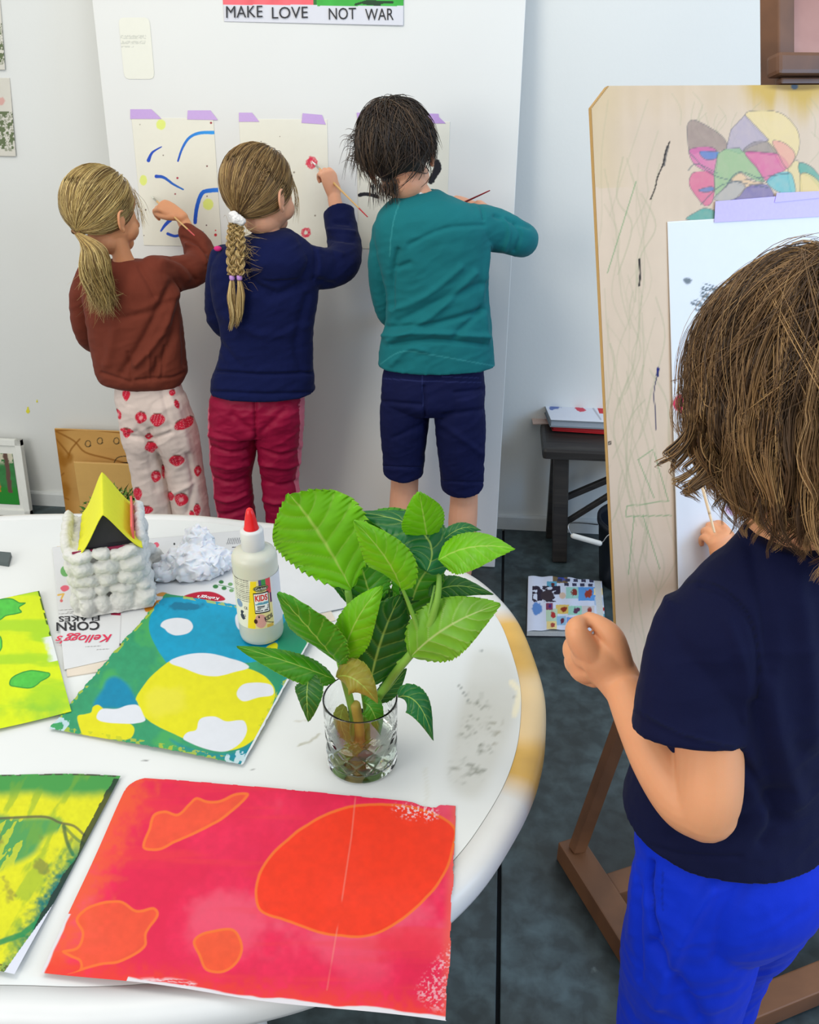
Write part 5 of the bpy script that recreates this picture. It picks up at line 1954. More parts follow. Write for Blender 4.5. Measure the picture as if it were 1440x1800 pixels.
def board_fn(x, y, u, v, V):
    c = np.tile(lin((218, 196, 172)), (len(x), 1)) * (0.95 + .08 * n2(x, y, .012, 5, 3))[:, None]
    gr = fbm(np.c_[u * 60, v * 5, u * 0], 4, 12)
    c = c * (0.96 + .08 * gr)[:, None]
    c = mix(c, lin((206, 172, 96)), (1 - sstep(0, .06, v + (gr - .5) * .05)) * (sstep(1290, 1330, x) * .9 + .15))
    c = mix(c, lin((208, 184, 128)), (1 - sstep(0, .10, u)) * .35 * (y < 330))
    pc = lin((158, 164, 128))
    r = np.random.default_rng(11)
    # faint green pencil scribbles
    for k in range(48):
        x0, y0 = r.uniform(1060, 1160), r.uniform(160, 1050)
        pts = [(x0, y0)]
        for j in range(3):
            pts.append((np.clip(pts[-1][0] + r.uniform(-30, 32), 1050, 1190), pts[-1][1] + r.uniform(40, 120)))
        c = mix(c, pc, (1 - sstep(.5, 2.2, line_d(x, y, cr(pts, False, 5)))) * r.uniform(.12, .38))
    for k in range(18):
        x0, y0 = r.uniform(1180, 1430), r.uniform(160, 240)
        pts = [(x0, y0), (x0 + r.uniform(-20, 20), y0 + 25), (x0 + r.uniform(-10, 30), y0 + 55)]
        c = mix(c, pc, (1 - sstep(.5, 1.6, line_d(x, y, cr(pts, False, 5)))) * .25)
    for pts in ([(1176, 880), (1102, 890), (1100, 908), (1180, 906)], [(1148, 790), (1122, 808), (1150, 875)], [(1150, 795), (1175, 880)], [(1115, 905), (1105, 1010)], [(1130, 905), (1160, 1000)], [(1118, 320), (1068, 480)]):
        c = mix(c, lin((120, 160, 110)), (1 - sstep(.5, 1.4, line_d(x, y, pts))) * .75)
    # bold crayon marks
    bk = lin((52, 48, 46))
    c = mix(c, lin((120, 112, 106)), 1 - sstep(2, 3.2, line_d(x, y, [(1174, 258), (1170, 272), (1167, 290)])))
    c = mix(c, bk, 1 - sstep(.8, 1.6, line_d(x, y, cr([(1177, 250), (1170, 268), (1166, 288), (1156, 312), (1152, 330), (1144, 350)], False, 5))))
    c = mix(c, bk, 1 - sstep(1.2, 2.2, line_d(x, y, [(1124, 456), (1126, 480), (1124, 502)])))
    c = mix(c, lin((26, 36, 110)), 1 - sstep(2.0, 3.0, line_d(x, y, [(1157, 648), (1156, 660)])))
    c = mix(c, lin((36, 44, 86)), 1 - sstep(.5, 1.3, line_d(x, y, cr([(1157, 655), (1151, 680), (1150, 700), (1153, 730), (1153, 755)], False, 5))))
    c = mix(c, lin((60, 52, 46)), 1 - sstep(.5, 1.3, np.abs(np.hypot(x - 1072, y - 779) - 2.6)))
    # coloured interlocking drawing at the top
    def f(c, pts, colr, al=.85, k=True):
        d = poly_d(x, y, cr(pts, True, 5) if k else np.array(pts, float))
        n = n2(x, y, .12, 3, 5)
        c = mix(c, lin(colr), (1 - sstep(-.8, .8, d)) * (al - .2 * n))
        return mix(c, lin((100, 100, 104)), (1 - sstep(.4, 1.2, np.abs(d))) * .55)
    c = f(c, [(1310, 203), (1340, 194), (1375, 200), (1400, 225), (1406, 250), (1400, 275), (1380, 300), (1350, 250)], (232, 208, 150))
    c = f(c, [(1385, 298), (1402, 282), (1406, 300), (1410, 345), (1395, 350)], (228, 206, 150))
    c = f(c, [(1406, 286), (1425, 292), (1440, 308), (1460, 330), (1450, 340), (1425, 312), (1406, 304)], (70, 164, 148))
    c = f(c, [(1408, 306), (1430, 310), (1450, 335), (1420, 345), (1408, 345)], (232, 206, 140))
    c = f(c, [(1208, 225), (1212, 214), (1225, 212), (1268, 238), (1277, 262), (1240, 266), (1214, 268), (1209, 245)], (150, 130, 124))
    c = f(c, [(1310, 202), (1352, 246), (1320, 258), (1300, 270), (1277, 262), (1285, 228)], (176, 164, 180), k=False)
    c = f(c, [(1214, 262), (1258, 262), (1257, 305), (1235, 298), (1218, 285)], (214, 104, 160))
    c = f(c, [(1214, 310), (1224, 302), (1254, 306), (1254, 350), (1240, 362), (1222, 342), (1212, 325)], (218, 96, 140))
    c = f(c, [(1230, 267), (1250, 266), (1264, 268), (1258, 279), (1240, 280)], (50, 140, 190))
    c = f(c, [(1228, 334), (1250, 328), (1255, 334), (1240, 338)], (60, 140, 180))
    c = f(c, [(1275, 262), (1300, 260), (1310, 270), (1330, 290), (1344, 320), (1330, 318), (1302, 302), (1275, 328), (1258, 348), (1255, 305), (1262, 270)], (146, 182, 134), k=False)
    c = f(c, [(1307, 266), (1325, 250), (1350, 250), (1367, 272), (1340, 270)], (150, 138, 132))
    c = f(c, [(1310, 268), (1345, 268), (1370, 272), (1386, 292), (1365, 308), (1348, 318), (1330, 295)], (214, 96, 150))
    c = f(c, [(1358, 248), (1380, 252), (1398, 272), (1384, 296), (1368, 270)], (228, 160, 150))
    c = f(c, [(1348, 320), (1365, 305), (1388, 303), (1396, 318), (1397, 340), (1370, 338)], (96, 186, 190))
    c = f(c, [(1302, 304), (1320, 318), (1342, 322), (1320, 330), (1290, 320), (1285, 316)], (226, 190, 150))
    c = f(c, [(1255, 350), (1275, 330), (1290, 318), (1310, 326), (1300, 342), (1285, 356)], (176, 172, 166))
    c = f(c, [(1284, 356), (1300, 345), (1312, 330), (1330, 324), (1350, 326), (1362, 345), (1360, 354)], (104, 98, 160))
    c = f(c, [(1207, 386), (1225, 372), (1240, 366), (1258, 372), (1258, 386)], (30, 160, 150))
    for pts in ([(1275, 330), (1300, 302), (1350, 322)], [(1212, 268), (1250, 305), (1290, 318), (1350, 330)], [(1210, 300), (1225, 288), (1262, 305)], [(1232, 360), (1262, 330), (1290, 320), (1390, 304)]):
        c = mix(c, lin((96, 110, 116)), (1 - sstep(.5, 1.3, line_d(x, y, cr(pts, False, 5)))) * .7)
    # brown patch and grey spot at the top edge, by the clamp
    c = mix(c, lin((120, 96, 60)), (1 - sstep(.5, 1.1, np.hypot((x - 1400) / 60, (y - 152) / 9))) * .7)
    c = mix(c, lin((70, 84, 96)), 1 - sstep(.7, 1.1, np.hypot((x - 1397) / 7, (y - 152) / 6)))
    return c * .84


def cut(x, y, u, v):
    a, b = np.minimum(u, 1 - u) * BW, np.minimum(v, 1 - v) * (B0 - B1)
    return a + b > .027


db = empty('drawing_board', eb(BW / 2, B1, 0), 'tall plywood drawing board with pencil scribbles and a coloured overlapping drawing, on the easel', 'drawing board')
q = MB()
pc5 = [(.027, B0), (BW - .027, B0), (BW, B0 - .027), (BW, B1 + .027), (BW - .027, B1), (.027, B1), (0, B1 + .027), (0, B0 - .027)]
fr = [eb(a, b, -.0008) for a, b in pc5]
bk_ = [eb(a, b, -.008) for a, b in pc5]
q.add(fr + bk_, [list(range(8)), list(range(8, 16))[::-1]] + [[i, 8 + i, 8 + (i + 1) % 8, (i + 1) % 8] for i in range(8)])
q.build('plywood', [mat('ply_edge', (176, 140, 84), .7, bump=.2)], db)
sheet('scribbled_face', quad_pts([eb(0, B0), eb(BW, B0), eb(BW, B1), eb(0, B1)], nu_, nv_), board_fn, db, m=VC_MATTE, n=EF, keep=cut)

# paper on the board
pu0, pv0 = .117, -.157


def epaper(x, y, u, v, V):
    c = np.tile(lin((224, 228, 234)), (len(x), 1))
    n = n2(x, y, .09, 4, 3)
    m_ = fbm(np.c_[x * .03 + y * .012, y * .5 - x * .14, x * 0], 3, 5)
    k = blob(x, y, [(1238, 498), (1262, 502), (1300, 512), (1400, 530), (1400, 560), (1262, 545), (1245, 537), (1232, 520)], 3) * sstep(.36, .5, m_)
    c = mix(c, lin((70, 84, 88)), k * .95)
    for pts in ([(1201, 491), (1212, 488), (1217, 494), (1208, 500)], [(1214, 532), (1228, 526), (1240, 543), (1225, 547)], [(1240, 530), (1262, 534), (1258, 545), (1246, 542)]):
        c = mix(c, lin((84, 96, 102)), blob(x, y, pts, 1.5) * sstep(.34, .5, m_) * .9)
    d = np.hypot((x - 1196) / 13, (y - 708) / 15)
    c = mix(c, lin((206, 24, 70)), 1 - sstep(.85, 1.1, d + (n - .5) * .5))
    c = mix(c, lin((120, 14, 50)), (1 - sstep(.3, .6, d)) * .8)
    c = mix(c, lin((210, 150, 200)), blob(x, y, [(1276, 890), (1290, 888), (1290, 905), (1278, 902)], 2) * .7)
    c = mix(c, lin((200, 200, 210)), (1 - sstep(.5, 1.2, line_d(x, y, [(1240, 870), (1262, 880), (1270, 915)]))) * .8)
    return c * .86


ep = sheet('easel_paper', quad_pts([eb(pu0, pv0, .0016), eb(.66, pv0, .0016), eb(.66, -.83, .0045), eb(pu0 - .004, -.83, .006)], 300, 360), epaper, n=EF)
tagit(ep, 'white paper with grey brush marks and a red blot, taped on the drawing board', 'painting')
mtape = mat('lilac_tape', (176, 158, 222), 0.35, var=.06, scale=200)
for pts, e in (([(1258, 354), (1452, 338), (1452, 380), (1256, 391)], .0028), ([(1366, 339), (1440, 336), (1470, 345), (1362, 356)], .0036)):
    c_ = [one(a, b, e) for a, b in pts]
    b_ = [one(a, b, e - .0006) for a, b in pts]
    mk('tape_strip', np.array(c_ + b_), [[0, 1, 2, 3], [7, 6, 5, 4]] + [[i, 4 + i, 4 + (i + 1) % 4, (i + 1) % 4] for i in range(4)], mtape, ep, smooth=False)


# ================================================================== PAINTBRUSHES
def brush(tip, end, r, label, handle=(214, 172, 110), tipc=(226, 224, 220), endc=(196, 60, 60), group='paintbrushes'):
    tip, end = np.asarray(tip, float), np.asarray(end, float)
    d = (end - tip) / np.linalg.norm(end - tip)
    L_ = np.linalg.norm(end - tip)
    t = empty('paintbrush', end, label, 'paintbrush')
    for nm, a, b, ra, rb_, cc, rr in (('bristles', 0, .07, r * .35, r * .9, tipc, .8), ('ferrule', .07, .14, r * .92, r * .95, (188, 186, 180), .25), ('handle', .14, .86, r * .95, r * .62, handle, .4), ('handle_end', .86, 1.0, r * .62, r * .45, endc, .35)):
        q = MB()
        pts = [tip + d * L_ * (a + (b - a) * k / 4) for k in range(5)]
        rads = [ra + (rb_ - ra) * k / 4 for k in range(5)]
        if nm == 'handle': rads[1] *= 1.25; rads[2] *= 1.15
        q.add(*tube(pts, rads, seg=12, sub=4, cap=nm in ('handle_end', 'bristles')))
        q.build(nm, [mat('brush_%s_%d_%d' % (nm, cc[0], cc[1]), cc, rr, metal=1.0 if nm == 'ferrule' else 0)], t, smooth=True)
    return t
# ================================================================== PEOPLE
m_skin = mat('skin', (216, 152, 110), 0.5, var=0.05, scale=40, bump=0.06, bscale=900, sss=0.25, spec=0.35)
m_skin2 = mat('skin_fair', (222, 164, 132), 0.5, var=0.05, scale=40, bump=0.06, bscale=900, sss=0.25, spec=0.35)
HAIR = None


def hairmat():
    m = mat('hair_strands', rough=0.42, var=0.05, scale=20, vc=True, spec=0.5)
    return m


m_hair = hairmat()


def unit(v):
    v = np.asarray(v, float)
    return v / np.linalg.norm(v)


def hframe(fwd, up):
    f = unit(fwd)
    u = np.asarray(up, float)
    u = unit(u - f * (u @ f))
    r = np.cross(f, u)
    return np.c_[r, f, u]        # columns: right, forward, up


def head_parts(c, R, s=1.0):
    """skull, face, jaw, nose, lips, ears in head frame (right, forward, up)"""
    P = lambda a, b, d: c + R @ (np.array([a, b, d]) * s)
    E = lambda p_, r_: ellipsoid(P(*p_), np.array(r_) * s, R)
    L_ = [E((0, -.012, .022), (.071, .088, .082)), E((0, .022, -.022), (.060, .062, .074)), E((0, .046, -.078), (.030, .030, .024)),
          E((.032, .044, -.040), (.030, .028, .030)), E((-.032, .044, -.040), (.030, .028, .030)), E((0, .052, .028), (.048, .030, .034)),
          E((0, .078, -.062), (.017, .009, .0055)), E((0, .077, -.069), (.015, .009, .0055)),
          tube([P(0, .078, .0), P(0, .088, -.022), P(0, .094, -.036)], np.array([.006, .008, .010]) * s, seg=12),
          E((.009, .086, -.039), (.007, .008, .006)), E((-.009, .086, -.039), (.007, .008, .006)),
          E((.0, .0, -.07), (.046, .055, .035))]
    for sx in (-1, 1):
        # ear: rim ring and lobe
        pts = [P(sx * (.070 + .010 * k_), y_, z_) for k_, y_, z_ in ((.2, .002, -.036), (.9, -.010, -.028), (1.2, -.016, -.008), (1.1, -.012, .010), (.6, .000, .014), (.2, .006, .004))]
        L_.append(tube(pts, .0042 * s, seg=8, sub=4))
        L_.append(E((sx * .074, -.002, -.012), (.005, .011, .020)))
        L_.append(E((sx * .074, .001, -.034), (.005, .006, .008)))
    return L_


def eyes(parent, c, R, s=1.0, col=(70, 90, 100)):
    for sx in (-1, 1):
        q = MB()
        p_ = c + R @ (np.array([sx * .028, .0605, -.002]) * s)
        q.add(*ellipsoid(p_, np.array([.0125, .0115, .0085]) * s, R, 16, 10), 0)
        q.add(*ellipsoid(p_ + R @ (np.array([0, .0088, 0]) * s), np.array([.0055, .004, .0055]) * s, R, 12, 8), 1)
        q.build('eye', [mat('eye_white', (228, 226, 222), .25), mat('iris_%d' % col[0], col, .2)], parent, smooth=True)


def hand(parts, W, D, N, L_=.13, side=1, curl=(30, 40, 30), thumb=(.6, .7, -.25), spread=1.0, tcurl=20):
    """five-fingered hand; D finger direction, N back of the hand, side=+1 puts the thumb on D x N"""
    D, N = unit(D), np.asarray(N, float)
    N = unit(N - D * (N @ D))
    S = np.cross(D, N) * side
    parts.append(tube([W - D * .06 * L_, W + D * .12 * L_, W + D * .34 * L_, W + D * .50 * L_], np.array([.15, .185, .21, .19]) * L_, np.array([.115, .11, .10, .085]) * L_, S, 18))
    tips = []
    for i, (o_, ln, r_) in enumerate(((.155, .44, .055), (.05, .49, .056), (-.055, .45, .053), (-.150, .35, .047))):
        p_ = W + D * (.47 - abs(o_) * .1) * L_ + S * o_ * L_ * spread
        pts, an = [p_ - D * .12 * L_, p_], 0
        for fr, cu in zip((.46, .30, .24), curl):
            an += math.radians(cu * (1 + .06 * i))
            d_ = D * math.cos(an) - N * math.sin(an)
            pts.append(pts[-1] + d_ * ln * fr * L_)
        parts.append(tube(pts, np.array([1.0, 1.05, .98, .88, .74]) * r_ * L_, seg=12, sub=5, side=S))
        tips.append(pts[-1])
    b_ = W + D * .10 * L_ + S * .13 * L_
    d1 = unit(S * thumb[0] + D * thumb[1] + N * thumb[2])
    ta = math.radians(tcurl)
    d2_ = unit(d1 * math.cos(ta) + unit(D - S * .8 - N * .4) * math.sin(ta))
    d3 = unit(d2_ * math.cos(ta) + unit(D - S * 1.2 - N * .4) * math.sin(ta))
    parts.append(tube([b_, b_ + d1 * .16 * L_, b_ + d1 * .16 * L_ + d2_ * .19 * L_, b_ + d1 * .16 * L_ + d2_ * .19 * L_ + d3 * .15 * L_], np.array([.085, .072, .064, .052]) * L_, seg=12, sub=5))
    return tips


def PT(x, y, Y):
    return aty(x, y, Y)


def limb(pts, sq=1.0, side=None, cap=True):
    """pts of (px, py, Y, radius in px)"""
    P = [PT(a, b, Y) for a, b, Y, r in pts]
    r = [q_[3] * ms(p_) for q_, p_ in zip(pts, P)]
    return tube(P, r, np.array(r) * sq, side, 22, 6, cap)


def rows(rw, Y, ratio=.62, Sdir=None, seg=40):
    """torso from silhouette rows (y, xl, xr[, Yoff[, ratio]]) with horizontal rings"""
    A = []
    for q_ in rw:
        yo = q_[3] if len(q_) > 3 else 0
        rt = q_[4] if len(q_) > 4 else ratio
        c_ = PT((q_[1] + q_[2]) / 2, q_[0], Y + yo)
        h = (q_[2] - q_[1]) / 2 * ms(c_)
        A.append([*c_, h, h * rt])
    A = cr(np.array(A), False, 5)
    S = unit(Sdir if Sdir is not None else _rt)
    B = np.cross(np.array([0, 0, 1.0]), S)
    a = np.linspace(0, 2 * math.pi, seg, endpoint=False)
    ca, sa = np.cos(a), np.sin(a)
    ca, sa = np.sign(ca) * np.abs(ca) ** .9, np.sign(sa) * np.abs(sa) ** .9
    V = A[:, None, :3] + S * (A[:, 3:4] * ca)[:, :, None] + B * (A[:, 4:5] * sa)[:, :, None]
    Fc = grid_faces(len(A), seg, True).tolist()
    Fc.append(list(range(seg))[::-1])
    Fc.append([(len(A) - 1) * seg + k for k in range(seg)])
    return V.reshape(-1, 3), Fc


def cloth(name, parts, parent, voxel, m, folds=(), nz=(.0015, 30), colfn=None, it=4, dirn=None, zmin=None):
    V, Q = remesh(parts, voxel, it)
    N = normals(V, Q)
    x, y = pix(V)
    view = unit(V.mean(0) - _C)
    facing = np.clip(-(N @ view) * 2 + .2, 0, 1)
    d = np.zeros(len(V))
    for pts, w_, amp in folds:
        dd = line_d(x, y, cr(pts, False, 4) if len(pts) > 2 else pts)
        d += 1.5 * amp * np.exp(-(dd / w_) ** 2) * facing
    st = np.array([1, 1, 1.0]) if dirn is None else np.asarray(dirn)
    d += ((1 - np.abs(fbm(V * nz[1] * st, 3, 5) - .5) * 4) * nz[0] * 1.6)
    dg_ = np.c_[V[:, 0] * 9 + V[:, 2] * 14, V[:, 1] * 8, V[:, 2] * 30 - V[:, 0] * 16]
    d += (1 - np.abs(fbm(dg_, 2, 15) - .5) * 4) * nz[0] * 1.5
    V = V + N * d[:, None]
    if zmin is not None:
        V[:, 2] = np.maximum(V[:, 2], zmin)
    c = colfn(x, y, V, N) if colfn else None
    return mk(name, V, Q, m, parent, None, c)


def strands(name, paths, rad, cols, parent, m=None, sides=3, taper=.25):
    """paths (n,k,3) -> one mesh of thin tapered tubes"""
    paths = np.asarray(paths, float)
    n, k, _ = paths.shape
    T = np.gradient(paths, axis=1)
    T /= np.linalg.norm(T, axis=2, keepdims=True) + 1e-12
    ref = np.tile(np.array([.31, .62, .72]), (n, k, 1)) + 0
    S = np.cross(T, ref)
    S /= np.linalg.norm(S, axis=2, keepdims=True) + 1e-9
    B = np.cross(T, S)
    t = np.linspace(0, 1, k)
    pr = np.minimum(1, (1 - t) / taper * .85 + .15) * np.minimum(1, t / .08 * .6 + .4)
    r = np.asarray(rad)[:, None] * pr[None, :]
    V = []
    for i in range(sides):
        a = 2 * math.pi * i / sides
        V.append(paths + S * (r * math.cos(a))[:, :, None] + B * (r * math.sin(a))[:, :, None])
    V = np.stack(V, 2)           # n,k,sides,3
    idx = np.arange(n * k * sides).reshape(n, k, sides)
    q = []
    for i in range(sides):
        j = (i + 1) % sides
        q.append(np.stack([idx[:, :-1, i], idx[:, :-1, j], idx[:, 1:, j], idx[:, 1:, i]], -1).reshape(-1, 4))
    Q = np.vstack(q)
    C = np.asarray(cols)
    if C.ndim == 2:
        C = np.repeat(C[:, None, :], k, 1)
    C = np.repeat(C[:, :, None, :], sides, 2).reshape(-1, 3)
    return mk(name, V.reshape(-1, 3), Q, m or m_hair, parent, None, C)


def slerp_paths(A, B, k, t0=0.0, t1=1.0):
    """unit directions A (n,3) to B (n,3) -> (n,k,3)"""
    dt = np.clip((A * B).sum(1), -.9999, .9999)
    om = np.arccos(dt)[:, None, None]
    t = np.linspace(t0, t1, k)[None, :, None]
    return (np.sin((1 - t) * om) * A[:, None, :] + np.sin(t * om) * B[:, None, :]) / np.sin(om)


def pal(r, n, cols, var=.18):
    c = np.array([lin(q_) for q_ in cols])[r.integers(0, len(cols), n)]
    return c * (1 + r.uniform(-var, var, n))[:, None]


def cap_mesh(parent, c, R, s, rad, ctr, colr, cutf, name='scalp_hair'):
    V, Fc = ellipsoid((0, 0, 0), rad, None, 48, 32)
    V = V + np.array(ctr)
    keep = ~cutf(V)
    Fc = [f_ for f_ in Fc if all(keep[i] for i in f_)]
    W = c + (V * s) @ R.T
    n_ = fbm(V * np.array([90, 90, 20]), 3, 4)
    cc = lin(colr) * (.75 + .5 * n_)[:, None]
    return W, Fc, cc


def shoes(parent, feet, colr, fdir=(0, 1, 0)):
    for f_ in feet:
        f_ = np.asarray(f_, float)
        d = unit(fdir)
        R = hframe(d, (0, 0, 1))
        P = lambda a, b, z: np.array([f_[0], f_[1], 0]) + R @ np.array([a, b, z])
        V, Q = remesh([tube([P(0, -.045, .035), P(0, .03, .034), P(0, .10, .026), P(0, .135, .022)], [.034, .036, .038, .028], [.034, .032, .024, .018], R[:, 0], 18),
                       tube([P(0, -.045, .03), P(0, -.045, .07)], [.033, .032], seg=16)], .003, 3)
        V[:, 2] = np.maximum(V[:, 2], .012)
        q = mk('shoe', V, Q, mat('shoe_%d' % colr[0], colr, .6, bump=.2), parent)
        sb = MB()
        sb.add(*tube([P(0, -.06, .010), P(0, .03, .010), P(0, .10, .010), P(0, .14, .010)], [.034, .038, .040, .03], [.0098, .0098, .0098, .0098], R[:, 0], 18, cap=False))
        sb.build('sole', [mat('rubber_sole', (214, 212, 206), .7)], q, smooth=True)


# ------------------------------------------------------------------ girl with brown jumper
YG = 2.18
t = empty('person', (PT(262, 700, YG)[0], YG, 0), 'girl in a brown jumper and strawberry print trousers, blonde ponytail, painting blue strokes', 'person', 'children painting at the panel')
Hc = PT(184, 374, YG)
HR = hframe((.52, .85, -.06), (.05, .02, 1))
hs_ = 1.0
body = head_parts(Hc, HR, hs_)
body.append(limb([(206, 420, YG - .005, 17), (215, 450, YG, 17), (222, 478, YG + .01, 26)]))
body.append(rows([(466, 175, 275), (500, 160, 300), (560, 165, 305), (640, 190, 306), (690, 215, 306), (735, 225, 315)], YG + .01, .45))
body.append(limb([(282, 482, YG + .04, 15), (340, 466, 2.35, 14), (345, 440, 2.41, 14), (322, 388, 2.46, 11)]))
body.append(limb([(165, 505, YG + .03, 14), (152, 575, YG + .07, 13), (185, 606, YG + .18, 11), (205, 590, YG + .24, 10)]))
hand(body, PT(204, 590, YG + .24), (.6, .5, .5), (-.5, .7, .3), .115, -1)
Wg = PT(317, 380, 2.455)
tipsg = hand(body, Wg, (-.80, .16, .42), (.30, -.55, .78), .125, -1, (42, 62, 40), (.35, .85, -.35), 1.0, 25)
zl = lambda y_, x_, Y_: PT(x_, y_, Y_)
kneeL, kneeR = PT(258, 812, YG + .02), PT(322, 812, YG + .04)
fL, fR = np.array([kneeL[0] + .005, YG + .02, .07]), np.array([kneeR[0] + .0, YG + .05, .07])
for a_, k_, f_ in ((PT(245, 735, YG), kneeL, fL), (PT(300, 735, YG), kneeR, fR)):
    body.append(tube([a_, k_, (k_ + f_) / 2 + np.array([0, -.012, 0]), f_], [.044, .042, .038, .026], seg=18))
V, Q = remesh(body, .0026, 3)
mk('body', V, Q, m_skin, t)
eyes(t, Hc, HR)
m_jump = mat('brown_jersey', spec=.18, rough=.85, var=.05, scale=400, vc=True, sheen=.05, bump=.2, bscale=700)


def jcol(base, seam=None):
    def f(x, y, V, N):
        c = np.tile(lin(base), (len(V), 1)) * (0.9 + .2 * fbm(V * 25, 4, 2))[:, None]
        return c
    return f


jp = [rows([(458, 192, 262, .0, .5), (468, 172, 280), (484, 152, 297), (510, 148, 310), (550, 152, 316), (600, 160, 323), (640, 168, 327), (656, 172, 327), (668, 180, 322), (676, 200, 316)], YG + .005, .60),
      limb([(270, 480, YG + .02, 29), (305, 482, YG + .09, 29), (340, 474, 2.33, 27), (353, 455, 2.38, 25), (346, 432, 2.41, 24), (331, 410, 2.43, 16)], cap=True),
      limb([(160, 490, YG + .01, 26), (146, 530, YG + .02, 22), (149, 575, YG + .04, 20), (164, 598, YG + .09, 20), (190, 604, YG + .16, 16)])]
jf = [([(300, 500), (255, 590), (215, 655)], 7, -.006), ([(315, 505), (285, 585), (240, 640)], 6, .006), ([(310, 530), (300, 600), (262, 665)], 7, -.005), ([(320, 520), (322, 640)], 4, -.003),
      ([(245, 470), (262, 500), (272, 520)], 5, -.004), ([(285, 460), (312, 470), (330, 490)], 5, .004), ([(300, 455), (325, 465), (345, 492)], 4, -.004), ([(330, 430), (350, 440), (362, 462)], 3.5, .005),
      ([(322, 418), (345, 428), (360, 445)], 3, -.005), ([(205, 560), (260, 550), (300, 530)], 6, -.003), ([(190, 500), (200, 580), (190, 640)], 8, .004), ([(240, 668), (300, 664), (322, 655)], 3, -.004), ([(180, 655), (230, 672)], 3, -.003),
      ([(225, 620), (232, 668)], 3, -.003), ([(262, 620), (262, 668)], 3, .003), ([(290, 610), (285, 660)], 3, -.003), ([(275, 630), (272, 665)], 3, -.003)]
jo = cloth('jumper', jp, t, .0035, m_jump, jf, (.0012, 22), jcol((108, 50, 36)), dirn=(1, 1, .5))
# strawberry trousers
m_pr = mat('printed_jersey', spec=.18, rough=.8, var=.03, scale=400, vc=True, sheen=.04, bump=.15, bscale=700)
straws = [(223, 693, 7, 12, 0), (209, 728, 6, 10, -.4), (248, 734, 11, 11, .3), (277, 738, 14, 12, 0), (318, 746, 14, 9, -.7), (330, 742, 8, 12, .5), (302, 690, 6, 6, .4), (312, 671, 6, 9, -.3), (262, 769, 7, 7, 0), (266, 787, 12, 9, -.1),
          (224, 757, 12, 5, .2), (311, 809, 14, 10, 0), (274, 838, 9, 11, .1), (243, 868, 8, 12, -.1), (257, 896, 13, 8, 0), (319, 878, 13, 12, .4), (301, 872, 7, 8, -.3), (347, 828, 6, 10, 0), (346, 896, 6, 11, 0), (337, 904, 5, 6, 0), (310, 711, 5, 8, -.4),
          (223, 762, 6, 8, 0), (287, 830, 3, 12, 0), (300, 930, 12, 10, .2), (248, 950, 11, 10, 0), (330, 960, 12, 11, .2), (270, 990, 12, 11, .1)]


def scol(x, y, V, N):
    c = np.tile(lin((214, 196, 186)), (len(V), 1)) * (0.95 + .1 * fbm(V * 30, 3, 2))[:, None]
    back = N[:, 1] > .25
    for i, (cx, cy, a, b, rot) in enumerate(straws):
        xx, yy = (x - cx) * math.cos(rot) + (y - cy) * math.sin(rot), -(x - cx) * math.sin(rot) + (y - cy) * math.cos(rot)
        wv = a * (1 - .38 * np.clip(yy / b + .1, 0, 1) ** 1.4)
        d = np.hypot(xx / np.maximum(wv, .5), yy / b)
        c = mix(c, lin((208, 40, 62)), (1 - sstep(.88, 1.05, d)))
        seeds = ((((xx * .42 + np.floor(yy * .32) * .5) % 1) < .3) & (((yy * .32) % 1) < .4) & (d < .85))
        c[seeds] = lin((236, 140, 150))
        if i % 5 == 2 or i % 7 == 1:
            c = mix(c, lin((238, 170, 170)), (1 - sstep(.2, .4, np.hypot(xx / a, yy / b))) * .8)
        c = mix(c, lin((110, 60, 50)), (1 - sstep(.7, 1.1, np.hypot(xx / (a * .55), (yy + b * .95) / 1.6))) * .8)
    return c


def legtube(hip, knee, foot, r):
    return tube([hip, hip * .45 + knee * .55, knee, knee * .5 + foot * .5, foot], r, seg=24)


hipL, hipR = PT(247, 712, YG + .005), PT(291, 712, YG + .01)
pp = [rows([(664, 205, 315), (690, 204, 320), (712, 206, 327), (730, 212, 330), (742, 225, 322)], YG + .005, .60),
      legtube(hipL, kneeL, fL + np.array([-.003, 0, -.015]), [.064, .064, .053, .052, .050]),
      legtube(hipR, kneeR, fR + np.array([.003, 0, -.015]), [.066, .068, .057, .056, .052])]
pf = [([(240, 760), (275, 790), (290, 830)], 5, -.004), ([(300, 700), (318, 740), (330, 790)], 6, .003), ([(285, 690), (300, 750)], 5, -.003), ([(330, 800), (340, 850), (330, 900)], 5, -.005), ([(265, 755), (262, 800), (275, 860)], 6, -.003),
      ([(225, 765), (262, 772), (300, 760)], 4, -.004), ([(300, 870), (340, 850)], 4, .003)]
cloth('trousers', pp, t, .0028, m_pr, pf, (.0012, 24), scol, it=3, dirn=(1, 1, .6), zmin=.02)
shoes(t, (fL, fR), (206, 200, 204))
# hair: drawn back to a low tie, then a loose wavy tail
r = np.random.default_rng(21)


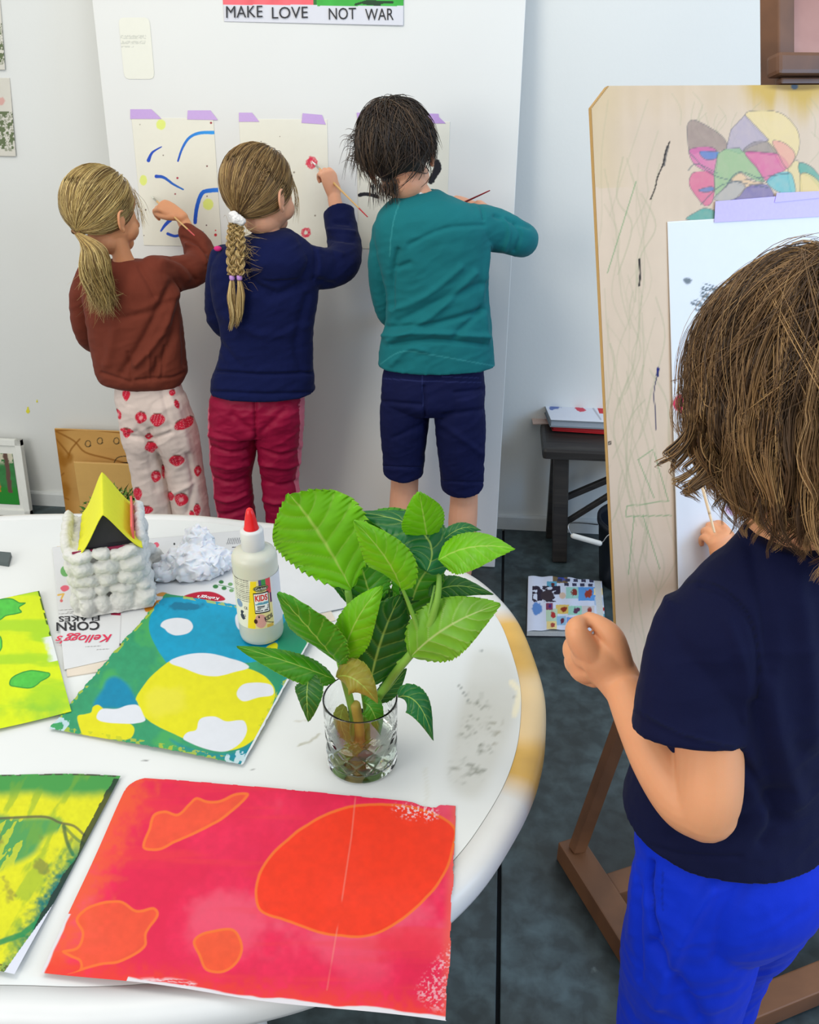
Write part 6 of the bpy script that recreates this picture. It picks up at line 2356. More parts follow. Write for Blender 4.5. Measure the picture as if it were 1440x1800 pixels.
def pulled_hair(t, Hc, HR, s, rad, ctr, tie, n, cols, r, front=.052, name='hair', kk=16, lift=.004, width=.00085, part_z=None):
    rad, ctr, tie = np.array(rad), np.array(ctr), np.array(tie)
    A = []
    while len(A) < n:
        d = r.normal(size=(4000, 3))
        d /= np.linalg.norm(d, axis=1)[:, None]
        p_ = d * rad + ctr
        hair_line = (p_[:, 1] < front + r.uniform(-.004, .004, 4000)) & (p_[:, 2] > -.045 - p_[:, 1] * .1)
        ok = hair_line & ~((p_[:, 1] > .0) & (p_[:, 2] < .012)) & ~((p_[:, 1] > -.03) & (p_[:, 2] < -.02))
        A += list(d[ok])
    A = np.array(A[:n])
    tu = unit((tie - ctr) / rad)
    B = np.tile(tu, (n, 1)) + r.normal(size=(n, 3)) * .05
    B /= np.linalg.norm(B, axis=1)[:, None]
    P = slerp_paths(A, B, kk)
    off = (1 + r.uniform(.0, .055, n))[:, None, None] * np.ones((1, kk, 1))
    tt = np.linspace(0, 1, kk)[None, :, None]
    P = P * rad * (off + .02 * np.sin(tt * 3.1) * lift / .004) + ctr
    P = P * (1 - tt ** 6) + tie * tt ** 6
    P = P + r.normal(size=(n, 1, 3)) * .0008
    W = Hc + (P * s) @ HR.T
    cc = pal(r, n, cols)
    o = strands(name, W, np.full(n, width) * r.uniform(.6, 1.2, n), cc, t)
    return o


def tail(t, pts, n, rads, cols, r, wave=.004, kk=22, width=.0011, name='ponytail', flick=.01, freq=9):
    C_ = cr(np.array(pts), False, 10)
    L_ = np.linspace(0, 1, len(C_))
    s = np.linspace(0, 1, kk)
    ctr = np.c_[[np.interp(s, L_, C_[:, i]) for i in range(3)]].T
    R_ = np.interp(s, np.linspace(0, 1, len(rads)), rads)
    a, q_ = r.uniform(0, 6.28, n), np.sqrt(r.uniform(0, 1, n))
    ends = r.uniform(.62, 1.0, n)
    P = np.zeros((n, kk, 3))
    ph = r.uniform(0, 6.28, n)
    for i in range(n):
        se = s * ends[i]
        c_ = np.c_[[np.interp(se, s, ctr[:, j]) for j in range(3)]].T
        Rr = np.interp(se, s, R_)
        tw = a[i] + se * 1.2
        P[i] = c_ + np.c_[np.cos(tw) * Rr * q_[i], np.sin(tw) * Rr * q_[i] * .7, np.zeros(kk)]
        P[i] += np.c_[np.sin(se * freq + ph[i] * .3) * wave * se, np.cos(se * freq + ph[i]) * wave * .5 * se, np.zeros(kk)]
        P[i, -4:] += (r.normal(size=3) * flick)[None, :] * (np.array([.1, .35, .7, 1.0]) ** 1.5)[:, None]
    return strands(name, P, np.full(n, width) * r.uniform(.6, 1.2, n), pal(r, n, cols), t)


blonde = [(168, 142, 84), (196, 170, 108), (140, 112, 64), (214, 190, 130), (118, 92, 54)]


def build_cap(t, Hc, HR, s, rad, ctr, colr, front, name='hair', zlow=-.05):
    W, Fc, cc = cap_mesh(t, Hc, HR, s, rad, ctr, colr, lambda V: (V[:, 1] > front) & (V[:, 2] < .07) | (V[:, 2] < zlow) | ((V[:, 1] > -.005) & (V[:, 2] < .008)))
    return mk(name, W, Fc, m_hair, t, None, cc)


hb = build_cap(t, Hc, HR, 1, (.0755, .094, .087), (0, -.015, .026), (150, 122, 74), .050)
tieL = (.014, -.098, -.040)
o = pulled_hair(hb, Hc, HR, 1, (.0765, .095, .088), (0, -.015, .026), tieL, 3000, blonde, r, front=.056, name='swept_strands')
tw_ = Hc + HR @ np.array(tieL)
tl = [tw_, PT(162, 432, YG - .115), PT(170, 462, YG - .115), PT(168, 490, YG - .11), PT(172, 520, YG - .105), PT(182, 552, YG - .10)]
tail(hb, tl, 1100, [.006, .030, .042, .040, .036, .026], blonde, r, wave=.013, flick=.014, width=.0009)
tail(hb, [tl[2], PT(176, 495, YG - .11), PT(190, 520, YG - .10), PT(218, 516, YG - .09)], 40, [.015, .01, .005, .002], blonde[1:4], r, wave=.003, flick=.003, name='loose_lock')
q = MB()
q.add(*tube([tw_ + np.array([.009 * math.cos(a), .009 * math.sin(a) * .8, .004 * math.sin(a * 2)]) for a in np.linspace(0, 6.0, 14)], .0028, seg=8, sub=3))
q.build('hair_tie', [mat('brown_elastic', (120, 84, 50), .5)], hb, smooth=True)
# fly-away strands by the cheek
fl_ = []
for k in range(26):
    p0 = PT(234 + r.uniform(-4, 3), 335 + r.uniform(-6, 8), YG + .05)
    e_ = PT(248 + r.uniform(-6, 16), 385 + r.uniform(-15, 22), YG + .05)
    fl_.append(cr([p0, p0 * .5 + e_ * .5 + np.array([.008 * r.uniform(-1, 1.5), 0, 0]), e_], False, 6))
strands('flyaway_strands', fl_, np.full(26, .0004), pal(r, 26, blonde), hb)

# ------------------------------------------------------------------ girl with navy hooded jumper
Y2 = 2.20
t = empty('person', (PT(455, 700, Y2)[0], Y2, 0), 'girl in a navy jumper and crimson trousers, plaited hair with a white scrunchie', 'person', 'children painting at the panel')
Hc = PT(460, 338, Y2)
HR = hframe((.54, .84, -.02), (.03, .02, 1))
body = head_parts(Hc, HR, 1.0)
body.append(limb([(472, 390, Y2 - .005, 17), (478, 420, Y2, 18), (480, 445, Y2 + .01, 28)]))
body.append(rows([(430, 400, 535), (480, 385, 545), (560, 395, 540), (640, 392, 540), (700, 385, 520), (745, 388, 518)], Y2 + .01, .45))
body.append(limb([(545, 465, Y2 + .06, 16), (600, 458, 2.34, 15), (603, 420, 2.40, 15), (588, 350, 2.475, 12)]))
body.append(limb([(398, 470, Y2 + .03, 14), (396, 555, Y2 + .10, 13), (430, 570, Y2 + .2, 12), (440, 545, Y2 + .26, 11)]))
hand(body, PT(440, 545, Y2 + .26), (.3, .3, .8), (-.6, .7, .2), .12, -1)
Wh = PT(588, 345, 2.48)
tipsh = hand(body, Wh, (-.28, .10, .93), (.62, -.72, .22), .125, 1, (48, 62, 40), (.25, .9, -.35), 1.0, 25)
kL, kR = PT(408, 835, Y2 + .02), PT(492, 835, Y2 + .03)
fL, fR = np.array([kL[0], Y2 + .02, .07]), np.array([kR[0], Y2 + .04, .07])
for a_, k_, f_ in ((PT(412, 745, Y2), kL, fL), (PT(492, 745, Y2), kR, fR)):
    body.append(tube([a_, k_, (k_ + f_) / 2 + np.array([0, -.012, 0]), f_], [.046, .042, .04, .027], seg=18))
V, Q = remesh(body, .0026, 3)
mk('body', V, Q, m_skin2, t)
eyes(t, Hc, HR)
m_fl = mat('navy_fleece', spec=.18, rough=.95, var=.06, scale=300, vc=True, sheen=.05, bump=.3, bscale=500)
jp = [rows([(412, 445, 520, .0, .6), (422, 420, 535), (438, 390, 550), (470, 373, 558), (520, 375, 558), (555, 383, 553), (590, 390, 549), (630, 386, 549), (660, 375, 551, .0, .62), (686, 371, 553, .0, .64)], Y2 + .005, .58),
      rows([(404, 452, 508, .02, .75), (414, 440, 520, .0, .75), (428, 425, 528, -.01, .75), (455, 425, 540, -.02, .7), (485, 440, 530, -.03, .6)], Y2 - .01, .7),
      limb([(538, 468, Y2 + .02, 36), (572, 472, Y2 + .07, 34), (600, 462, 2.30, 31), (606, 435, 2.36, 29), (600, 400, 2.41, 27), (596, 372, 2.44, 26)], cap=False),
      limb([(398, 462, Y2 + .01, 30), (388, 520, Y2 + .03, 26), (392, 565, Y2 + .07, 24), (425, 578, Y2 + .17, 20)])]
jf = [([(590, 392), (612, 394)], 4, -.004), ([(580, 405), (622, 410)], 4, .004), ([(578, 420), (620, 425)], 4, -.004), ([(560, 440), (600, 448)], 5, .003), ([(552, 490), (585, 500)], 6, -.004),
      ([(376, 652), (460, 658), (550, 655)], 3, -.006), ([(374, 688), (460, 692), (552, 690)], 3, -.004), ([(440, 490), (475, 520), (530, 500)], 8, -.006), ([(430, 440), (440, 490), (480, 512)], 5, -.004), ([(400, 560), (470, 590), (540, 570)], 8, .003),
      ([(540, 520), (520, 600), (530, 650)], 7, -.004), ([(385, 600), (420, 640)], 6, -.003)]
jo = cloth('jumper', jp, t, .0035, m_fl, jf, (.0012, 20), jcol((15, 23, 66)))
q = MB()
q.add(*ellipsoid(PT(383, 437, Y2 - .035), (.011, .007, .007), None, 16, 10))
q.build('shoulder_patch', [mat('pink_trim', (206, 40, 120), .8)], jo, smooth=True)
m_pt = mat('crimson_satin', spec=.18, rough=.5, var=.05, scale=200, vc=True, bump=.1, bscale=500)


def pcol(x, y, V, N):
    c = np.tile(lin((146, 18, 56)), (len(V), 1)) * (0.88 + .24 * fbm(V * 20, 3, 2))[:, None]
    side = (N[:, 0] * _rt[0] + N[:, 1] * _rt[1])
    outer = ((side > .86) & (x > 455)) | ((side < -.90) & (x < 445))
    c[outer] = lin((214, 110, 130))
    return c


pp = [rows([(678, 380, 528, .0, .52), (700, 371, 533), (725, 369, 533), (745, 374, 529), (758, 390, 512)], Y2 + .005, .60),
      legtube(PT(412, 722, Y2), kL, fL + np.array([0, 0, -.015]), [.073, .068, .058, .056, .052]),
      legtube(PT(490, 722, Y2), kR, fR + np.array([0, 0, -.015]), [.073, .066, .056, .054, .050])]
pf = [([(372, 765), (400, 772), (440, 768)], 5, .004), ([(372, 785), (405, 795), (440, 790)], 4, -.004), ([(460, 790), (495, 800), (525, 790)], 4, -.004), ([(462, 815), (500, 822), (525, 812)], 4, .004), ([(372, 815), (405, 822), (436, 815)], 4, .003),
      ([(374, 840), (405, 848), (434, 840)], 4, -.005), ([(370, 870), (400, 880), (432, 868)], 4, .005), ([(368, 895), (395, 905), (430, 893)], 4, -.005), ([(460, 845), (495, 852), (522, 845)], 4, -.004), ([(460, 875), (490, 884), (520, 872)], 4, .005),
      ([(448, 690), (450, 770)], 3, -.005), ([(410, 730), (445, 760)], 6, -.004), ([(500, 720), (455, 765)], 6, -.004)]
cloth('trousers', pp, t, .0032, m_pt, pf, (.0016, 22), pcol, it=3, dirn=(.6, .6, 1.6), zmin=.02)
shoes(t, (fL, fR), (60, 60, 80))
r = np.random.default_rng(31)
dkb = [(128, 98, 58), (152, 122, 74), (104, 78, 46), (176, 146, 96), (92, 68, 42)]
hb = build_cap(t, Hc, HR, 1, (.0755, .094, .087), (0, -.015, .026), (116, 90, 54), .050)
tieL = (-.006, -.097, -.052)
tw_ = PT(417, 384, Y2 - .085)
tieL = HR.T @ (tw_ - Hc)
pulled_hair(hb, Hc, HR, 1, (.0765, .095, .088), (0, -.015, .026), tieL, 3000, dkb, r, front=.056, name='swept_strands')


def plait(parent, pts, rad, turns, n, cols, r, name='plait', width=.0009):
    C_ = cr(np.array(pts), False, 12)
    k = 90
    s = np.linspace(0, 1, k)
    L_ = np.linspace(0, 1, len(C_))
    ctr = np.c_[[np.interp(s, L_, C_[:, i]) for i in range(3)]].T
    T = unit(ctr[-1] - ctr[0])
    S = unit(np.cross(T, np.array([0, -1.0, .3])))
    B = np.cross(T, S)
    P = []
    for j in range(3):
        ph = j * 2 * math.pi / 3
        a = s * turns * 2 * math.pi + ph
        lane = ctr + S * (rad * .95 * np.sin(a))[:, None] + B * (rad * .6 * np.sin(2 * a))[:, None]
        for i in range(n):
            an, q_ = r.uniform(0, 6.28), math.sqrt(r.uniform(0, 1))
            P.append(lane + (S * math.cos(an) + B * math.sin(an)) * rad * .55 * q_)
    P = np.array(P)
    return strands(name, P, np.full(len(P), width), pal(r, len(P), cols), parent, taper=.02)


lt = [(190, 162, 106), (160, 130, 80), (214, 188, 132), (132, 104, 64)]
plait(hb, [PT(410, 392, Y2 - .092), PT(406, 430, Y2 - .10), PT(408, 484, Y2 - .105)], .0085, 2.6, 55, lt, r)
plait(hb, [PT(420, 394, Y2 - .092), PT(423, 430, Y2 - .10), PT(421, 484, Y2 - .105)], .0085, 2.6, 55, lt, r)
plait(hb, [PT(475, 278, Y2 - .03), PT(464, 302, Y2 - .075), PT(452, 325, Y2 - .09), PT(440, 345, Y2 - .094)], .008, 2.8, 50, dkb, r)
for px_ in (408, 421):
    c_ = PT(px_, 488, Y2 - .105)
    q = MB()
    q.add(*lathe(c_ - np.array([0, 0, .006]), [(.001, 0), (.0062, 0), (.0072, .003), (.0072, .009), (.0062, .012), (.001, .012)], 20))
    q.build('hair_tie', [mat('lilac_elastic', (186, 140, 206), .5)], hb, smooth=True)
tail(hb, [PT(408, 492, Y2 - .105), PT(407, 520, Y2 - .105), PT(409, 550, Y2 - .103), PT(405, 582, Y2 - .10)], 150, [.005, .011, .010, .003], lt, r, wave=.002, flick=.002, name='plait_end')
tail(hb, [PT(421, 492, Y2 - .105), PT(424, 520, Y2 - .105), PT(421, 550, Y2 - .103), PT(415, 575, Y2 - .10)], 150, [.005, .011, .010, .003], lt, r, wave=.002, flick=.002, name='plait_end')
parts = []
for k in range(7):
    a = r.uniform(0, 6.28)
    parts.append(ellipsoid(PT(417 + (k - 3) * 2.2, 384 + (k - 3) * 1.4, Y2 - .098) + r.normal(size=3) * .002, (.013, .010, .011), None, 14, 8))
V, Q = remesh(parts, .0012, 1)
V = V + normals(V, Q) * ((fbm(V * 150, 3, 2) - .5) * .006)[:, None]
mk('scrunchie', V, Q, mat('white_fabric', (226, 224, 222), .8), hb)
fl_ = []
for k in range(90):
    p0 = PT(r.uniform(404, 440), r.uniform(400, 500), Y2 - .10)
    e_ = p0 + np.array([r.uniform(-.03, .07), r.uniform(-.01, .01), r.uniform(-.03, .03)])
    fl_.append(cr([p0, p0 * .5 + e_ * .5 + np.array([0, 0, r.uniform(-.01, .02)]), e_], False, 6))
strands('flyaway_strands', fl_, np.full(len(fl_), .00035), pal(r, len(fl_), lt), hb)
fl_ = []
for k in range(24):
    p0 = PT(505 + r.uniform(-6, 4), 290 + r.uniform(-8, 8), Y2 + .04)
    fl_.append(cr([p0, PT(520 + r.uniform(-3, 4), 340, Y2 + .05), PT(522 + r.uniform(-8, 5), 385 + r.uniform(-15, 10), Y2 + .05)], False, 6))
strands('face_strands', fl_, np.full(len(fl_), .00035), pal(r, len(fl_), lt), hb)

# ------------------------------------------------------------------ boy in teal top
Y3 = 2.24
t = empty('person', (PT(765, 700, Y3)[0], Y3, 0), 'dark-haired boy in a teal long-sleeved top and navy shorts, leaning towards the panel', 'person', 'children painting at the panel')
Hc = PT(703, 280, Y3 + .03)
HR = hframe((-.02, .93, -.36), (-.30, .25, .92))
body = head_parts(Hc, HR, 1.03)
body.append(limb([(722, 315, Y3 + .02, 20), (740, 345, Y3 + .01, 21), (752, 372, Y3 + .01, 34)]))
body.append(rows([(372, 680, 835), (430, 670, 850), (520, 690, 850), (600, 690, 850), (660, 695, 832), (710, 695, 832)], Y3 + .01, .45))
body.append(limb([(835, 405, Y3 + .05, 17), (905, 420, 2.33, 16), (890, 402, 2.41, 15), (842, 364, 2.49, 12)]))
body.append(limb([(695, 410, Y3 + .03, 16), (682, 525, Y3 + .09, 15), (720, 558, Y3 + .20, 13), (735, 540, Y3 + .25, 12)]))
hand(body, PT(735, 540, Y3 + .25), (.4, .4, .7), (-.6, .6, .2), .13, -1)
Wb = PT(838, 368, 2.50)
tipsb = hand(body, Wb, (-.85, .1, .25), (.2, -.5, .8), .135, -1, (42, 60, 40), (.35, .85, -.35), 1.0, 25)
kL, kR = PT(712, 848, Y3 + .05), PT(815, 868, Y3 + .05)
fL = np.array([PT(708, 960, Y3 + .08)[0], Y3 + .07, .07])
fR = np.array([PT(812, 990, Y3 + .08)[0], Y3 + .07, .07])
for a_, k_, f_ in ((PT(715, 720, Y3), kL, fL), (PT(805, 720, Y3), kR, fR)):
    m1 = k_ * .62 + f_ * .38 + np.array([0, -.022, 0])
    body.append(tube([a_, k_ + np.array([0, .0, .03]), m1, k_ * .25 + f_ * .75, f_, f_ * [1, 1, 0] + np.array([0, 0, .045])], [.050, .043, .045, .031, .028, .03], seg=18))
    body.append(tube([f_ * [1, 1, 0] + np.array([0, -.02, .034]), f_ * [1, 1, 0] + np.array([0, .06, .028]), f_ * [1, 1, 0] + np.array([0, .12, .018])], [.030, .034, .030], [.030, .024, .015], (1, 0, 0), 16))
V, Q = remesh(body, .0028, 3)
V[:, 2] = np.maximum(V[:, 2], 0.003)
mk('body', V, Q, m_skin2, t)
eyes(t, Hc, HR, 1.03, (80, 60, 40))
m_tl = mat('teal_jersey', spec=.18, rough=.9, var=.04, scale=300, vc=True, sheen=.05, bump=.2, bscale=600)


def tcol(x, y, V, N):
    c = np.tile(lin((26, 110, 116)), (len(V), 1)) * (0.9 + .2 * fbm(V * 18, 4, 2))[:, None]
    for pts in ([(704, 352), (690, 400), (686, 450)], [(670, 640), (705, 618), (750, 622), (868, 643)]):
        c = mix(c, lin((60, 146, 150)), (1 - sstep(.5, 1.6, line_d(x, y, cr(pts, False, 4)))) * .6)
    c = mix(c, lin((226, 230, 230)), 1 - sstep(-.5, .5, poly_d(x, y, [(737, 337), (745, 334), (745, 338), (738, 340)])))
    return c


jp = [rows([(334, 708, 772, .01, .7), (345, 695, 790), (362, 675, 830), (390, 660, 856), (430, 660, 860), (480, 672, 858), (530, 680, 860), (580, 675, 864), (615, 668, 867), (640, 666, 869)], Y3 + .005, .58),
      limb([(828, 398, Y3 + .02, 38), (868, 404, Y3 + .06, 36), (908, 418, 2.32, 30), (916, 420, 2.37, 27), (880, 395, 2.42, 22)]),
      limb([(688, 410, Y3 + .01, 34), (672, 460, Y3 + .02, 24), (676, 520, Y3 + .05, 22), (692, 556, Y3 + .09, 22), (725, 562, Y3 + .18, 17)])]
jf = [([(686, 600), (760, 555), (835, 480)], 6, .005), ([(700, 565), (770, 530), (845, 500)], 7, -.005), ([(690, 545), (750, 520), (810, 470)], 6, .004), ([(680, 575), (760, 570), (850, 545)], 5, -.006), ([(676, 590), (750, 585), (855, 592)], 5, .006),
      ([(690, 605), (760, 598), (850, 606)], 4, -.006), ([(800, 590), (845, 545), (858, 500)], 6, -.005), ([(700, 440), (690, 490), (690, 540)], 5, -.006), ([(700, 470), (720, 462)], 5, -.004), ([(720, 430), (780, 402), (850, 396)], 4, -.003),
      ([(905, 395), (915, 415), (905, 440)], 4, -.004), ([(885, 385), (895, 410), (888, 438)], 4, .004), ([(870, 380), (930, 400)], 4, -.004), ([(826, 350), (845, 365), (850, 385)], 3, -.004), ([(704, 350), (738, 340), (770, 330)], 2.5, -.003),
      ([(860, 430), (850, 520), (856, 600)], 5, .004), ([(690, 640), (720, 612), (752, 618)], 5, .004)]
cloth('long_sleeved_top', jp, t, .0035, m_tl, jf, (.0010, 18), tcol)
m_sh = mat('navy_twill', spec=.18, rough=.8, var=.05, scale=300, vc=True, bump=.15, bscale=800)


def shcol(x, y, V, N):
    c = np.tile(lin((18, 24, 66)), (len(V), 1)) * (0.88 + .24 * fbm(V * 30, 3, 2))[:, None]
    for pts in ([(742, 655), (744, 715)], [(672, 665), (740, 670), (845, 672)], [(672, 820), (742, 822)], [(776, 845), (850, 848)], [(775, 648), (778, 662), (840, 664)]):
        c = mix(c, lin((50, 58, 110)), (1 - sstep(.4, 1.2, line_d(x, y, pts))) * .6)
    return c


hemL, hemR = PT(709, 830, Y3 + .03), PT(813, 854, Y3 + .04)
pp = [rows([(632, 680, 848), (660, 674, 850), (685, 671, 852), (705, 675, 848), (720, 695, 828)], Y3 + .005, .60),
      tube([PT(716, 685, Y3), PT(711, 740, Y3 + .01), PT(710, 785, Y3 + .02), hemL], [.072, .071, .065, .060], seg=24, cap=False),
      tube([PT(805, 685, Y3), PT(809, 745, Y3 + .01), PT(811, 795, Y3 + .02), hemR], [.073, .073, .069, .063], seg=24, cap=False)]
pf = [([(745, 680), (748, 735)], 3, -.005), ([(690, 770), (745, 745)], 5, -.003), ([(780, 745), (850, 800)], 6, .003), ([(672, 705), (740, 712)], 4, -.003), ([(672, 820), (745, 823)], 2, -.003), ([(776, 846), (850, 849)], 2, -.003), ([(780, 730), (850, 720)], 5, -.003), ([(800, 690), (850, 685)], 4, -.003)]
cloth('shorts', pp, t, .003, m_sh, pf, (.0010, 20), shcol, it=3)
r = np.random.default_rng(41)
dark = [(58, 46, 36), (74, 58, 44), (42, 34, 30), (94, 74, 56), (34, 29, 27)]
hb = build_cap(t, Hc, HR, 1.03, (.080, .098, .092), (0, -.015, .028), (40, 33, 29), .050, zlow=-.055)


def falling_hair(parent, Hc, HR, s, n, r, cols, crown, rad, ctr, zend, width, kk=16, vol=.020, messy=.010, name='hair_strands', outcurl=.0, front=.05):
    rad, ctr = np.array(rad), np.array(ctr)
    phi = r.uniform(0, 2 * math.pi, n)
    cu = unit((np.array(crown) - ctr) / rad)
    A = np.tile(cu, (n, 1)) + r.normal(size=(n, 3)) * .38
    A /= np.linalg.norm(A, axis=1)[:, None]
    B = np.c_[np.cos(phi), np.sin(phi), np.where(np.sin(phi) < .2, -.78, -.5) + r.normal(size=n) * .10]
    B /= np.linalg.norm(B, axis=1)[:, None]
    ln = r.uniform(.55, 1.0, n)
    # face side stays short
    fs = np.clip(B[:, 1], 0, 1)
    ln = ln * (1 - .55 * fs)
    P = slerp_paths(A, B, kk)
    tt = np.linspace(0, 1, kk)
    for i in range(n):
        sl = tt * ln[i]
        P[i] = np.c_[[np.interp(sl, tt, P[i][:, j]) for j in range(3)]].T
    off = 1 + r.uniform(.0, vol / .09, n)[:, None] * np.sin(np.clip(tt * 2.2, 0, 1.57))[None, :] + outcurl * (tt ** 3)[None, :]
    P = P * rad * off[:, :, None] + ctr
    P += (r.normal(size=(n, 1, 3)) * messy) * (tt ** 2.5)[None, :, None]
    W = Hc + (P * s) @ HR.T
    return strands(name, W, np.full(n, width) * r.uniform(.6, 1.25, n), pal(r, n, cols), parent)


falling_hair(hb, Hc, HR, 1.03, 3600, r, dark, (.015, -.055, .105), (.080, .098, .098), (0, -.015, .024), 0, .0010, vol=.024, messy=.006)
# untidy tufts on the left and the crown
tu = []
for k in range(150):
    a0 = PT(650 + r.uniform(-16, 16), 262 + r.uniform(-26, 30), Y3 + .03)
    dx, dz = r.uniform(-.062, -.02), r.uniform(-.06, .015)
    e_ = a0 + np.array([dx, r.uniform(-.02, .02), dz])
    tu.append(cr([a0, a0 + np.array([dx * .7, 0, dz * .1 + .012]), e_], False, 7))
strands('side_tuft', tu, np.full(len(tu), .0009), pal(r, len(tu), dark), hb, taper=.6)
tu = []
for k in range(70):
    a0 = PT(722 + r.uniform(-12, 8), 218 + r.uniform(-3, 8), Y3)
    e_ = PT(738 + r.uniform(-12, 10), 208 + r.uniform(-10, 10), Y3 - .02)
    tu.append(cr([a0, a0 * .5 + e_ * .5 + np.array([0, 0, .004]), e_], False, 7))
strands('crown_tuft', tu, np.full(len(tu), .0009), pal(r, len(tu), dark), hb, taper=.6)
tu = []
for k in range(110):
    a0 = PT(r.uniform(650, 700), 320 + r.uniform(-8, 5), Y3 - .05)
    e_ = a0 + np.array([r.uniform(-.012, .012), r.uniform(-.01, .02), r.uniform(-.065, -.03)])
    tu.append(cr([a0, a0 * .5 + e_ * .5, e_], False, 7))
strands('neck_tuft', tu, np.full(len(tu), .0009), pal(r, len(tu), dark), hb, taper=.6)

# ------------------------------------------------------------------ brushes held at the panel
bt_ = onp(263, 340, .004)
hold = PT(273, 352, 2.475)
en = PT(340, 412, 2.40)
brush(onp(266, 345, .006), PT(342, 414, 2.335), .0034, 'light wooden paintbrush with pink end held by the girl in brown', endc=(206, 70, 70), tipc=(214, 214, 200))
brush(onp(549, 284, .006), PT(646, 381, 2.33), .0034, 'light wooden paintbrush with red end held by the girl in navy', endc=(190, 40, 50), tipc=(232, 226, 226))
brush(onp(772, 376, .006), PT(861, 335, 2.44), .0034, 'dark red paintbrush handle held by the dark-haired boy', handle=(140, 34, 46), endc=(150, 30, 44), tipc=(40, 40, 44))

# ------------------------------------------------------------------ child at the easel
t = empty('person', (.31, .74, 0), 'child with wavy brown hair, dark blue T-shirt and bright blue trousers, painting at the easel', 'person')
CF, CL = unit((-.43, .90, 0)), unit((-.90, -.43, 0))
Hc = np.array([.292, .775, 1.228])
HR = hframe((-.40, .90, -.18), (-.02, .05, 1))
body = head_parts(Hc, HR, 1.02)
body.append(tube([Hc + np.array([.0, -.015, -.05]), np.array([.298, .745, 1.12]), np.array([.30, .74, 1.06])], [.042, .040, .055], seg=20))
W3 = lambda s_, f_, z: np.array([.302, .735, z]) + CL * s_ + CF * f_


def ringbody(rw, seg=40, S=None):
    A = cr(np.array([[*W3(s_, f_, z), a, b] for z, a, b, s_, f_ in rw]), False, 5)
    B_ = CF
    an = np.linspace(0, 2 * math.pi, seg, endpoint=False)
    V = A[:, None, :3] + CL * (A[:, 3:4] * np.cos(an))[:, :, None] + B_ * (A[:, 4:5] * np.sin(an))[:, :, None]
    Fc = grid_faces(len(A), seg, True).tolist()
    Fc.append(list(range(seg))[::-1])
    Fc.append([(len(A) - 1) * seg + k for k in range(seg)])
    return V.reshape(-1, 3), Fc


body.append(ringbody([(1.07, .06, .045, 0, 0), (1.02, .10, .058, 0, 0), (.92, .100, .062, 0, 0), (.80, .092, .062, 0, 0), (.70, .095, .07, 0, 0), (.64, .085, .065, 0, 0)]))
# left arm, bent, traced joint by joint
arm = [(1246, 1100, .722, 42), (1246, 1190, .69, 56), (1247, 1290, .665, 58), (1246, 1385, .64, 58), (1238, 1420, .635, 56)]
body.append(limb(arm))
body.append(limb([(1240, 1424, .635, 55), (1206, 1400, .65, 57), (1164, 1340, .68, 52), (1128, 1272, .715, 44), (1100, 1216, .745, 35)]))
YH = .765
Mh = lambda x, y, dy=0: PT(x, y, YH + dy)
body.append(limb([(1104, 1222, .745, 35), (1078, 1180, YH, 41), (1050, 1152, YH + .006, 43), (1036, 1148, YH + .01, 38)], .8))
body.append(limb([(1030, 1170, YH + .012, 32), (1022, 1158, YH + .014, 28)]))
pxr = lambda r_: r_ * ms(Mh(1050, 1140))
fing = lambda pts: body.append(tube([Mh(a, b, c_) for a, b, c_, _ in pts], [pxr(q_[3]) for q_ in pts], seg=14, sub=5))
fing([(1050, 1160, .0, 24), (1024, 1132, .0, 24), (1013, 1108, .004, 20), (1019, 1096, .016, 15.5), (1033, 1090, .026, 11)])      # index
fing([(1090, 1165, .002, 24), (1078, 1122, .006, 21), (1057, 1100, .014, 17), (1036, 1086, .022, 11.5)])                        # thumb
fing([(1030, 1165, .012, 22), (1008, 1150, .018, 18), (1006, 1132, .034, 15), (1024, 1126, .044, 12)])                        # middle
fing([(1030, 1178, .012, 22), (1009, 1168, .02, 17), (1008, 1152, .038, 14), (1026, 1146, .046, 11)])                        # ring
fing([(1045, 1190, .008, 20), (1022, 1184, .018, 16), (1018, 1170, .038, 12.5), (1036, 1164, .046, 10)])                        # little
# right arm reaching to the paper
hp = PT(1284, 1005, 1.165)
body.append(tube([W3(-.095, .0, 1.025), W3(-.14, .09, .91), W3(-.13, .17, .86)], [.028, .030, .029], seg=18))
body.append(tube([W3(-.13, .17, .86), (W3(-.13, .17, .86) + hp) / 2, hp], [.030, .026, .019], seg=18))
hand(body, hp + np.array([0, -.005, 0]), PT(1260, 920, 1.175) - hp, (.25, -.6, .2), .125, 1, (45, 55, 35), (.1, 1.0, -.1), .9, 12)
# legs
hipL, hipR = W3(.065, -.005, .70), W3(-.06, .01, .70)
kneL = PT(1196, 1745, .705)
kneR = W3(-.09, .03, .40)
ftL = np.array([kneL[0] + .01, kneL[1] + .0, .06])
ftR = np.array([kneR[0], kneR[1] + .01, .06])
for a_, k_, f_ in ((hipL, kneL, ftL), (hipR, kneR, ftR)):
    body.append(tube([a_, k_, (k_ + f_) / 2, f_], [.05, .046, .042, .028], seg=18))
V, Q = remesh(body, .0021, 3)
mk('body', V, Q, m_skin, t)
eyes(t, Hc, HR, 1.02, (80, 60, 40))
m_ts = mat('dark_blue_cotton', spec=.18, rough=.85, var=.04, scale=500, vc=True, sheen=.03, bump=.18, bscale=1200)


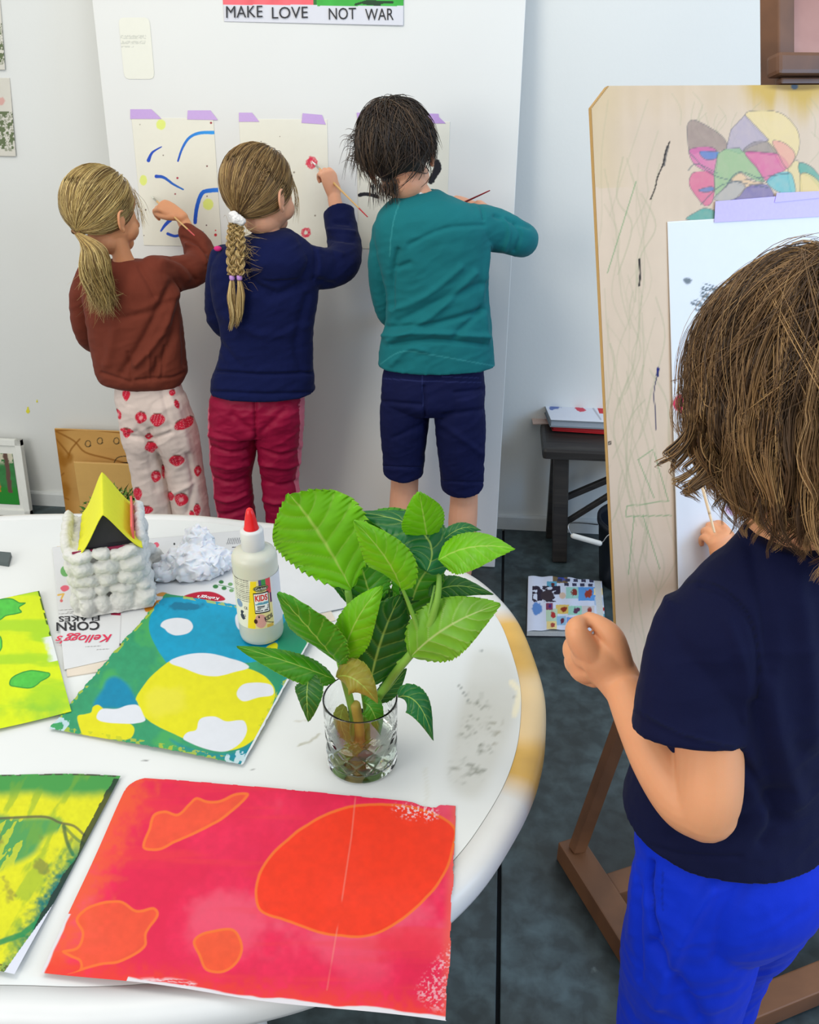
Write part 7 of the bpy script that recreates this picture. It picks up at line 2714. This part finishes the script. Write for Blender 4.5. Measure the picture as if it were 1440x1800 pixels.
def tscol(x, y, V, N):
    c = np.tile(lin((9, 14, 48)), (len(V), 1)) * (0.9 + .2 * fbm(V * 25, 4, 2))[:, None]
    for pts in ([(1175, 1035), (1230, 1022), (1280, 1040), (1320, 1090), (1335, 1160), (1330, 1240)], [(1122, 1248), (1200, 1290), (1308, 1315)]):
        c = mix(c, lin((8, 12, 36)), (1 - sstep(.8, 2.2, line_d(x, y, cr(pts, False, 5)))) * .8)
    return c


sl = [(1236, 1052, .715, 66), (1232, 1110, .705, 84), (1224, 1180, .69, 94), (1219, 1250, .675, 100), (1216, 1285, .668, 102)]
ts = [ringbody([(1.105, .052, .048, 0, .0), (1.085, .070, .052, 0, -.002), (1.06, .100, .060, 0, 0), (1.02, .125, .070, 0, 0), (.95, .122, .080, 0, 0), (.88, .120, .086, 0, 0), (.82, .120, .090, .0, 0), (.775, .126, .100, 0, 0), (.742, .131, .107, 0, -.004)]),
      limb(sl, .78, cap=False), tube([W3(-.095, 0, 1.025), W3(-.125, .045, .965), W3(-.142, .09, .91)], [.048, .054, .056], seg=20, cap=False)]
tf = [([(1232, 1030), (1285, 1050), (1325, 1110), (1335, 1230)], 4, -.004), ([(1325, 1240), (1345, 1330), (1370, 1440)], 12, -.008), ([(1350, 1180), (1365, 1280), (1400, 1400)], 14, .006), ([(1320, 960), (1345, 1080), (1350, 1180)], 10, -.006),
      ([(1280, 1090), (1310, 1180), (1310, 1260)], 8, .004), ([(1120, 1250), (1200, 1291), (1308, 1318)], 3, .002), ([(1400, 1020), (1420, 1150), (1430, 1300)], 14, .006), ([(1125, 1480), (1200, 1502), (1300, 1505)], 4, -.003),
      ([(1180, 1470), (1300, 1440), (1380, 1390)], 10, -.004), ([(1300, 1330), (1360, 1430), (1340, 1480)], 8, -.006)]
cloth('t_shirt', ts, t, .0026, m_ts, [(a_, b_ * 1.3, c_ * .55) for a_, b_, c_ in tf], (.0009, 20), tscol, it=9)
m_bt = mat('bright_blue_jersey', spec=.18, rough=.7, var=.04, scale=500, vc=True, sheen=.04, bump=.15, bscale=1200)


def btcol(x, y, V, N):
    c = np.tile(lin((4, 44, 190)), (len(V), 1)) * (0.9 + .2 * fbm(V * 18, 4, 2))[:, None]
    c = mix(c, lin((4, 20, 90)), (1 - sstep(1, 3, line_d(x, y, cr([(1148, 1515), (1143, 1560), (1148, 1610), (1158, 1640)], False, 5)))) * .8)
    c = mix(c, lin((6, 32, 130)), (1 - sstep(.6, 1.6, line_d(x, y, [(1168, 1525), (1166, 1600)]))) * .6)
    return c


bp_ = [ringbody([(.80, .100, .074, 0, 0), (.76, .112, .086, 0, 0), (.71, .119, .098, 0, -.018), (.66, .118, .098, 0, -.028), (.61, .110, .088, 0, -.028), (.57, .085, .07, 0, -.02)]),
       tube([W3(.045, -.03, .66), W3(.040, -.030, .52), kneL, (kneL + ftL) / 2 + np.array([0, -.01, 0]), ftL], [.078, .079, .077, .074, .066], seg=26),
       tube([W3(-.055, -.02, .64), W3(-.07, .0, .52), kneR, (kneR + ftR) / 2, ftR], [.080, .078, .070, .066, .060], seg=26)]
bf = [([(1148, 1515), (1143, 1560), (1148, 1610), (1160, 1650)], 5, -.006), ([(1250, 1560), (1200, 1650), (1160, 1760)], 14, .006), ([(1150, 1660), (1190, 1720), (1230, 1790)], 12, -.006), ([(1330, 1520), (1280, 1600), (1260, 1680)], 14, -.004), ([(1120, 1520), (1112, 1640)], 7, .003),
      ([(1125, 1560), (1128, 1720)], 5, -.003)]
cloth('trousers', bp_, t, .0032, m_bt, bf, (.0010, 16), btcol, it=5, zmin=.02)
shoes(t, (ftL, ftR), (70, 74, 84), CF)
# hair: wavy bob
r = np.random.default_rng(51)
brown = [(104, 76, 46), (134, 102, 64), (80, 58, 36), (162, 128, 84), (66, 48, 32), (118, 88, 54)]
rad, ctr = np.array((.083, .099, .094)), np.array((0, -.013, .026))
hb = build_cap(t, Hc, HR, 1.02, rad, ctr, (58, 42, 28), .050, zlow=-.09)


def bob(parent, n, per, r, width, kk, name, volr, zrange, wave, curl, cols, messy=.0015, rootsp=.30, spread=.004):
    """n guide locks, each of `per` strands that draw together at the tip"""
    P = np.zeros((n, kk, 3))
    k1 = int(kk * .5)
    for i in range(n):
        ph = r.uniform(0, 2 * math.pi)
        d_ = np.array([math.cos(ph), math.sin(ph)])
        face = d_[1] > .80
        root = unit(np.array([.01, -.02, 1.0]) + r.normal(size=3) * rootsp + np.array([d_[0], d_[1], 0]) * .15)
        eq = unit(np.array([d_[0], d_[1], -.12]))
        vol = 1 + r.uniform(*volr)
        a = slerp_paths(root[None], eq[None], k1)[0] * rad * (1 + (vol - 1) * np.sin(np.linspace(.3, 1.57, k1)))[:, None] + ctr
        side = np.clip(abs(d_[0]) - .2, 0, 1)
        ze = r.uniform(*zrange) + .035 * side
        ze += .05 * np.clip(d_[1] + .3, 0, 1)
        if face: ze = -.03
        m_ = kk - k1
        tt = np.linspace(0, 1, m_ + 1)[1:]
        z = a[-1, 2] + (ze - a[-1, 2]) * tt
        inward = 1 + .05 * np.sin(tt * 3) - .20 * tt ** 2
        cx, cy = a[-1, 0] * inward, a[-1, 1] * inward
        wv = r.uniform(.5, 1.4) * wave
        p0 = r.uniform(0, 6.28)
        fr_ = r.uniform(6, 10)
        tang = np.array([-d_[1], d_[0]])
        sw = np.sin(tt * fr_ + p0) * wv * (.25 + .75 * tt)
        sw2 = np.cos(tt * fr_ + p0) * wv * tt * .8
        b_ = np.c_[cx + tang[0] * sw + d_[0] * sw2, cy + tang[1] * sw + d_[1] * sw2, z]
        cr_ = r.uniform(.3, 1.1) * curl
        ce = np.clip((tt - .66) / .34, 0, 1)
        sg = 1 if r.uniform() < .45 else -1
        ang = ce * r.uniform(2.0, 4.4)
        tg = r.choice([-1, 1])
        b_ += np.c_[(d_[0] * (1 - np.cos(ang)) * sg * .3 + tang[0] * (1 - np.cos(ang)) * tg * .7) * cr_, (d_[1] * (1 - np.cos(ang)) * sg * .3 + tang[1] * (1 - np.cos(ang)) * tg * .7) * cr_, -np.sin(ang) * cr_ * .5 + ce * cr_ * .8]
        q_ = np.vstack([a, b_])
        q_ += r.normal(size=3) * messy
        q_ += (np.sin(np.linspace(0, r.uniform(5, 8), kk) + p0) * .0028)[:, None] * np.array([tang[0], tang[1], 0])
        P[i] = q_
    tt = np.linspace(0, 1, kk)
    G = np.repeat(P, per, 0)
    off = r.normal(size=(n * per, 3)) * spread
    env = .35 + .9 * np.sin(np.clip(tt * 1.25, 0, 1) * 3.0) ** 1 * .8
    env = np.clip(1.1 - tt * .85, .12, 1)
    G = G + off[:, None, :] * env[None, :, None]
    G = G + (np.sin(tt[None, :] * 9 + r.uniform(0, 6.28, n * per)[:, None]) * .0007)[:, :, None] * off[:, None, :] / spread
    W = Hc + (G * 1.02) @ HR.T
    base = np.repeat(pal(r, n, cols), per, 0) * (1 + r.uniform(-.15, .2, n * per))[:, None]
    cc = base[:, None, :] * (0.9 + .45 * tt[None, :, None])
    return strands(name, W, np.full(n * per, width) * r.uniform(.6, 1.3, n * per), cc, parent, taper=.25)


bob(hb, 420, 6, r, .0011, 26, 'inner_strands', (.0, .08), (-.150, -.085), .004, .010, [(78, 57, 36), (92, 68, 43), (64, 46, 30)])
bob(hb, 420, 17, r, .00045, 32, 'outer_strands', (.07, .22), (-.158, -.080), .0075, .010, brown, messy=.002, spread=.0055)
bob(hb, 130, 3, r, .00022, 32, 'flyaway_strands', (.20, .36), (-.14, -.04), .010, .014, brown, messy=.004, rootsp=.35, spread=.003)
# thick curls hanging at the left side
cl = []
for k in range(60):
    g = r.uniform(0, 1)
    x0, y0 = 1212 + 85 * g + r.uniform(-8, 10), 745 + 110 * g + r.uniform(-25, 15)
    sgn = -1 if r.uniform() < .45 else 1
    base = PT(x0, y0, .725 + r.uniform(-.03, .03))
    n_st = 9
    R_ = r.uniform(.006, .013)
    a0 = r.uniform(-.4, .6)
    for j in range(n_st):
        o_ = r.normal(size=3) * .0016
        pts = []
        for s in np.linspace(0, 1, 16):
            an = a0 + s * 4.4
            pts.append(base + o_ + np.array([sgn * (R_ * (1 - math.cos(an))) , R_ * .3 * math.sin(an * .7), -.060 * s * (1 - .25 * s) - R_ * math.sin(an) * .7]))
        cl.append(np.array(pts))
strands('curls', cl, np.full(len(cl), .0006), pal(r, len(cl), brown), hb, taper=.5)
brush(one(1197, 712, .006), PT(1256, 935, 1.150), .0036, 'light wooden paintbrush held by the child at the easel, tip on the red blot', handle=(222, 196, 160), endc=(222, 196, 160), tipc=(190, 40, 80))
